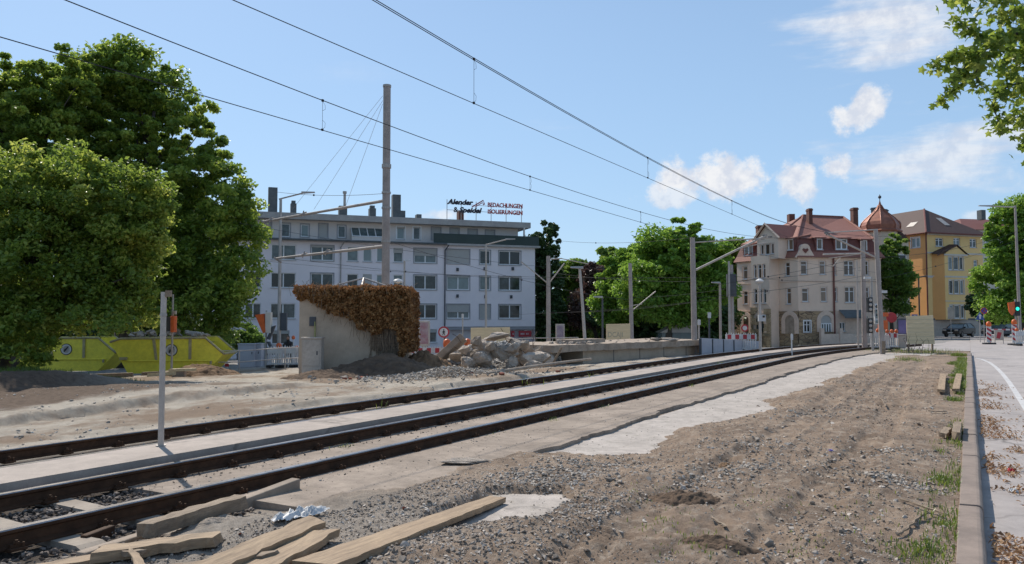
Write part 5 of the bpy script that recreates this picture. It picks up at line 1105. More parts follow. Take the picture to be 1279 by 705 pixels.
# street lamps
l1, h = polething('street_lamp', 'tall street lamp with straight arm before the left part of the apartment block', 'street lamp', 349, 450, 248, 46, .11, 'steel', r1=.075)
e = loc(l1, W(378, 241.5, 46)); arms(l1, [((348.5,249,46),(378,241.5,46),.045)], mat='steel', name='arm'); lamp_head(l1, (e.x-.05, 0, e.z), .75)
MB().box(.12, .45, -.12, .1, loc(l1, W(349,413,46)).z, loc(l1, W(349,391,46)).z).build('traffic_sign_back', M['darkgrey'], l1)
l2, h = polething('street_lamp', 'street lamp with angled arm before the right part of the apartment block', 'street lamp', 607, 424, 306, 64, .1, 'steel_pale', r1=.07); e = loc(l2, W(632,299.5,64)); arms(l2, [((606.5,306,64),(632,299.5,64),.05)], name='arm'); lamp_head(l2, (e.x-.05,0,e.z), .8)
l3, h = polething('street_lamp', 'street lamp on the right edge with an arm pointing left over the road', 'street lamp', 1273, 426, 257, 60, .13, 'mast', r1=.08, lean=-.1); e = loc(l3, W(1240,258,60)); arms(l3, [((1268.5,259,60),(1240,258,60),.05)], name='arm'); lamp_head(l3, (e.x+.05,0,e.z), 1.1, -1)
l4, h = polething('street_lamp', 'brown street lamp with short arm before the yellow house', 'street lamp', 1148, 424, 346, 86, .09, 'darkgrey'); e = loc(l4, W(1158,345,86)); arms(l4, [((1148,346.5,86),(1158,345,86),.07)], mat='darkgrey', name='arm'); lamp_head(l4, (e.x,0,e.z-.05), .75, 1, 'cabinet_white')
l5, h = polething('street_lamp', 'white leaning lamp post standing on the platform remains', 'street lamp', 731, 427, 336, 35, .075, 'steel_pale', lean=-.24, zb=.75); lamp_head(l5, (.15-.24, 0, h+.02), .55, -1, 'steel')
l6, h = polething('street_lamp', 'thin lamp post with flat head behind the white fence panels', 'street lamp', 899.5, 424, 354, 48, .08, 'mast'); lamp_head(l6, (0, 0, h), .5, -1, 'steel')
l7, h = polething('street_lamp', 'white-headed lamp post in front of the sandstone bay', 'street lamp', 949, 437, 352, 42, .075, 'steel_pale'); b = MB(); b.lathe([(.03,h-.1),(.2,h-.02),(.22,h+.05),(.05,h+.16)], 12); b.build('lamp_head', M['white'], l7); MB().box(-.14,.24,-.2,-.07,1.6,1.95).build('signal_box', M['white'], l7); MB().cyl(.13,-.22,1.8,1.9,.06,8).build('signal_lens', M['black'], l7)
l8, h = polething('street_lamp', 'mushroom-headed lamp above the right half of the ivy-covered hut', 'street lamp', 497, 440, 352, 44, .06, 'steel_pale'); MB().lathe([(.05,h-.1),(.26,h-.03),(.27,h+.05),(.18,h+.13),(.03,h+.16)], 14).build('lamp_head', M['white'], l8)
l9, h = polething('street_lamp', 'lamp post with wedge head right of the tall mast', 'street lamp', 505, 440, 326, 58, .08, 'steel_pale'); lamp_head(l9, (-.1, 0, h), .6, 1, 'white')
l10, h = polething('street_lamp', 'dark thin lamp post left of the middle plywood board', 'street lamp', 752.5, 428, 372, 45, .06, 'darkgrey'); lamp_head(l10, (0,0,h), .5, -1, 'steel_pale')
for px, pb, tp, d, r, lab, mt in [(988,437,417,38,.035,'short white marker post beside the track bend','white'), (885.5,440,390,40,.05,'dark striped marker post at the end of the platform remains','darkgrey'), (578,425,392,56,.05,'thin bare post right of the pedestrian sign','steel_pale'), (872.5,424,399,42,.05,'short pale stub pole right of the platform mast','steel_pale')]:
    t, h = polething('marker_post', lab, 'post', px, pb, tp, d, r, mt)
    MB().box(-r*1.6, r*1.6, -r*1.5, -r*.9, h-.3, h-.02).build('marker_plate', M['white'], t)
# pole on the walkway
t, h = polething('signal_post', 'bare grey tube post standing on the raised concrete walkway', 'post', 204.5, None, 365, 9.95, .036, 'steel_pale', zb=.165, r1=.035, n=14)
b = MB(); b.cyl(0,0,h-.3,h-.27,.043,14); b.cyl(0,0,h-.55,h-.53,.042,14); b.cyl(0,0,.0,.02,.06,14); b.build('pole_clamp', M['steel'], t); MB().box(.03,.09,-.03,.03,h-.06,h+.02).build('cable_end', M['wood_old'], t)
# overhead line of each track: messenger, contact wire, droppers
def line(X0, pts_m, pts_c, drops, label, r, s0):
    t = thing('overhead_line', label, 'overhead line', (X0, 0, 0), 0, 'overhead lines above the tracks')
    def path(H): 
        out = []
        for Y in np.concatenate([np.arange(-14, 38, 1.5), np.arange(38, 66, 2)]): out.append(Vector((float(bendx(Y))*.8 if Y > 32 else 0, Y, H(Y))))
        return out
    for dx in ((-.022, .022) if s0 else (0,)): MB().tube([p+Vector((dx, 0, 0)) for p in path(pts_m)], r, 5).build('messenger_wire', M['wire'], t)
    MB().tube(path(pts_c), r*.9, 5).build('contact_wire', M['wire'], t)
    for px, py in drops:
        x_, f_, u_ = ray(px, py); rr = CR*x_+CF*f_; k = X0/rr.x; Y = rr.y*k; b = MB(); o = float(bendx(Y))*.8; zm, zc = pts_m(Y), pts_c(Y)
        b.tube([(o,Y,zc),(o,Y,zm)], .004, 4); b.box(o-.012,o+.012,Y-.02,Y+.02,zm-.02,zm+.02); b.box(o-.012,o+.012,Y-.02,Y+.02,zc-.01,zc+.025)
        b.tube([(o,Y,zm-.02),(o,Y+.06,zm-.06),(o,Y+.07,zm-.14),(o,Y,zm-.18)], .003, 4); b.tube([(o,Y,zc+.02),(o,Y+.06,zc+.06),(o,Y+.07,zc+.14),(o,Y,zc+.18)], .003, 4); b.build('dropper', M['wire'], t)
def Yof(px, X0): x_, f_, u_ = ray(px, 398); rr = CR*x_+CF*f_; return rr.y*X0/rr.x
def zof(px, py, X0):
    x_, f_, u_ = ray(px, py); rr = CR*x_+CF*f_; k = X0/rr.x; return CAMZ+u_*k
def fitq(pl, X0, deg):
    return np.poly1d(np.polyfit([Yof(a, X0) for a, b_ in pl], [zof(a, b_, X0) for a, b_ in pl], deg))
XN, XF = -7.06, -9.68
n_m = fitq([(467,0),(592,74),(700,137),(809,197),(914,251)], XN, 2); n_c = fitq([(290,0),(380,39),(593,130),(700,176),(810,222),(916,269)], XN, 1)
f_m = fitq([(80,0),(403,127),(480,154),(548,180),(680,227),(800,265)], XF, 2); f_c = fitq([(0,47),(380,157),(403,162),(680,243),(800,278)], XF, 1)
def capz(fn, lo, hi): return lambda Y: float(min(max(fn(Y), lo), hi))
line(XN, capz(n_m, 4.5, 8.2), capz(n_c, 4.4, 6.2), [(592,74),(809,197),(914,251)], 'nearer tram overhead line with double carrying wire crossing the sky', .0068, True)
line(XF, capz(f_m, 4.5, 8.0), capz(f_c, 4.2, 6.2), [(403,127),(662,222),(800,265)], 'farther tram overhead line, lower in the sky, ending at the white strut', .008, False)
# span wires between masts and across the background
spans = [((345,321,38),(684,349,52)), ((300,279,45),(684,334,52)), ((320,325,60),(866,347,40)), ((345,240,40),(480,242,32)), ((684,340,52),(866,352,40)), ((640,393,58),(910,372,50)), ((690,300,60),(866,297,40)), ((868,372,40),(1078,345,45)),
         ((868,360,40),(1096,318,40)), ((911,352,50),(1078,334,45)), ((1078,352,45),(1270,300,60)), ((790,372,60),(913,360,50)), ((866,300,40),(955,299,40.5)), ((685,390,52),(866,378,40)), ((481,300,32),(789,375,60)), ((913,345,50),(1096,352,40)), ((1098,322,40),(1268,290,60))]
for k, (a, e) in enumerate(spans):
    p, q = W(*a), W(*e); b = MB(); pts = [p.lerp(q, s/10)-Vector((0,0,(q-p).length*.012*(1-(2*s/10-1)**2))) for s in range(11)]
    b.tube([v-p for v in pts], .0085, 4); i = 4; c = pts[i]-p; b.ball(c, (.05,.05,.05), 6, 4); o = b.build('span_wire', M['wire'], None, p)
    L_ = ['span wire from the lower mast arm to the Y-strutted mast', 'high span wire across the attic of the apartment block', 'span wire over the second floor of the apartment block to the platform mast', 'short wire tying the tallest mast to the left', 'span wire between the Y-strutted mast and the platform mast', 'low span wire through the middle trees', 'highest thin wire over the middle trees', 'span wire across the first floor of the corner house', 'span wire crossing the corner house to the rust-footed mast', 'span wire between the dark square mast and the double mast', 'span wire from the double mast to the right edge lamp', 'wire between the slim mast and the dark square mast', 'short wire along the white strut', 'lowest span wire between Y-strutted mast and platform mast', 'long falling wire from the tallest mast to the slim mast', 'wire sagging before the corner house bay', 'high wire in front of the yellow house'][k]
    tag(o, L_, 'wire', 'span wires between the masts')

# ------------------------------------------------------------------ signs, signals, barriers
def lampball(p, t, r=.1, name='warning_lamp'):
    b = MB(); b.lathe([(r*.5,0),(r*.9,.02),(r,r*.9),(r*.8,r*1.7),(r*.3,r*2.05),(.01,r*2.1)], 12, p); return b.build(name, M['orange'], t, smooth=True)
def signal(kind, label, px, pyb, top, d, head=None, cover=None, r=.06, dirx=-1):
    t, h = polething('traffic_light', label, 'traffic light', px, pyb, top, d, r, 'steel'); return t, h
t, h = signal('', 'traffic light wrapped in an orange cover beside the left lamp post', 333, 452, 388, 42)
zc = loc(t, W(333,402,42)).z; b = MB(); b.box(-.02,.28,-.16,.16,zc-.6,zc+.5); b.build('signal_head', M['trim'], t, bevel=.03)
b = MB(); b.prism([(-.55,zc+.35),(-.1,zc+.42),(.02,zc-.55),(-.12,zc-.6)], -.17, .17, 'y'); b.build('orange_cover', M['orange'], t); b = MB(); b.prism([(.32,zc-.25),(.5,zc-.2),(.2,zc-.95),(.05,zc-.9)], -.1, .1, 'y'); b.prism([(.05,zc-1.05),(.2,zc-1.05),(.5,zc-1.7),(.38,zc-1.75)], -.1, .1, 'y'); b.build('signal_back', M['darkgrey'], t)
t, h = signal('', 'traffic light in an orange tube cover seen behind the walkway post', 216, 470, 368, 33, r=.045)
zc = loc(t, W(216,405,33)).z; b = MB(); b.lathe([(.05,-.34),(.125,-.33),(.13,.3),(.11,.34)], 12, (.09,-.1,zc)); b.build('orange_cover', M['orange'], t); MB().box(-.28,-.07,-.1,.1,zc-.3,zc+.3).build('signal_head', M['darkgrey'], t); MB().box(.05,.16,-.1,.02,zc+.4,zc+.55).build('signal_cap', M['cabinet'], t)
t, h = signal('', 'cluster of white and green-lit traffic lights left of the rust-footed mast', 1089, 437, 346, 43, r=.07)
for k, (px, py, w) in enumerate(((1085,381,.16),(1085,407,.16),(1093,389,.14),(1093,396,.14))):
    c = loc(t, W(px,py,43)); b = MB(); b.box(c.x-w,c.x+w*.6,-.3,-.05,c.z-.4,c.z+.4); o = b.build('signal_head', M['black' if k < 2 else 'white'], t, bevel=.02)
    b = MB()
    for q in (-.25, 0, .25): b.lathe([(.1,-.02),(.1,.1),(.08,.12)], 10, (0,0,0)) if 0 else b.ball((c.x-w*.2,-.31,c.z+q), (.09,.04,.09), 8, 5)
    b.build('lens', M['steel_pale'] if k < 2 else M['glass'], o)
c = loc(t, W(1096,398,43)); b = MB(); b.box(c.x+.05,c.x+.5,-.12,.1,c.z-.6,c.z-.1); b.box(c.x+.1,c.x+.55,-.1,.08,c.z+.1,c.z+.32); b.build('orange_cover', M['orange'], t)
b = MB(); b.tube([(c.x+.75,-.05,c.z+.05),(c.x+.75,.0,c.z+.05)], .28, 16); b.build('round_sign_back', M['red'], t); b = MB(); b.box(-.45,-.1,-.2,-.05,h-.12,h-.0); b.box(.35,.75,-.2,-.05,h*.78,h*.78+.14); b.build('camera_head', M['white'], t)
t, h = signal('', 'traffic light showing green with orange shield behind, near the right edge', 1268, 424, 374, 56, r=.07)
c = loc(t, W(1268,386,56)); b = MB(); b.box(c.x-.14,c.x+.2,-.25,.05,c.z-.5,c.z+.5); b.build('signal_head', M['black'], t, bevel=.03)
glow = bpy.data.materials.new('green_signal_light'); glow.use_nodes = True; bs = glow.node_tree.nodes['Principled BSDF']; bs.inputs['Base Color'].default_value = (.02,.4,.3,1); bs.inputs['Emission Color'].default_value = (.02,.85,.6,1); bs.inputs['Emission Strength'].default_value = 1.3
MB().ball((c.x,-.27,c.z), (.13,.06,.13), 12, 6).build('green_light', glow, t); b = MB(); b.prism([(-.62,c.z+.42),(-.1,c.z+.5),(-.15,c.z-.2),(-.35,c.z-.45),(-.55,c.z-.2)], -.2, -.1, 'y'); b.build('orange_cover', M['orange'], t)
# no-pedestrians sign
t, h = polething('no_pedestrians_sign', 'round red-rimmed no-pedestrians sign above the barrier', 'sign', 554.5, 446, 408, 42, .03, 'steel_pale'); zc = loc(t, W(554,415,42)).z
MB().tube([(0,-.05,zc),(0,-.035,zc)], .30, 24).build('sign_disc', M['red'], t); MB().tube([(0,-.06,zc),(0,-.052,zc)], .22, 24).build('sign_face', M['white'], t)
b = MB(); b.ball((0,-.066,zc+.13), (.03,.006,.03), 8, 5); b.prism([(-.03,zc+.09),(.03,zc+.09),(.035,zc-.03),(.07,zc-.17),(.035,zc-.17),(0,zc-.06),(-.04,zc-.17),(-.075,zc-.17),(-.03,zc-.03)], -.07, -.062, 'y'); b.prism([(.03,zc+.07),(.085,zc-.02),(.065,zc-.03),(.02,zc+.03)], -.07, -.062, 'y'); b.prism([(-.03,zc+.07),(-.085,zc-.02),(-.065,zc-.03),(-.02,zc+.03)], -.07, -.062, 'y'); b.build('pedestrian_symbol', M['black'], t)
t, h = polething('no_stopping_sign', 'blue and red signs on twin posts right of the parked dark car', 'sign', 1223, 427, 396, 62, .03, 'steel_pale'); zc = h+.05
b = MB(); b.prism([(-.36,zc-.28),(.36,zc-.28),(0,zc+.34)], -.05, -.03, 'y'); blue = pmat('sign_blue', (.02,.07,.28), None, 3, .5, 0); b.build('arrow_sign', blue, t)
b = MB(); b.tube([(.32,-.07,zc+.42),(.32,-.055,zc+.42)], .27, 20); o = b.build('sign_disc', M['red'], t); b = MB(); b.tube([(.32,-.08,zc+.42),(.32,-.072,zc+.42)], .21, 20); b.build('sign_face', blue, t); b = MB(); b.tube([(.17,-.085,zc+.57),(.47,-.085,zc+.27)], .028, 5); b.tube([(.17,-.085,zc+.27),(.47,-.085,zc+.57)], .028, 5); b.build('cross_bars', M['red'], o)
b = MB(); b.cyl(.32,0,0,zc+.5,.025,7); b.build('second_pole', M['steel_pale'], t); b = MB(); b.prism([(-.07,zc-.2),(.07,zc-.2),(.07,zc+.02),(.14,zc+.02),(0,zc+.16),(-.14,zc+.02),(-.07,zc+.02)], -.06, -.052, 'y'); b.build('arrow_symbol', M['white'], t)
t, h = polething('info_sign', 'small blue information sign peeping over the right plywood board', 'sign', 1141.5, 428, 393, 50, .025, 'steel'); b = MB(); b.box(-.18,.18,-.06,-.03,h-.3,h); b.build('sign_face', blue, t); b = MB(); b.box(-.05,.05,-.07,-.061,h-.22,h-.06); b.build('symbol', M['white'], t)
t, h = polething('stop_sign', 'small round red and white sign left of the sandstone bay', 'sign', 929.5, 430, 410, 52, .03, 'steel'); b = MB(); b.tube([(0,-.06,h),(0,-.04,h)], .24, 18); b.build('sign_disc', M['red'], t); b = MB(); b.tube([(0,-.07,h),(0,-.062,h)], .15, 18); b.build('sign_face', M['white'], t)
t, h = polething('street_sign', 'thin sign post with a plate in front of the yellow bay window', 'sign', 1187, 424, 384, 74, .03, 'steel'); MB().box(-.3,.3,-.06,-.03,h-1.1,h).build('sign_back', M['steel'], t)
# beacons
def beacon(px, pyb, top, d, label):
    t = thing('traffic_beacon', label, 'beacon', PXY(px, d), TH, 'red and white beacons on the road'); t.location.z = roadz(0, t.location.y)+.0; p = t.location
    w = .17; zt = W(px, top, d).z-p.z; b = MB(); b.box(-.4,.4,-.2,.2,.0,.11); b.build('foot', M['black'], t, bevel=.03); b = MB(); b.box(-w,w,-.02,.02,.16,zt); b.cyl(0,0,.1,.2,.04,8); bd = b; b = bd; z = .2; 
    while z < zt-.12:
        z2 = z+.16; b.add([(-w+.01,-.024,min(z+.20,zt)),(w-.01,-.024,z),(w-.01,-.024,min(z2,zt)),(-w+.01,-.024,min(z2+.2,zt))], [(0,1,2,3)], 1); z += .32
    b.build('board', [M['white'], M['red']], t); lampball((0,0,zt), t, .17); return t
beacon(1234, 430, 408, 56, 'left one of the two striped beacons with orange lamps on the road'); beacon(1266, 430, 405.5, 54, 'right one of the two striped beacons, beside the white barrier at the edge')
b = None
bar = thing('barrier_bar', 'thin red and white barrier bar between the two beacons', 'barrier', onground(1250, 60), TH); bar.location.z = roadz(0, bar.location.y)
for k in range(8):
    MB().box(-.9+k*.3, -.6+k*.3, -.02, .02, .95, 1.06).build('bar_segment', M['red' if k % 2 else 'white'], bar)
for x in (-.85, 1.45): MB().box(x-.02, x+.02, -.02, .02, 0, .94).build('leg', M['red'], bar)
fr = thing('notice_frame', 'low framed notice board standing between the two beacons', 'sign', PXY(1246.5, 58), TH); fr.location.z = roadz(0, fr.location.y)
b = MB(); b.box(-.33,-.28,-.02,.02,0,1.0); b.box(.28,.33,-.02,.02,0,1.0); b.box(-.28,.28,-.02,.02,.95,1.0); b.build('frame', M['steel_pale'], fr); MB().box(-.27,.27,-.01,.01,.25,.94).build('panel', M['cabinet'], fr); MB().prism([(-.2,.4),(.05,.35),(.2,.8),(-.1,.85)], -.02, -.011, 'y').build('poster_print', M['red'], fr)
# plastic fence barriers
def fence_barrier(px, d, wid, label, stripes=True, lamps=0, hgt=1.0, slats=True, rz=None, z=None, grp='white plastic construction barriers'):
    p = onground(px, d); 
    if z is not None: p.z = z
    t = thing('construction_barrier', label, 'barrier', p, TH if rz is None else rz, grp); w = wid/2; b = MB()
    b.box(-w,w,-.025,.025,hgt*.66,hgt*.94); b.box(-w,w,-.025,.025,.14,.22)
    k = max(3, int(wid/.12)); 
    for i in range(k):
        x = -w+(i+.5)*wid/k; b.box(x-.028,x+.028,-.02,.02,.221,hgt*.659); b.prism([(x-.03,hgt*.941),(x+.03,hgt*.941),(x,hgt*1.03)], -.02, .02, 'y')
    fp = b
    for x in (-w+.15, w-.15): MB().box(x-.1,x+.1,-.35,.35,.0,.12).build('foot', M['black'], t)
    if stripes:
        n = max(2, int(wid/.36))
        for i in range(n): x = -w+(i+.25)*wid/n; fp.box(x, x+wid/n*.5, -.03, -.0245, hgt*.68, hgt*.92, 1)
    fp.build('fence_panel', [M['white'], M['red']], t)
    for i in range(lamps): lampball((-w+.1+(wid-.2)*(i/(max(lamps-1, 1))), 0, hgt*.95), t, .1)
    return t
fence_barrier(536, 40, 2.1, 'barrier with red squares left of the tilted slab, below the pedestrian sign', z=-.65)
fence_barrier(575, 41, 1.6, 'barrier hidden behind the rubble heap, with orange lamps', z=-.6)
for k, px in enumerate((344, 361, 378)): fence_barrier(px, 40.5+k*.1, .74, ['left white slatted barrier behind the railing', 'middle white slatted barrier behind the railing', 'white slatted barrier meeting the left side of the hut'][k], stripes=False, z=-.72, hgt=1.05)
fence_barrier(925, 43.5, 1.65, 'red-striped barrier on top of the white fence panels left of the bay', z=-.05, rz=TH-.15)
fence_barrier(1113, 46, .72, 'barrier with three orange lamps right of the rust-footed mast', lamps=3, z=-.03); fence_barrier(1091.5, 45.5, .55, 'plain white barrier with orange lamps behind the traffic light cluster', stripes=False, lamps=2, z=-.03, hgt=1.05); fence_barrier(1106, 44, .35, 'narrow white barrier end beside the rust-footed mast', stripes=False, z=-.03, hgt=.9)
fence_barrier(1285, 52, 1.9, 'white barrier with orange lamps at the right edge', stripes=False, lamps=4, z=roadz(0, 60), hgt=1.0)
# big orange lamps on posts
for px, py, d, rr, lab in [(558.5,434,39.5,.2,'big orange warning lamp beside the tilted slab'), (584,433,40,.19,'big orange warning lamp behind the rubble boulders'), (349,437,42,.17,'orange warning lamp at the foot of the left street lamp'), (371.5,440,41,.16,'orange warning lamp at the left corner of the hut'), (285,441,39,.13,'orange-topped marker right of the loaded skip'), (648,436,46,.14,'orange warning lamp in front of the red shop sign'), (367,424,44,.1,'orange lamp on a thin tripod left of the hut')]:
    p = onground(px, d); t = thing('warning_lamp', lab, 'warning lamp', p, TH, 'orange warning lamps of the building site'); zt = W(px, py, d).z-p.z
    MB().cyl(0,0,0,zt,.03,8).build('post', M['white'], t); lampball((0,0,zt), t, rr); MB().box(-.15,.15,-.15,.15,0,.08).build('foot', M['black'], t)
    if px == 285: b = MB(); b.box(-.1,.1,-.04,-.031,.2,.35); b.box(-.1,.1,-.04,-.031,.55,.7); b.build('red_stripes', M['red'], t)
# plywood boards
def board_sign(px0, px1, top, bot, d, label, tilt=0, marks=None):
    p = PXY((px0+px1)/2, d); p.z = W((px0+px1)/2, bot, d).z; t = thing('plywood_board', label, 'board', p, TH, 'plywood boards around the site'); w = (px1-px0)/FPX*d/2; h = (bot-top)/FPX*d
    o = MB().prism([(-w,0),(w,0),(w-tilt,h),(-w-tilt*.6,h*.97)], -.02, .02, 'y').build('board', M['plywood'], t)
    b = MB(); b.box(-w+.05,-w+.13,.021,.1,-.6,h*.9); b.box(w-.13,w-.05,.021,.1,-.6,h*.9); b.build('post', M['wood_old'], t)
    if marks: 
        me, wd_ = textmesh(marks, .42, .002); sc = 2*w*.62/wd_; co = np.empty(len(me.vertices)*3); me.vertices.foreach_get('co', co); co = co.reshape(-1,3)*np.array([sc,1,1.0])+np.array([-w+.08,-.024,h*.18]); me.vertices.foreach_set('co', co.ravel()); me.materials.append(M['faint']); link('faded_lettering', me, t)
    return t
M['faint'] = pmat('faded_paint', (.36,.34,.27), None, 3, .8, 0)
board_sign(757,787,404.5,425,46,'small plywood board with faded writing behind the platform', marks='DCAJI'); board_sign(588,637,409,431,43,'pale yellow plywood board behind the boulder heap')
t = board_sign(1132,1166,394,430,42,'large plywood board standing on the verge before the yellow house', .05); 
b = MB()
for k in range(6): b.box(-.70,.68,-.0235,-.021,.18+k*.22,.192+k*.22)
b.build('board_joints', M['faint'], t)
# poster stand, advertising column, cabinets
def poster(px0, px1, top, bot, d, label, kind, img, fr='steel_pale'):
    p = onground((px0+px1)/2, d); t = thing(kind, label, 'advertising', p, TH); w = (px1-px0)/FPX*d/2; z1 = W(px0, top, d).z-p.z; z0 = max(W(px0, bot, d).z-p.z, .1)
    MB().box(-w,w,-.12,.12,z0-.02,z1).build('housing', M[fr], t, bevel=.02); MB().box(-w+.08,w-.08,-.13,-.121,z0+.1,z1-.1).build('poster', img, t); MB().box(-w*.6,w*.6,-.1,.1,-.3,z0-.025).build('foot', M['steel'], t); return t
pm = pmat('poster_pink', (.40,.33,.33), (.30,.12,.15), 2.5, .4, 0, spots=.55, spotcol=(.25,.2,.24)); pv = pmat('poster_violet', (.16,.12,.28), (.09,.07,.17), 1.2, .35, 0); pg = pmat('poster_grey', (.34,.32,.34), (.2,.14,.2), 2, .5, 0)
poster(523.5,537,401,432,47,'illuminated poster stand with a pinkish picture at the foot of the apartment block','poster_stand',pm); poster(1118.5,1131.5,398,419,48,'dark framed violet poster left of the large plywood board','poster_stand',pv,'darkgrey'); poster(694,705,405,425,57,'grey poster pillar right of the Y-strutted mast','poster_pillar',pg)
def cabinet(px0, px1, top, d, label, mat='cabinet', dep=.4, bot=None, rz=TH):
    p = onground((px0+px1)/2, d); p.z = W(px0, bot, d).z if bot else p.z; t = thing('cable_cabinet', label, 'cabinet', p, rz); w = (px1-px0)/FPX*d/2; z1 = W(px0, top, d).z-p.z
    MB().box(-w,w,0,dep,-.2,z1-.06).build('housing', M[mat], t, bevel=.012); MB().box(-w-.03,w+.03,-.03,dep+.03,z1-.058,z1).build('lid', M[mat], t, bevel=.012)
    MB().box(-w+.05,w-.05,-.016,-.002,z1*.28,z1-.12).build('door', M[mat], t, bevel=.005); MB().box(-w+.02,w-.02,-.012,-.002,.02,z1*.26).build('base_panel', M[mat], t); MB().box(w-.16,w-.12,-.03,-.017,z1*.55,z1*.65).build('handle', M['darkgrey'], t); return t
cabinet(377.5,402,421.5,27,'grey cable cabinet standing against the hut wall', bot=471); cabinet(1121,1131,418,46,'grey cabinet below the violet poster', bot=430)
cabinet(298,319,429.5,43,'wide white cabinet behind the railing', 'cabinet_white', .5); cabinet(319.6,327,429,43.2,'narrow white cabinet next to the wide one', 'cabinet_white', .5); cabinet(328,338,433,44,'pale cabinet between the white cabinets and the barriers', 'cabinet_white', .5)
# railings
def railing(pts, label, hgt=1.0, mids=(.5,), r=.025):
    ps = [onground(px, d) for px, d in pts]; t = thing('railing', label, 'railing', ps[0], 0); b = MB()
    for z in (hgt, *[hgt*m for m in mids]): b.tube([(p-ps[0])+Vector((0,0,z)) for p in ps], r, 7)
    b.build('rail_tube', M['steel_pale'], t)
    for p in ps: MB().cyl((p-ps[0]).x, (p-ps[0]).y, (p-ps[0]).z-.2, (p-ps[0]).z+hgt, r, 7).build('post', M['steel'], t)
railing([(262,35.5),(300,36),(357,37.5),(374,38)], 'grey tube railing between the loaded skip and the hut'); railing([(325,44),(345,44.5),(362,45)], 'second grey railing behind the first, before the barriers', .9)
railing([(640,50),(652,50),(668,51),(690,52),(722,53)], 'railing behind the right rubble heap', 1.0)
# white fence panels left of the corner house
wf = thing('panel_fence', 'white panel fence with dark posts beside the track bend', 'fence', onground(876, 40.5), 0); a = PXY(874, 39.0); e = PXY(950, 46); p0_ = Vector((a.x, a.y, -.12)); u_ = Vector((e.x-a.x, e.y-a.y, 0)); L_ = u_.length; u_.normalize(); wf.location = p0_; wf.rotation_euler.z = math.atan2(u_.y, u_.x)
for k in range(6):
    x0 = k*L_/6; b = MB(); b.prism([(x0+.05,-.1),(x0+L_/6-.05,-.1),(x0+L_/6-.05,.92-.06*(k+1)),(x0+.05,.92-.06*k)], -.03, .03, 'y'); b.build('panel', M['cabinet_white'], wf); MB().box(x0-.045, x0+.045, -.06, .04, -.15, .9-.06*k).build('post', blue if 0 else M['darkgrey'], wf)
# ------------------------------------------------------------------ cars
def car(label, px, d, heading, z, paint):
    p = PXY(px, d); p.z = z; t = thing('parked_car', label, 'car', p, heading); L, Wd = 4.35, 1.76
    side = [(-2.15,.32),(-2.18,.62),(-2.1,.82),(-1.95,.95),(-.95,1.0),(1.85,1.04),(2.08,.98),(2.15,.6),(2.12,.32)]
    b = MB(); b.prism(side, -Wd/2, Wd/2, 'y'); b.build('body', paint, t, bevel=.07)
    prof = [(-1.05,1.0),(-.35,1.42),(.2,1.5),(1.3,1.47),(1.98,1.03)]; inn = [(x, z_) for x, z_ in prof]; b = MB(); n = len(prof); vs = [(x, -Wd/2+(.06 if z_ < 1.2 else .2), z_) for x, z_ in prof]+[(x, Wd/2-(.06 if z_ < 1.2 else .2), z_) for x, z_ in prof]
    b.add(vs, [tuple(range(n)), tuple(range(2*n-1, n-1, -1))]+[(i, n+i, n+i+1, i+1) for i in range(n-1)]); b.build('cabin_glass', M['glass'], t, recalc=True)
    b = MB(); b.add([(-.42,-.66,1.425),(.2,-.67,1.515),(1.32,-.67,1.485),(1.32,.67,1.485),(.2,.67,1.515),(-.42,.66,1.425)], [(0,1,4,5),(1,2,3,4)])
    for s in (-1, 1):
        for (xa, za, xb, zb_) in ((-1.05,1.0,-.36,1.43),(.35,1.02,.3,1.5),(1.98,1.03,1.3,1.48)): b.tube([(xa,s*(Wd/2-.055),za),(xb,s*(Wd/2-.2),zb_)], .035, 5)
        b.tube([(-.36,s*(Wd/2-.2),1.43),(.2,s*(Wd/2-.2),1.5),(1.3,s*(Wd/2-.2),1.48)], .035, 5)
    b.build('roof', paint, t)
    for x in (-1.32, 1.32):
        for s in (-1, 1):
            b = MB(); b.tube([(x,s*(Wd/2-.19),.32),(x,s*(Wd/2+.015),.32)], .32, 18); o = b.build('wheel', M['black'], t); b = MB(); b.tube([(x,s*(Wd/2+.0),.32),(x,s*(Wd/2+.025),.32)], .2, 12); b.build('rim', M['steel'], o)
    for s in (-1, 1):
        MB().box(-2.2,-2.0,s*.62-.18,s*.62+.18,.66,.82).build('headlight', M['steel_pale'], t, bevel=.03); MB().box(2.05,2.17,s*.68-.14,s*.68+.14,.72,.92).build('taillight', M['red'], t); MB().box(-.75,-.6,s*(Wd/2+.02)-.08,s*(Wd/2+.02)+.08,1.0,1.12).build('mirror', paint, t)
    MB().box(-2.215,-2.18,-.26,.26,.42,.53).build('number_plate', M['white'], t); MB().box(-2.205,-2.17,-.55,.55,.56,.66).build('grille', M['black'], t); return t
pnt = pmat('car_paint_black', (.012,.014,.018), None, 3, .18, 0); pnt2 = pmat('car_paint_blue_grey', (.05,.06,.075), None, 3, .2, 0)
car('black parked estate car in front of the yellow house', 1197, 88, TH+R(38), -.27, pnt); car('grey parked car half hidden behind the right beacons', 1252, 84, TH+R(20), -.22, pnt2)
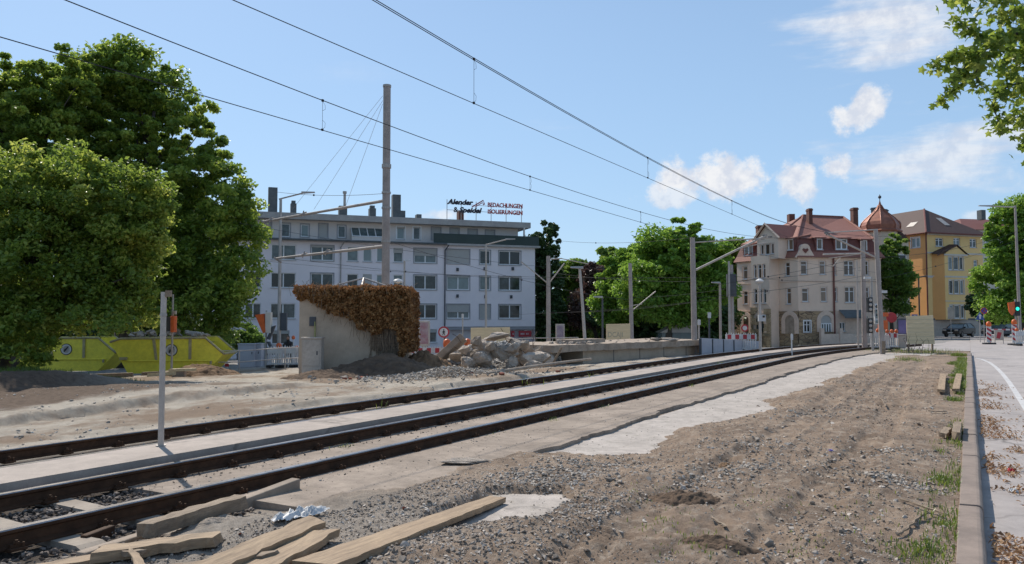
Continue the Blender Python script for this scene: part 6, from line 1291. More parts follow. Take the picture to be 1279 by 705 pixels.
# person behind the barrier at the left
pp = onground(362, 45.2); man = thing('person', 'person in dark clothes bending behind the white barriers left of the hut', 'person', pp, TH)
me = bpy.data.meshes.new('body'); J = [(0,0,.82,.15),(0,-.05,1.02,.16),(0,-.14,1.2,.17),(0,-.2,1.33,.07),(-.1,0,.78,.1),(-.12,0,.45,.075),(-.12,.03,.08,.05),(-.13,-.12,.04,.045),(.1,0,.78,.1),(.12,.02,.45,.075),(.13,.06,.08,.05),(.13,-.1,.04,.045),(-.2,-.16,1.24,.07),(-.3,-.2,1.0,.055),(-.24,-.38,.85,.04),(-.22,-.46,.82,.035),(.2,-.16,1.24,.07),(.3,-.2,1.0,.055),(.24,-.38,.85,.04),(.22,-.46,.82,.035),(0,-.25,1.43,.095),(0,-.27,1.53,.1),(0,-.28,1.6,.07)]
Ed = [(0,1),(1,2),(2,3),(0,4),(4,5),(5,6),(6,7),(0,8),(8,9),(9,10),(10,11),(2,12),(12,13),(13,14),(14,15),(2,16),(16,17),(17,18),(18,19),(3,20),(20,21),(21,22)]
me.from_pydata([j[:3] for j in J], Ed, []); o = link('body', me, man); sk = o.modifiers.new('skin', 'SKIN'); sv = me.skin_vertices[0].data
for k, j in enumerate(J): sv[k].radius = (j[3], j[3])
sv[0].use_root = True; ss = o.modifiers.new('sub', 'SUBSURF'); ss.levels = ss.render_levels = 1; me.materials.append(M['black'])
skin = pmat('skin', (.35,.2,.14), None, 5, .6, 0); MB().ball((0,-.29,1.52), (.085,.1,.12), 12, 8).build('head', skin, man, smooth=True); MB().ball((0,-.265,1.56), (.1,.11,.11), 12, 8).build('hair', M['bark'], man, smooth=True)
# ------------------------------------------------------------------ the concrete hut with dry ivy
hp = PXY(439, 28); hp.z = -.45; hut = thing('concrete_hut', 'grey rendered concrete hut half covered by dry brown ivy', 'hut', hp, TH)
def hx(px): return (px-439)*28/FPX
def hz(py): return HZ(py, 28)-hp.z
zt = hz(367); b = MB(); b.box(hx(374), hx(503), 0, 2.6, -.3, zt); b.build('wall', M['hut'], hut, bevel=.02)
b = MB(); b.box(hx(473), hx(500), -.03, -.003, hz(455), hz(400)); b.build('lower_render', pmat('brown_render', (.20,.16,.12), (.13,.10,.075), 1.5, .95, .6, 12, .02, spots=.6, spotcol=(.32,.29,.25)), hut)  # darker brown mottled panel on the right part of the wall
MB().box(hx(387), hx(395), -.05, -.003, hz(407.5), hz(396)).build('meter_box', M['darkgrey'], hut, bevel=.008)
b = MB(); b.tube([(hx(394),-.04,hz(402)), (hx(394.4),-.045,hz(425)), (hx(396),-.05,hz(445)), (hx(398),-.12,hz(458))], .022, 7); b.build('yellow_conduit', pmat('conduit_yellow_green', (.36,.36,.12), None, 3, .6, 0), hut)
b = MB(); b.box(hx(400), hx(404), -.2, -.06, hz(464), hz(450)); b.build('junction_box', M['black'], hut); 
b = MB(); b.tube([(hx(402),-.1,hz(455)),(hx(400.5),-.1,hz(446)),(hx(401.5),-.08,hz(440)),(hx(400),-.06,hz(436))], .012, 5); b.build('loose_cable', M['white'], hut)
b = MB(); ap = (hx(446), 1.2, hz(345.5))
for q in ((hx(395), .1, hz(362)), (hx(453), -.3, hz(362)), (hx(495), .6, hz(362)), (hx(440), 2.5, zt)): b.tube([ap, q], .032, 7)
b.build('roof_frame', M['steel_pale'], hut)
poly = [(367,364),(372,361),(400,362),(440,360),(470,361),(500,361),(511,368),(517,382),(516,402),(514,418),(511,440),(503,449),(499,446),(500,430),(494,412),(482,412),(468,416),(455,413),(447,405),(436,398),(425,392),(410,388),(398,382),(388,376),(374,373)]
def inpoly(x, y, P_):
    c = np.zeros(len(x), bool); n = len(P_)
    for i in range(n):
        x0, y0 = P_[i]; x1, y1 = P_[(i+1) % n]; k = (y0 > y) != (y1 > y); c ^= k & (x < (x1-x0)*(y-y0)/(y1-y0+1e-9)+x0)
    return c
n = 80000; qx = rng.uniform(364, 520, n); qy = rng.uniform(357, 452, n); jx = 13*(fbm(qx*.22, qy*.22, 3)-.5); jy = 15*(fbm(qx*.2+9, qy*.2, 4)-.5); k = inpoly(qx+jx, qy+jy, poly) & (rng.random(n) < .15+1.1*(fbm(qx*.16, qy*.16, 6)-.15)); qx, qy = qx[k], qy[k]
clump = fbm(qx*.16, qy*.16, 6); dp = -.02-.42*rng.random(len(qx))**1.4*(.35+.9*clump)*np.clip((qx-360)/60, .35, 1)
lx = (qx-439)*28/FPX; lz = np.array([hz(v) for v in qy])
P1 = np.stack([lx, dp, lz], 1)
m = 9000; tx = rng.uniform(hx(370), hx(512), m); ty = rng.uniform(-.3, 1.6, m); P2 = np.stack([tx, ty, zt+.02+.22*rng.random(m)*fbm(tx*2, ty*2, 8)*1.8], 1)
m = 5000; P3 = np.stack([hx(505)+.3*rng.random(m), rng.uniform(-.2, 2.2, m), rng.uniform(hz(440), zt+.1, m)], 1)
Pi = np.vstack([P1, P2, P3]); V, F, kk = leafcloud(Pi, .036+.04*rng.random(len(Pi)), -.2)
var = np.clip(np.concatenate([.25+.75*rng.random(len(P1))*(.5+clump*.7), rng.random(len(P2))*.9+.1, rng.random(len(P3))*.7]), 0, 1)
ivy = thing('dry_ivy', 'dried brown ivy hanging over the top and right side of the concrete hut', 'climbing plant', hp, TH); link('foliage', npmesh('foliage', V, F, M['leaf_dry'], np.repeat(var, kk)), ivy)
b = MB(); r_ = random.Random(5)
for _ in range(90):
    x = hx(r_.uniform(366, 514)); y_ = r_.uniform(-.45, .6); b.tube([(x, y_, zt-.1), (x+r_.uniform(-.1,.1), y_-.05, zt+.2), (x+r_.uniform(-.25,.25), y_+r_.uniform(-.15,.1), zt+r_.uniform(.2,.5))], .006, 4)
for _ in range(60):
    qx_ = r_.uniform(390, 512); x = hx(qx_); z = hz(np.interp(qx_, [372,400,440,455,500,512], [374,384,402,414,440,444])+r_.uniform(-8, 4)); y_ = -.1-.25*r_.random(); b.tube([(x, y_, z+.2), (x+r_.uniform(-.06,.06), y_-.03, z-.1), (x+r_.uniform(-.12,.12), y_, z-r_.uniform(.15,.5))], .006, 4)
for _ in range(70):
    x = hx(r_.uniform(466, 507)); z = hz(r_.uniform(395, 415)); x2 = x+r_.uniform(-.25, .2); b.tube([(x,-.05-.1*r_.random(),z), ((x+x2)/2+r_.uniform(-.1,.1),-.06-.08*r_.random(),z*.6), (x2,-.05,hz(r_.uniform(432, 452)))], .012*r_.uniform(.5,1.4), 4)
b.build('stems', M['wood_old'], ivy)
# ------------------------------------------------------------------ heaps
M['soil'] = pmat('dark_soil', (.17,.11,.07), (.085,.055,.036), 3, 1, .9, 18, .04); M['brown_soil'] = pmat('brown_soil', (.27,.165,.09), (.16,.095,.055), 3, 1, .9, 18, .04)
def heap(kind, label, c, rx, ry, h, mat, rot=0, n=60, sd=1, rough=.35, sink=.12):
    vs = []; fs = []
    X_, Y_ = np.meshgrid(np.linspace(-1, 1, n), np.linspace(-1, 1, n)); r2 = np.sqrt(X_**2+Y_**2)
    H = h*np.clip(1-r2, 0, 1)**.8*(1-rough+2*rough*fbm(X_*2.5+sd, Y_*2.5, sd))+.3*h*(fbm(X_*8, Y_*8, sd+3)-.5)*(r2 < 1.05)+.14*h*(fbm(X_*24, Y_*24, sd+5, 2)-.5)*(r2 < 1.02)
    ca, sa = math.cos(rot), math.sin(rot); wx = c.x+X_*rx*ca-Y_*ry*sa; wy = c.y+X_*rx*sa+Y_*ry*ca; z = tz(wx, wy)+H-sink*np.clip(r2-.7, 0, 1)-.02
    V = np.stack([wx-c.x, wy-c.y, z], -1).reshape(-1, 3); i = np.arange(n-1)[:, None]; j = np.arange(n-1)[None, :]
    F = np.stack([i*n+j, i*n+j+1, (i+1)*n+j+1, (i+1)*n+j], -1).reshape(-1, 4); o = link(kind, npmesh(kind, V, F, mat, smooth=True), None, (c.x, c.y, 0)); return tag(o, label, 'heap')
heap('soil_heap', 'dark soil heap banked against the right half of the hut', onground(478, 27), 2.2, 1.45, .78, M['soil'], TH, sd=2)
heap('soil_heap', 'rusty brown soil heap between the hut and the concrete rubble', onground(532, 29), 1.25, 1.2, .9, M['brown_soil'], TH, sd=3)
heap('soil_heap', 'low crumbly soil bank in front of the grey cable cabinet', onground(408, 25.6), 1.6, .9, .3, M['soil'], TH, sd=4)
heap('soil_heap', 'earth heap at the right foot of the loaded skip', onground(252, 32), 1.8, 1.1, .5, M['brown_soil'], TH, sd=5)
heap('dirt_heap', 'low dark dirt mound in the middle of the verge', G(855, 628, .05), .42, .30, .11, M['soil'], .4, sd=6, n=90, rough=.5)
heap('dirt_heap', 'rubbly dirt ridge at the lower edge of the verge', G(900, 692, .05), .40, .16, .07, M['soil'], .1, sd=7, n=80, rough=.5)
heap('gravel_heap', 'low heap of pale sand and gravel beside the foreground planks', G(240, 655, 0), .55, .35, .10, M['sand'], .5, sd=9, n=90)
heap('rubble_mound', 'mound of fine demolition debris below the concrete boulders', PXY(606, 34.2), 2.5, 1.5, 1.0, M['rubble'], TH, sd=10, n=110, rough=.5)
heap('rubble_mound', 'mound of fine demolition debris at the left end of the platform', PXY(690, 36.2), 1.9, 1.6, .9, M['rubble'], TH, sd=11, n=100, rough=.5)
# concrete chunks, each a thing of its own
def chunkmesh(seed, n=16, flat=.8):
    v, f = hullvar(n, seed, flat); bm = bmesh.new(); vv = [bm.verts.new(p) for p in v]
    for q in f: bm.faces.new([vv[i] for i in q])
    bmesh.ops.bevel(bm, geom=bm.edges[:], offset=.03, segments=1, affect='EDGES', clamp_overlap=True); bmesh.ops.triangulate(bm, faces=bm.faces); bmesh.ops.subdivide_edges(bm, edges=bm.edges[:], cuts=3, use_grid_fill=True)
    for p in bm.verts: 
        d = mnoise.noise(p.co*2.5+Vector((seed, 0, 0)))*.07+mnoise.noise(p.co*6+Vector((seed, 3, 0)))*.07+mnoise.noise(p.co*15)*.05; p.co += p.co.normalized()*d
    me = bpy.data.meshes.new('concrete_chunk'); bm.to_mesh(me); bm.free(); me.materials.append(M['rubble']); return me
CM = [chunkmesh(100+k, random.choice((10, 14, 18)), random.uniform(.6, .95)) for k in range(9)]
def chunk(p, s, label, group, sc=(1,1,1), rot=None, name='concrete_chunk'):
    o = link(name, random.choice(CM), None, p); o.rotation_euler = rot or (random.uniform(-.6,.6), random.uniform(-.6,.6), random.uniform(0,6.28)); o.scale = (s*sc[0], s*sc[1], s*sc[2]); return tag(o, label, 'rubble', group)
gB = 'large concrete boulders in the rubble heap'
for px, py, d, rp, sc, lab in [(622,421,32.0,11,(1.15,.9,.7),'topmost boulder of the rubble heap, with a drilled pipe hole'), (605,447,31.8,12,(1.2,1,1),'rounded pale boulder low in the centre of the rubble heap'), (628,440,32,14,(1.1,1,.9),'big block right below the topmost boulder'), (650,440,32.6,9,(.8,1,1.4),'dark upright block at the right of the central rubble heap'), (591,444,32.4,10,(1,1,1),'boulder next to the tilted slab'), (641,426,32.4,9,(1.6,.8,.5),'flat shelf-like piece jutting right from the top boulder'), (668,450,32.2,18,(1.3,.9,.8),'widest pale boulder between the two rubble mounds'), (583,452,31.6,9,(1,1,1),'boulder at the left foot of the rubble heap'), (663,457,31.4,9,(1.2,1,.8),'boulder lying before the widest pale boulder'), (600,432,32.8,9,(1,1,1),'boulder left below the topmost boulder'), (571,446,32.4,8,(1,1,1),'boulder half under the tilted slab'), (638,455,31.6,9,(1,1,1),'boulder at the right foot of the central heap'),(684,444,33.2,8,(1.1,1,1),'block leaning on the left end of the platform'),(700,431,34.6,5,(1,1,1.4),'pointed block on the right rubble mound'),(612,433,31.6,8,(1.2,1,.8),'block in the middle of the heap just below the pipe stub'),(596,426,32.0,7,(1,1,1.1),'upper left block of the rubble heap beside the top boulder'),(640,434,31.6,8,(1.3,1,.8),'block on the right flank of the central rubble heap'),(655,432,32.4,7,(1,1,1),'block high between the two rubble mounds'),(580,437,32,7,(1.2,1,1),'block resting on the upper end of the tilted slab'),(676,436,33,8,(1.2,1,.9),'block at the left flank of the right rubble mound')]:
    chunk(W(px, py, d-.9), rp*1.5/FPX*d, lab, gB, sc, rot=(random.uniform(-.3,.3), random.uniform(-.3,.3), random.uniform(0, 6.28)))
p = W(622, 419, 32.2); b = MB(); b.tube([p+CF*.1, p-CF*.12], .075, 12); o = b.build('broken_pipe_end', M['black']); o.location = p; 
co = np.array([v.co[:] for v in o.data.vertices])-np.array(p); o.data.vertices.foreach_set('co', co.ravel().astype(np.float32)); tag(o, 'dark pipe stub sticking out of the topmost boulder', 'pipe')
# tilted slab
sl = W(562, 437, 32.2); b = MB(); b.box(-.95, .75, -.45, .45, -.13, .13); o = b.build('concrete_slab', M['concrete'], None, sl, bevel=.03); o.rotation_euler = (R(-15), R(-42), TH+.1); tag(o, 'tilted flat concrete slab leaning at the left of the rubble heap', 'slab')
top = [(545,452),(570,436),(600,426),(640,424),(655,440),(668,440),(685,434),(700,428),(722,428),(740,433),(748,440)]
for k in range(142):
    px = random.uniform(560, 655) if random.random() < .5 else random.uniform(548, 744); yt = np.interp(px, [a for a, _ in top], [b_ for _, b_ in top]); s = random.random(); yb_ = 466-(px-545)*.055; py = yt+4+(yb_-yt)*s; d = 33.4-1.9*s+(1.2 if px > 670 else 0); r0 = random.uniform(3.4, 8.0)*(1.1 if px < 670 else .75)
    if px > 688: py = yt+random.uniform(1, 6)
    p = W(px, py, d); p.z = max(p.z, (.7 if px > 688 else TZ(p)+.02)); left = px < 670
    chunk(p, r0/FPX*d, 'small angular concrete chunk of the left rubble heap, beside the boulders' if left else 'small angular concrete chunk of the right rubble heap at the platform end', 'small chunks of the left rubble heap' if left else 'small chunks of the right rubble heap')
for k in range(32):
    px = random.uniform(520, 720); py = random.uniform(462, 482)-(px-520)*.09; p = G(px, py, -.12); p.z = TZ(p)+.02; chunk(p, random.uniform(.04, .13), 'loose concrete lump on the sandy ground between the heaps and the far rail', 'lumps before the rubble heaps')
for k in range(30):
    px = random.uniform(385, 520); py = random.uniform(470, 486)-(px-385)*.06; p = G(px, py, -.15); p.z = TZ(p)+.01; chunk(p, random.uniform(.03, .17), 'loose concrete lump on the ground below the hut', 'lumps before the hut')
M['pebble_rubble'] = stonevar('rubble_bits', (.27,.25,.23), (.42,.39,.36), (.58,.55,.51)); n = 5200; qx = rng.normal(560, 42, n); qy = 470+rng.normal(0, 5, n)-(qx-560)*.06; P = []
for a, c in zip(qx, qy): p = G(a, max(c, 455), -.12); P.append((p.x, p.y))
P = np.array(P); s = szs(n, .02, .085, 2.4); z = tz(P[:, 0], P[:, 1])+.03+.22*np.exp(-((qx-560)/30)**2)*rng.random(n); stones('rubble_gravel', np.stack([P[:, 0], P[:, 1], z], 1), s, M['pebble_blue'], 'spread of grey crushed concrete before the rubble heaps', 'gravel')
n = 5200; qx = rng.uniform(550, 700, n); yt = np.interp(qx, [a for a, _ in top], [b_ for _, b_ in top]); sN = rng.random(n); P = np.array([tuple(W(a, t+2+(464-(a-545)*.055-t)*s_, 33.3-2*s_+(1.2 if a > 670 else 0))) for a, t, s_ in zip(qx, yt, sN)]); P[:, 2] = np.maximum(P[:, 2], tz(P[:, 0], P[:, 1])); stones('rubble_crumbs', P, szs(n, .025, .17, 2.2), M['pebble_rubble'], 'crumbled concrete filling the gaps of the rubble heaps', 'gravel')
r_ = random.Random(77)
for k in range(11):
    q = W(r_.uniform(566, 690), r_.uniform(424, 446), 31.3); a_ = r_.uniform(0, 6.28); e_ = q+Vector((math.cos(a_)*.35, math.sin(a_)*.35, r_.uniform(.15, .6))); b = MB(); b.tube([(0,0,0), (e_-q)*.5+Vector((.06*r_.uniform(-1,1), 0, .06)), e_-q], .011, 5); tag(b.build('reinforcing_bar', M['rust'], None, q), 'bent rusty reinforcing bar sticking out of the rubble heaps', 'rebar', 'reinforcing bars in the rubble')
M['brick_red'] = pmat('red_brick', (.30,.09,.05), (.2,.06,.035), 4, .9, .5, 30)
for k in range(16):
    p = G(r_.uniform(420, 700), r_.uniform(466, 482), -.1); p.z = TZ(p)+.03; b = MB(); b.box(-.07,.07,-.05,.05,-.03,.035); o = b.build('brick', M['brick_red'], None, p, r_.uniform(0, 3), bevel=.008); o.rotation_euler.x = r_.uniform(-.3,.3); tag(o, 'broken red brick lying on the ground before the rubble heaps', 'brick', 'bricks before the rubble')
# ------------------------------------------------------------------ platform remains
a, e = G(690, 456, -.1), G(882, 443.5, -.1); u_ = Vector((e.x-a.x, e.y-a.y, 0)); Lp = u_.length; pl = thing('platform_remains', 'remains of a concrete tram platform with an open end behind the far rail', 'platform', (a.x, a.y, -.12), math.atan2(u_.y, u_.x))
x1 = 2.05; b = MB(); n = 40; vs = []; fs = []; r_ = random.Random(3)
for k in range(n+1):
    x = -.35+(Lp+.35)*k/n; j = r_.uniform(-.05, .04); zz = .80+r_.uniform(-.012, .02); vs += [(x,-.28+j,.52+r_.uniform(-.02,.02)), (x,-.28+j*1.6,zz), (x,3.4,zz), (x,3.4,.52)]
for k in range(n):
    for c in range(4): fs.append((4*k+c, 4*k+4+c, 4*k+4+(c+1) % 4, 4*k+(c+1) % 4))
fs += [(0,1,2,3), (4*n+3,4*n+2,4*n+1,4*n)]; b.add(vs, fs); b.build('top_slab', M['concrete'], pl, recalc=True)
b = MB(); b.box(x1, Lp-.05, 0, .25, -.3, .515); b.box(x1-.22, x1-.005, -.1, 3.2, -.3, .515); b.box(-.3, -.05, -.02, 3.2, -.3, .515); b.box(-.3, Lp-.05, 3.2, 3.4, -.3, .515); b.build('wall', M['hut'], pl)
for k in range(5): MB().box(x1+.05+k*(Lp-x1)/5, x1+.08+k*(Lp-x1)/5, -.012, -.001, -.3, .51).build('wall_joint', M['darkgrey'], pl)
b = MB(); b.box(x1-.2, x1+2.0, .4, 1.4, .83, .98); b.build('kerb_block', M['concrete'], pl)
def slabz(): return .70
for k in range(16):
    s = random.random(); q = Vector((a.x, a.y, 0))+u_*s+Vector((-u_.y, u_.x, 0)).normalized()*random.uniform(-.1, 2.2); q.z = .70; chunk(q, random.uniform(.03, .11), 'crumbled concrete bit lying on top of the platform remains', 'crumbs on the platform remains', sc=(1.3,1,.6))
for px, py, s, lab in ((822,422.5,.32,'flat broken slab lying on the platform in front of the slim mast'), (838,421.5,.4,'pale flat slab piece lying on the platform left of the platform mast')):
    p = W(px, py, 38); p.z = .76; chunk(p, s, lab, None, (1.6,1,.35), (0.05,.08,TH)); 
# pipe and plastic sheet before the rubble
p = G(738, 455.5, -.05); pts = [G(608, 476, -.08), G(640, 470.5, -.06), G(680, 464, -.05), G(712, 459, -.04), p]; b = MB(); b.tube([q-pts[0]+Vector((0,0,.03)) for q in pts], [.045,.055,.055,.05,.045], 9); o = b.build('plastic_pipe', M['concrete'], None, (pts[0].x, pts[0].y, TZ(pts[0]))); tag(o, 'pale grey plastic pipe lying along the ground before the rubble', 'pipe')
for px, py, L_, an, lab in ((672,458,1.3,.9,'splintered wooden lath leaning out of the right rubble heap'), (580,455,1.2,1.2,'upright wooden lath stuck in the left rubble heap'),(690,455,1.5,.5,'wooden board propped against the left platform end')):
    q = W(px, py, 30.8); b = MB(); b.box(-.04,.04,-.02,.02,-L_/2,L_/2); o = b.build('wooden_lath', M['wood_old'], None, q); o.rotation_euler = (.2, an, TH); tag(o, lab, 'lath')
# ------------------------------------------------------------------ skips
def skip(px, d, label, zb, full=True):
    p = PXY(px, d); p.z = zb; t = thing('skip', label, 'skip', p, TH+R(3), 'yellow rubbish skips'); s = d/FPX; H = 1.56; Wd = 1.85
    pr = [(-2.46,1.40),(-2.40,1.16),(-1.68,0.0),(1.63,0.0),(2.44,.83),(2.40,.90),(1.62,H),(-2.1,H-.06)]
    outer = [(-2.44,1.38),(-1.68,0),(1.63,0),(2.44,.86),(1.62,H),(-2.0,H-.03)]
    b = MB(); n = len(outer); b.add([(x,-Wd/2,z) for x, z in outer]+[(x,Wd/2,z) for x, z in outer], [tuple(range(n)), tuple(range(2*n-1,n-1,-1)), (0,n,n+1,1), (1,n+1,n+2,2), (2,n+2,n+3,3)])
    b.add([(x*.97,-Wd/2+.05,z+.03) for x, z in outer]+[(x*.97,Wd/2-.05,z+.03) for x, z in outer], [tuple(range(n-1,-1,-1)), tuple(range(n,2*n)), (0,1,n+1,n), (1,2,n+2,n+1), (2,3,n+3,n+2)]); b.build('body', M['yellow'], t)
    b = MB(); rim = [(-2.44,1.38),(-2.0,H-.03),(1.62,H),(2.44,.86)]
    for y in (-Wd/2, Wd/2): b.tube([(x,y,z) for x, z in rim], .055, 6)
    b.tube([(2.44,-Wd/2,.86),(2.44,Wd/2,.86)], .055, 6); b.tube([(-2.44,-Wd/2,1.38),(-2.44,Wd/2,1.38)], .055, 6); b.build('rim', M['yellow_rim'], t)
    b = MB(); b.tube([(-1.95,-Wd/2-.02,.55),(1.98,-Wd/2-.02,.55)], .035, 6); b.build('fold_line', M['yellow'], t)
    for x, zz in ((-.45,.6), (.98,.62)): b = MB(); b.prism([(x-.2,H-.06),(x-.08,H-.06),(x+.04,zz),(x-.06,zz)] if x < 0 else [(x-.06,H-.05),(x+.06,H-.05),(x+.06,zz),(x-.05,zz)], -Wd/2-.05, -Wd/2-.002, 'y'); b.build('rib', M['yellow_rim'], t)
    b = MB(); b.tube([(.17,-Wd/2-.012,1.02),(.17,-Wd/2-.002,1.02)], .27, 24); o = b.build('emblem', M['black'], t); b = MB(); b.tube([(.17,-Wd/2-.02,1.02),(.17,-Wd/2-.014,1.02)], .235, 24); b.build('emblem_face', M['white'], t); b = MB(); b.tube([(.17,-Wd/2-.026,1.02),(.17,-Wd/2-.022,1.02)], .16, 20); b.build('emblem_ring', M['steel'], t)
    b = MB(); b.prism([(.06,.92),(.1,.89),(.19,.99),(.3,1.16),(.24,1.16),(.16,1.06),(.10,1.05)], -Wd/2-.034, -Wd/2-.028, 'y'); b.build('emblem_mark', M['black'], t)
    MB().box(-2.0,-1.7,-Wd/2-.12,-Wd/2,.6,.72).build('lug', M['yellow_rim'], t); MB().cyl(1.9,-Wd/2-.06,.4,.55,.05,8).build('lug', M['yellow_rim'], t); return t
sk1 = skip(220, 36, 'yellow skip loaded with rubble, round emblem on its side, right of the tree', -.66); sk2 = skip(92, 38.5, 'yellow skip behind the drooping leaves at the left', -.72)
M1 = Matrix.Translation(sk1.location) @ Matrix.Rotation(sk1.rotation_euler.z, 4, 'Z')
for k in range(40):
    x = random.uniform(-1.95, 1.5); y = random.uniform(-.8, .8); q = M1 @ Vector((x, y, 1.62+.25*math.exp(-((x+.4)/1.2)**2)*random.random()+.02)); chunk(q, random.uniform(.12, .28), 'concrete chunk piled in the right yellow skip', 'concrete chunks in the loaded skip', (1.2,1,.7))
b = MB(); b.box(-1.95,1.45,-.84,.84,.9,1.4); o = heap('rubble_fill', 'fine debris filling the loaded yellow skip', M1 @ Vector((-.2,0,0)), 1.7, .84, .1, M['rubble'], TH, n=40, sd=14)
co = np.array([v.co[:] for v in o.data.vertices]); co[:, 2] = co[:, 2]-co[:, 2].min()*.0; mz = np.median(co[:, 2]); co[:, 2] = co[:, 2]-mz+(M1 @ Vector((0,0,1.36))).z+.05; o.data.vertices.foreach_set('co', co.ravel().astype(np.float32))
# ------------------------------------------------------------------ timber
def plank(label, A, B, w, th, mat='wood', name='plank', taper=(1, 1), roll=0, seed=1, group=None, rough=.012, z0=None, cat='plank', split=False, lift=(.02,.02)):
    A, B = Vector(A), Vector(B)
    if lift: A.z = max(A.z, TZ(A)+lift[0]); B.z = max(B.z, TZ(B)+lift[1])
    L_ = (B-A).length; r_ = random.Random(seed); n = max(6, int(L_/.09)); b = MB(); vs = []; fs = []; K = 8
    e0, e1 = r_.uniform(-.06,.06), r_.uniform(-.06,.06)
    for i in range(n+1):
        s = i/n; tw = w*(taper[0]+(taper[1]-taper[0])*s)/2; wob = rough*r_.uniform(-1, 1); x = L_*s
        if split and s > .9: tw *= .75+.25*r_.random()
        for (yy, zz) in ((-1,0),(-1,1),(-.35,1),(.35,1),(1,1),(1,0),(.35,0),(-.35,0)):
            ex = (e0*yy if i == 0 else e1*yy if i == n else 0)+(r_.uniform(-.02,.02) if i in (0, n) else 0)
            vs.append((x+ex, yy*tw+wob*abs(yy)+rough*.4*r_.uniform(-1,1)*abs(yy), th*zz+rough*.25*r_.uniform(-1,1)))
    for i in range(n):
        for c in range(K): fs.append((K*i+c, K*(i+1)+c, K*(i+1)+(c+1) % K, K*i+(c+1) % K))
    fs += [tuple(range(K)), tuple(n*K+c for c in range(K-1, -1, -1))]; b.add(vs, fs); o = b.build(name, M[mat], None, A, bevel=0, recalc=True)
    u = (B-A).normalized(); o.rotation_mode = 'XYZ'; o.rotation_euler = (roll, -math.asin(u.z), math.atan2(u.y, u.x)); o['category'] = cat; o['label'] = label
    if group: o['group'] = group
    return o
gP = 'sawn planks lying in the foreground'
def gz(px, py, z): return G(px, py, z)
plank('longest foreground plank, tapering to a rounded end on the right', gz(392,716,.06), gz(622,627,-.025), .31, .05, 'wood', taper=(1,.55), seed=3, group=gP, rough=.008, lift=(.02,.005))
plank('plank stacked second from the bottom right, with a split end', gz(312,722,.10), gz(408,671,.09), .21, .055, 'wood', seed=4, group=gP, split=True)
plank('narrow upper plank lying diagonally over the split one', gz(245,722,.16), gz(395,656,.13), .17, .05, 'wood', seed=5, group=gP, roll=.15)
plank('thick short plank with splintered side left in the stack', gz(120,706,.05), gz(272,684,.06), .17, .07, 'wood', seed=6, group=gP, rough=.018, split=True)
plank('splintered scrap standing up over the left plank end', gz(178,712,.14), gz(161,688,.16), .07, .02, 'wood', name='wood_splinter', seed=7, taper=(1,.5), rough=.01)
plank('dark bark-edged plank at the very bottom of the picture', gz(200,716,.12), gz(338,697,.14), .09, .035, 'wood_old', seed=8, group=gP)
plank('short broken board end left of the splintered plank', gz(130,686,.09), gz(172,694,.13), .10, .03, 'wood_old', seed=17, group=gP, rough=.015)
plank('weathered squared beam with cracked bark lying beside the near rail', gz(178,672,.03), gz(302,634,.03), .13, .11, 'wood_old', name='timber_beam', seed=9, rough=.02, cat='beam')
plank('lowest board in the left corner, cut off by the picture edge', gz(40,716,.03), gz(180,698,.05), .15, .04, 'wood', seed=10, group=gP)
for k, (pa, pb, lab) in enumerate((((1175.5,490),(1178,470),'left one of two pale boards lying side by side near the kerb'), ((1194,489),(1198,469.5),'right one of two pale boards, touching the kerb'))): plank(lab, gz(*pa,.13), gz(*pb,.13), .145, .06, 'wood', name='board', seed=20+k, rough=.003, cat='board', group='boards by the kerb')
plank('square timber block standing against the kerb', gz(1194,551,.08), gz(1197,536,.09), .10, .11, 'wood_old', name='timber_block', seed=22, rough=.006, cat='block'); plank('rounded wood offcut left of the timber block', gz(1178,548,.08), gz(1184,540,.08), .10, .06, 'wood_old', name='wood_offcut', seed=23, cat='offcut')
for k, (pa, pb, w, lab) in enumerate((((1127,626),(1176,642),.022,'thin straight stick lying on the verge near the kerb'), ((1123,668),(1155,643),.018,'bent yellowish root end below the thin stick'), ((1100,500),(1107,508),.03,'tiny pale wood chip in the tyre tracks'), ((1160,516),(1182,515),.05,'dark flat bark strip beside the weeds'), ((888,650),(905,662),.02,'broken twig below the dark dirt mound'))): plank(lab, gz(*pa,.09), gz(*pb,.10), w, .014, 'wood_old', name='stick', seed=30+k, cat='stick')
bt = MB(); c0 = G(1150, 440, .05); r_ = random.Random(12)
for _ in range(9):
    p0_ = Vector((r_.uniform(-.4,.4), r_.uniform(-2,.5), .02)); q = p0_+Vector((r_.uniform(-.6,.9), r_.uniform(-1,1), r_.uniform(.2,.95))); bt.tube([p0_, p0_.lerp(q,.5)+Vector((r_.uniform(-.15,.15),0,.14)), q], [.012,.009,.004], 5)
tag(bt.build('dead_branch', M['bark'], None, c0), 'bare dead branches sticking up in front of the large plywood board', 'branch')
# broken concrete pieces by the near rail
def wedge(label, A, B, w, h0, h1, mat, name, cat):
    A, B = Vector(A), Vector(B); L_ = (B-A).length; b = MB(); b.add([(0,-w/2,-.1),(L_,-w/2,-.1),(L_,w/2,-.1),(0,w/2,-.1),(0,-w/2,h0),(L_,-w/2,h1),(L_,w/2,h1),(0,w/2,h0)], [(0,3,2,1),(4,5,6,7),(0,1,5,4),(1,2,6,5),(2,3,7,6),(3,0,4,7)]); o = b.build(name, M[mat], None, A, math.atan2((B-A).y, (B-A).x), bevel=.012); return tag(o, label, cat)
wedge('grey concrete edging block with a clean end face beside the near rail', G(296,630,0), G(370,612,0), .12, .04, .12, 'concrete', 'edging_block', 'block'); wedge('long low concrete edging half buried along the ballast', G(100,690,0), G(295,631,0), .10, .0, .02, 'concrete', 'edging_block', 'block')
wedge('rusty flat steel bar lying among the ballast by the near rail', G(104,672,0), G(140,660,0), .07, .02, .03, 'rust', 'steel_bar', 'bar')
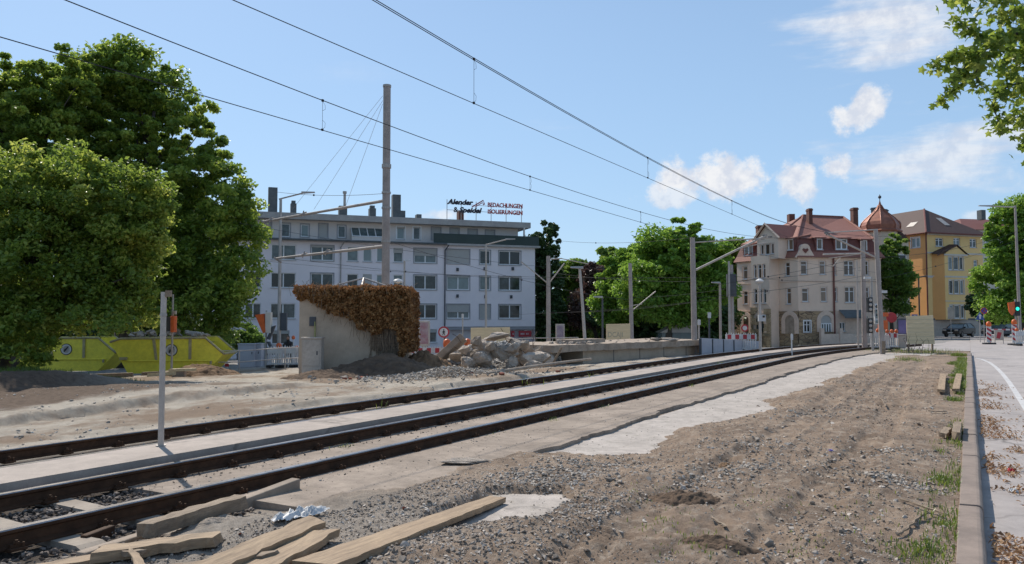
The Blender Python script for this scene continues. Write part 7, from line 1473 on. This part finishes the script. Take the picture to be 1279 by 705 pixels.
c = G(583, 577, .03); chunk(Vector((c.x, c.y, .035)), .40, 'loose lifted piece of broken concrete slab lying on the slab edge', None, (1.1,.62,.15), (R(-4), R(5), TH+.35), name='broken_slab')
for px, py, s, lab in ((18,694,.06,'tan square-edged stone at the lower left corner'), (200,645,.04,'red brick fragment between near rail and weathered beam'), (510,463,.05,'reddish brick bit near the brown soil heap'), (1010,415,.05,'x'), (505,635,.03,'orange-brown brick bits at the slab edge'), (1060,603,.035,'grey lump in the tyre tracks'), (760,604,.05,'dirt clod on the edge of the pale strip'), (300,672,.02,'small orange crumb on the sand by the planks')):
    if lab == 'x': continue
    p = G(px, py, .05); p.z = TZ(p)+s*.4; o = chunk(p, s, lab, None, (1.4,.8,.6), name='brick_fragment' if 'brick' in lab else 'stone'); 
    if 'brick' in lab or 'orange' in lab: o.data = o.data.copy(); o.data.materials[0] = M['brick_red'] if 'brick_red' in M else M.setdefault('brick_red', pmat('red_brick', (.30,.09,.05), (.2,.06,.035), 4, .9, .5, 30))
# crumpled plastic, rag, rubbish
def crumple(label, name, cat, c, rx, ry, h, mat, sd, rot=0):
    n = 26; X_, Y_ = np.meshgrid(np.linspace(-1,1,n), np.linspace(-1,1,n)); rr = X_**2+Y_**2+.35*(fbm(X_*2, Y_*2, sd)-.5); H = h*np.abs(fbm(X_*3.2, Y_*3.2, sd+1, 3)-.5)*3*np.clip(1.15-rr, .1, 1); m_ = (rr < 1.0)
    V = np.stack([X_*rx*(1+.3*(fbm(X_*4,Y_*4,sd+2)-.5)), Y_*ry, H+.004], -1).reshape(-1, 3); F = [(i*n+j, i*n+j+1, (i+1)*n+j+1, (i+1)*n+j) for i in range(n-1) for j in range(n-1) if m_[i, j] and m_[i+1, j+1] and m_[i+1, j] and m_[i, j+1]]
    o = link(name, npmesh(name, V, np.array(F), mat, smooth=True), None, c, rot); return tag(o, label, cat)
c = G(375, 652, .04); c.z = TZ(c)+.02; crumple('crumpled white plastic sheet lying behind the foreground planks', 'plastic_sheet', 'plastic sheet', c, .30, .10, .09, M['white'], 3, TH+.9)
c = G(1263, 590, -.02); crumple('small red rag lying on the road near the leaf litter', 'red_rag', 'rag', c, .045, .035, .05, pmat('red_cloth', (.45,.015,.03), None, 5, .8, 0), 5)
c = G(1266, 615, -.02); crumple('crumpled white paper cup beside the leaf litter', 'paper_scrap', 'litter', c, .05, .05, .06, M['white'], 7)
c = G(1240, 530, -.02); o = chunk(c, .035, 'dark round lump lying in the leaf litter farther along the kerb', None, name='stone')
c = G(1038, 567, .1); c.z = TZ(c)+.005; crumple('tiny violet plastic scrap in the gravel of the verge', 'plastic_scrap', 'litter', c, .03, .03, .03, pmat('violet_plastic', (.12,.1,.4), None, 5, .5, 0), 9)
c = G(905, 578, .1); c.z = TZ(c); heap('bark_clump', 'reddish brown clump of bark on the verge beside grey chips', c, .12, .10, .07, M['brown_soil'], 0, sd=19, n=50)
# junk and timbers before the loaded skip
for k, (pa, pb, w, th, z, lab, mt) in enumerate((((2,470),(168,464),.2,.16,.02,'long low timber kerb beam in front of the rear skip','wood_old'), ((186,470),(222,466),.16,.14,.05,'yellowish beam end before the loaded skip','plywood'), ((215,463),(246,462),.18,.1,.22,'flat board lying on blocks before the loaded skip','plywood'), ((180,462),(205,463),.14,.12,.1,'dark squared timber at the left foot of the loaded skip','wood_old'))):
    p, q = onground(pa[0], 30.5), onground(pb[0], 30.5); p.z += z; q.z += z; plank(lab, p, q, w, th, mt, name='timber_beam', seed=50+k, cat='beam')
for px, d, lab in ((228,30.6,'grey concrete block under the flat board before the loaded skip'), (214,31,'concrete block beside the yellowish beam end')):
    p = onground(px, d); b = MB(); b.box(-.16,.16,-.12,.12,0,.22); tag(b.build('concrete_block', M['concrete'], None, p, TH, bevel=.015), lab, 'block')
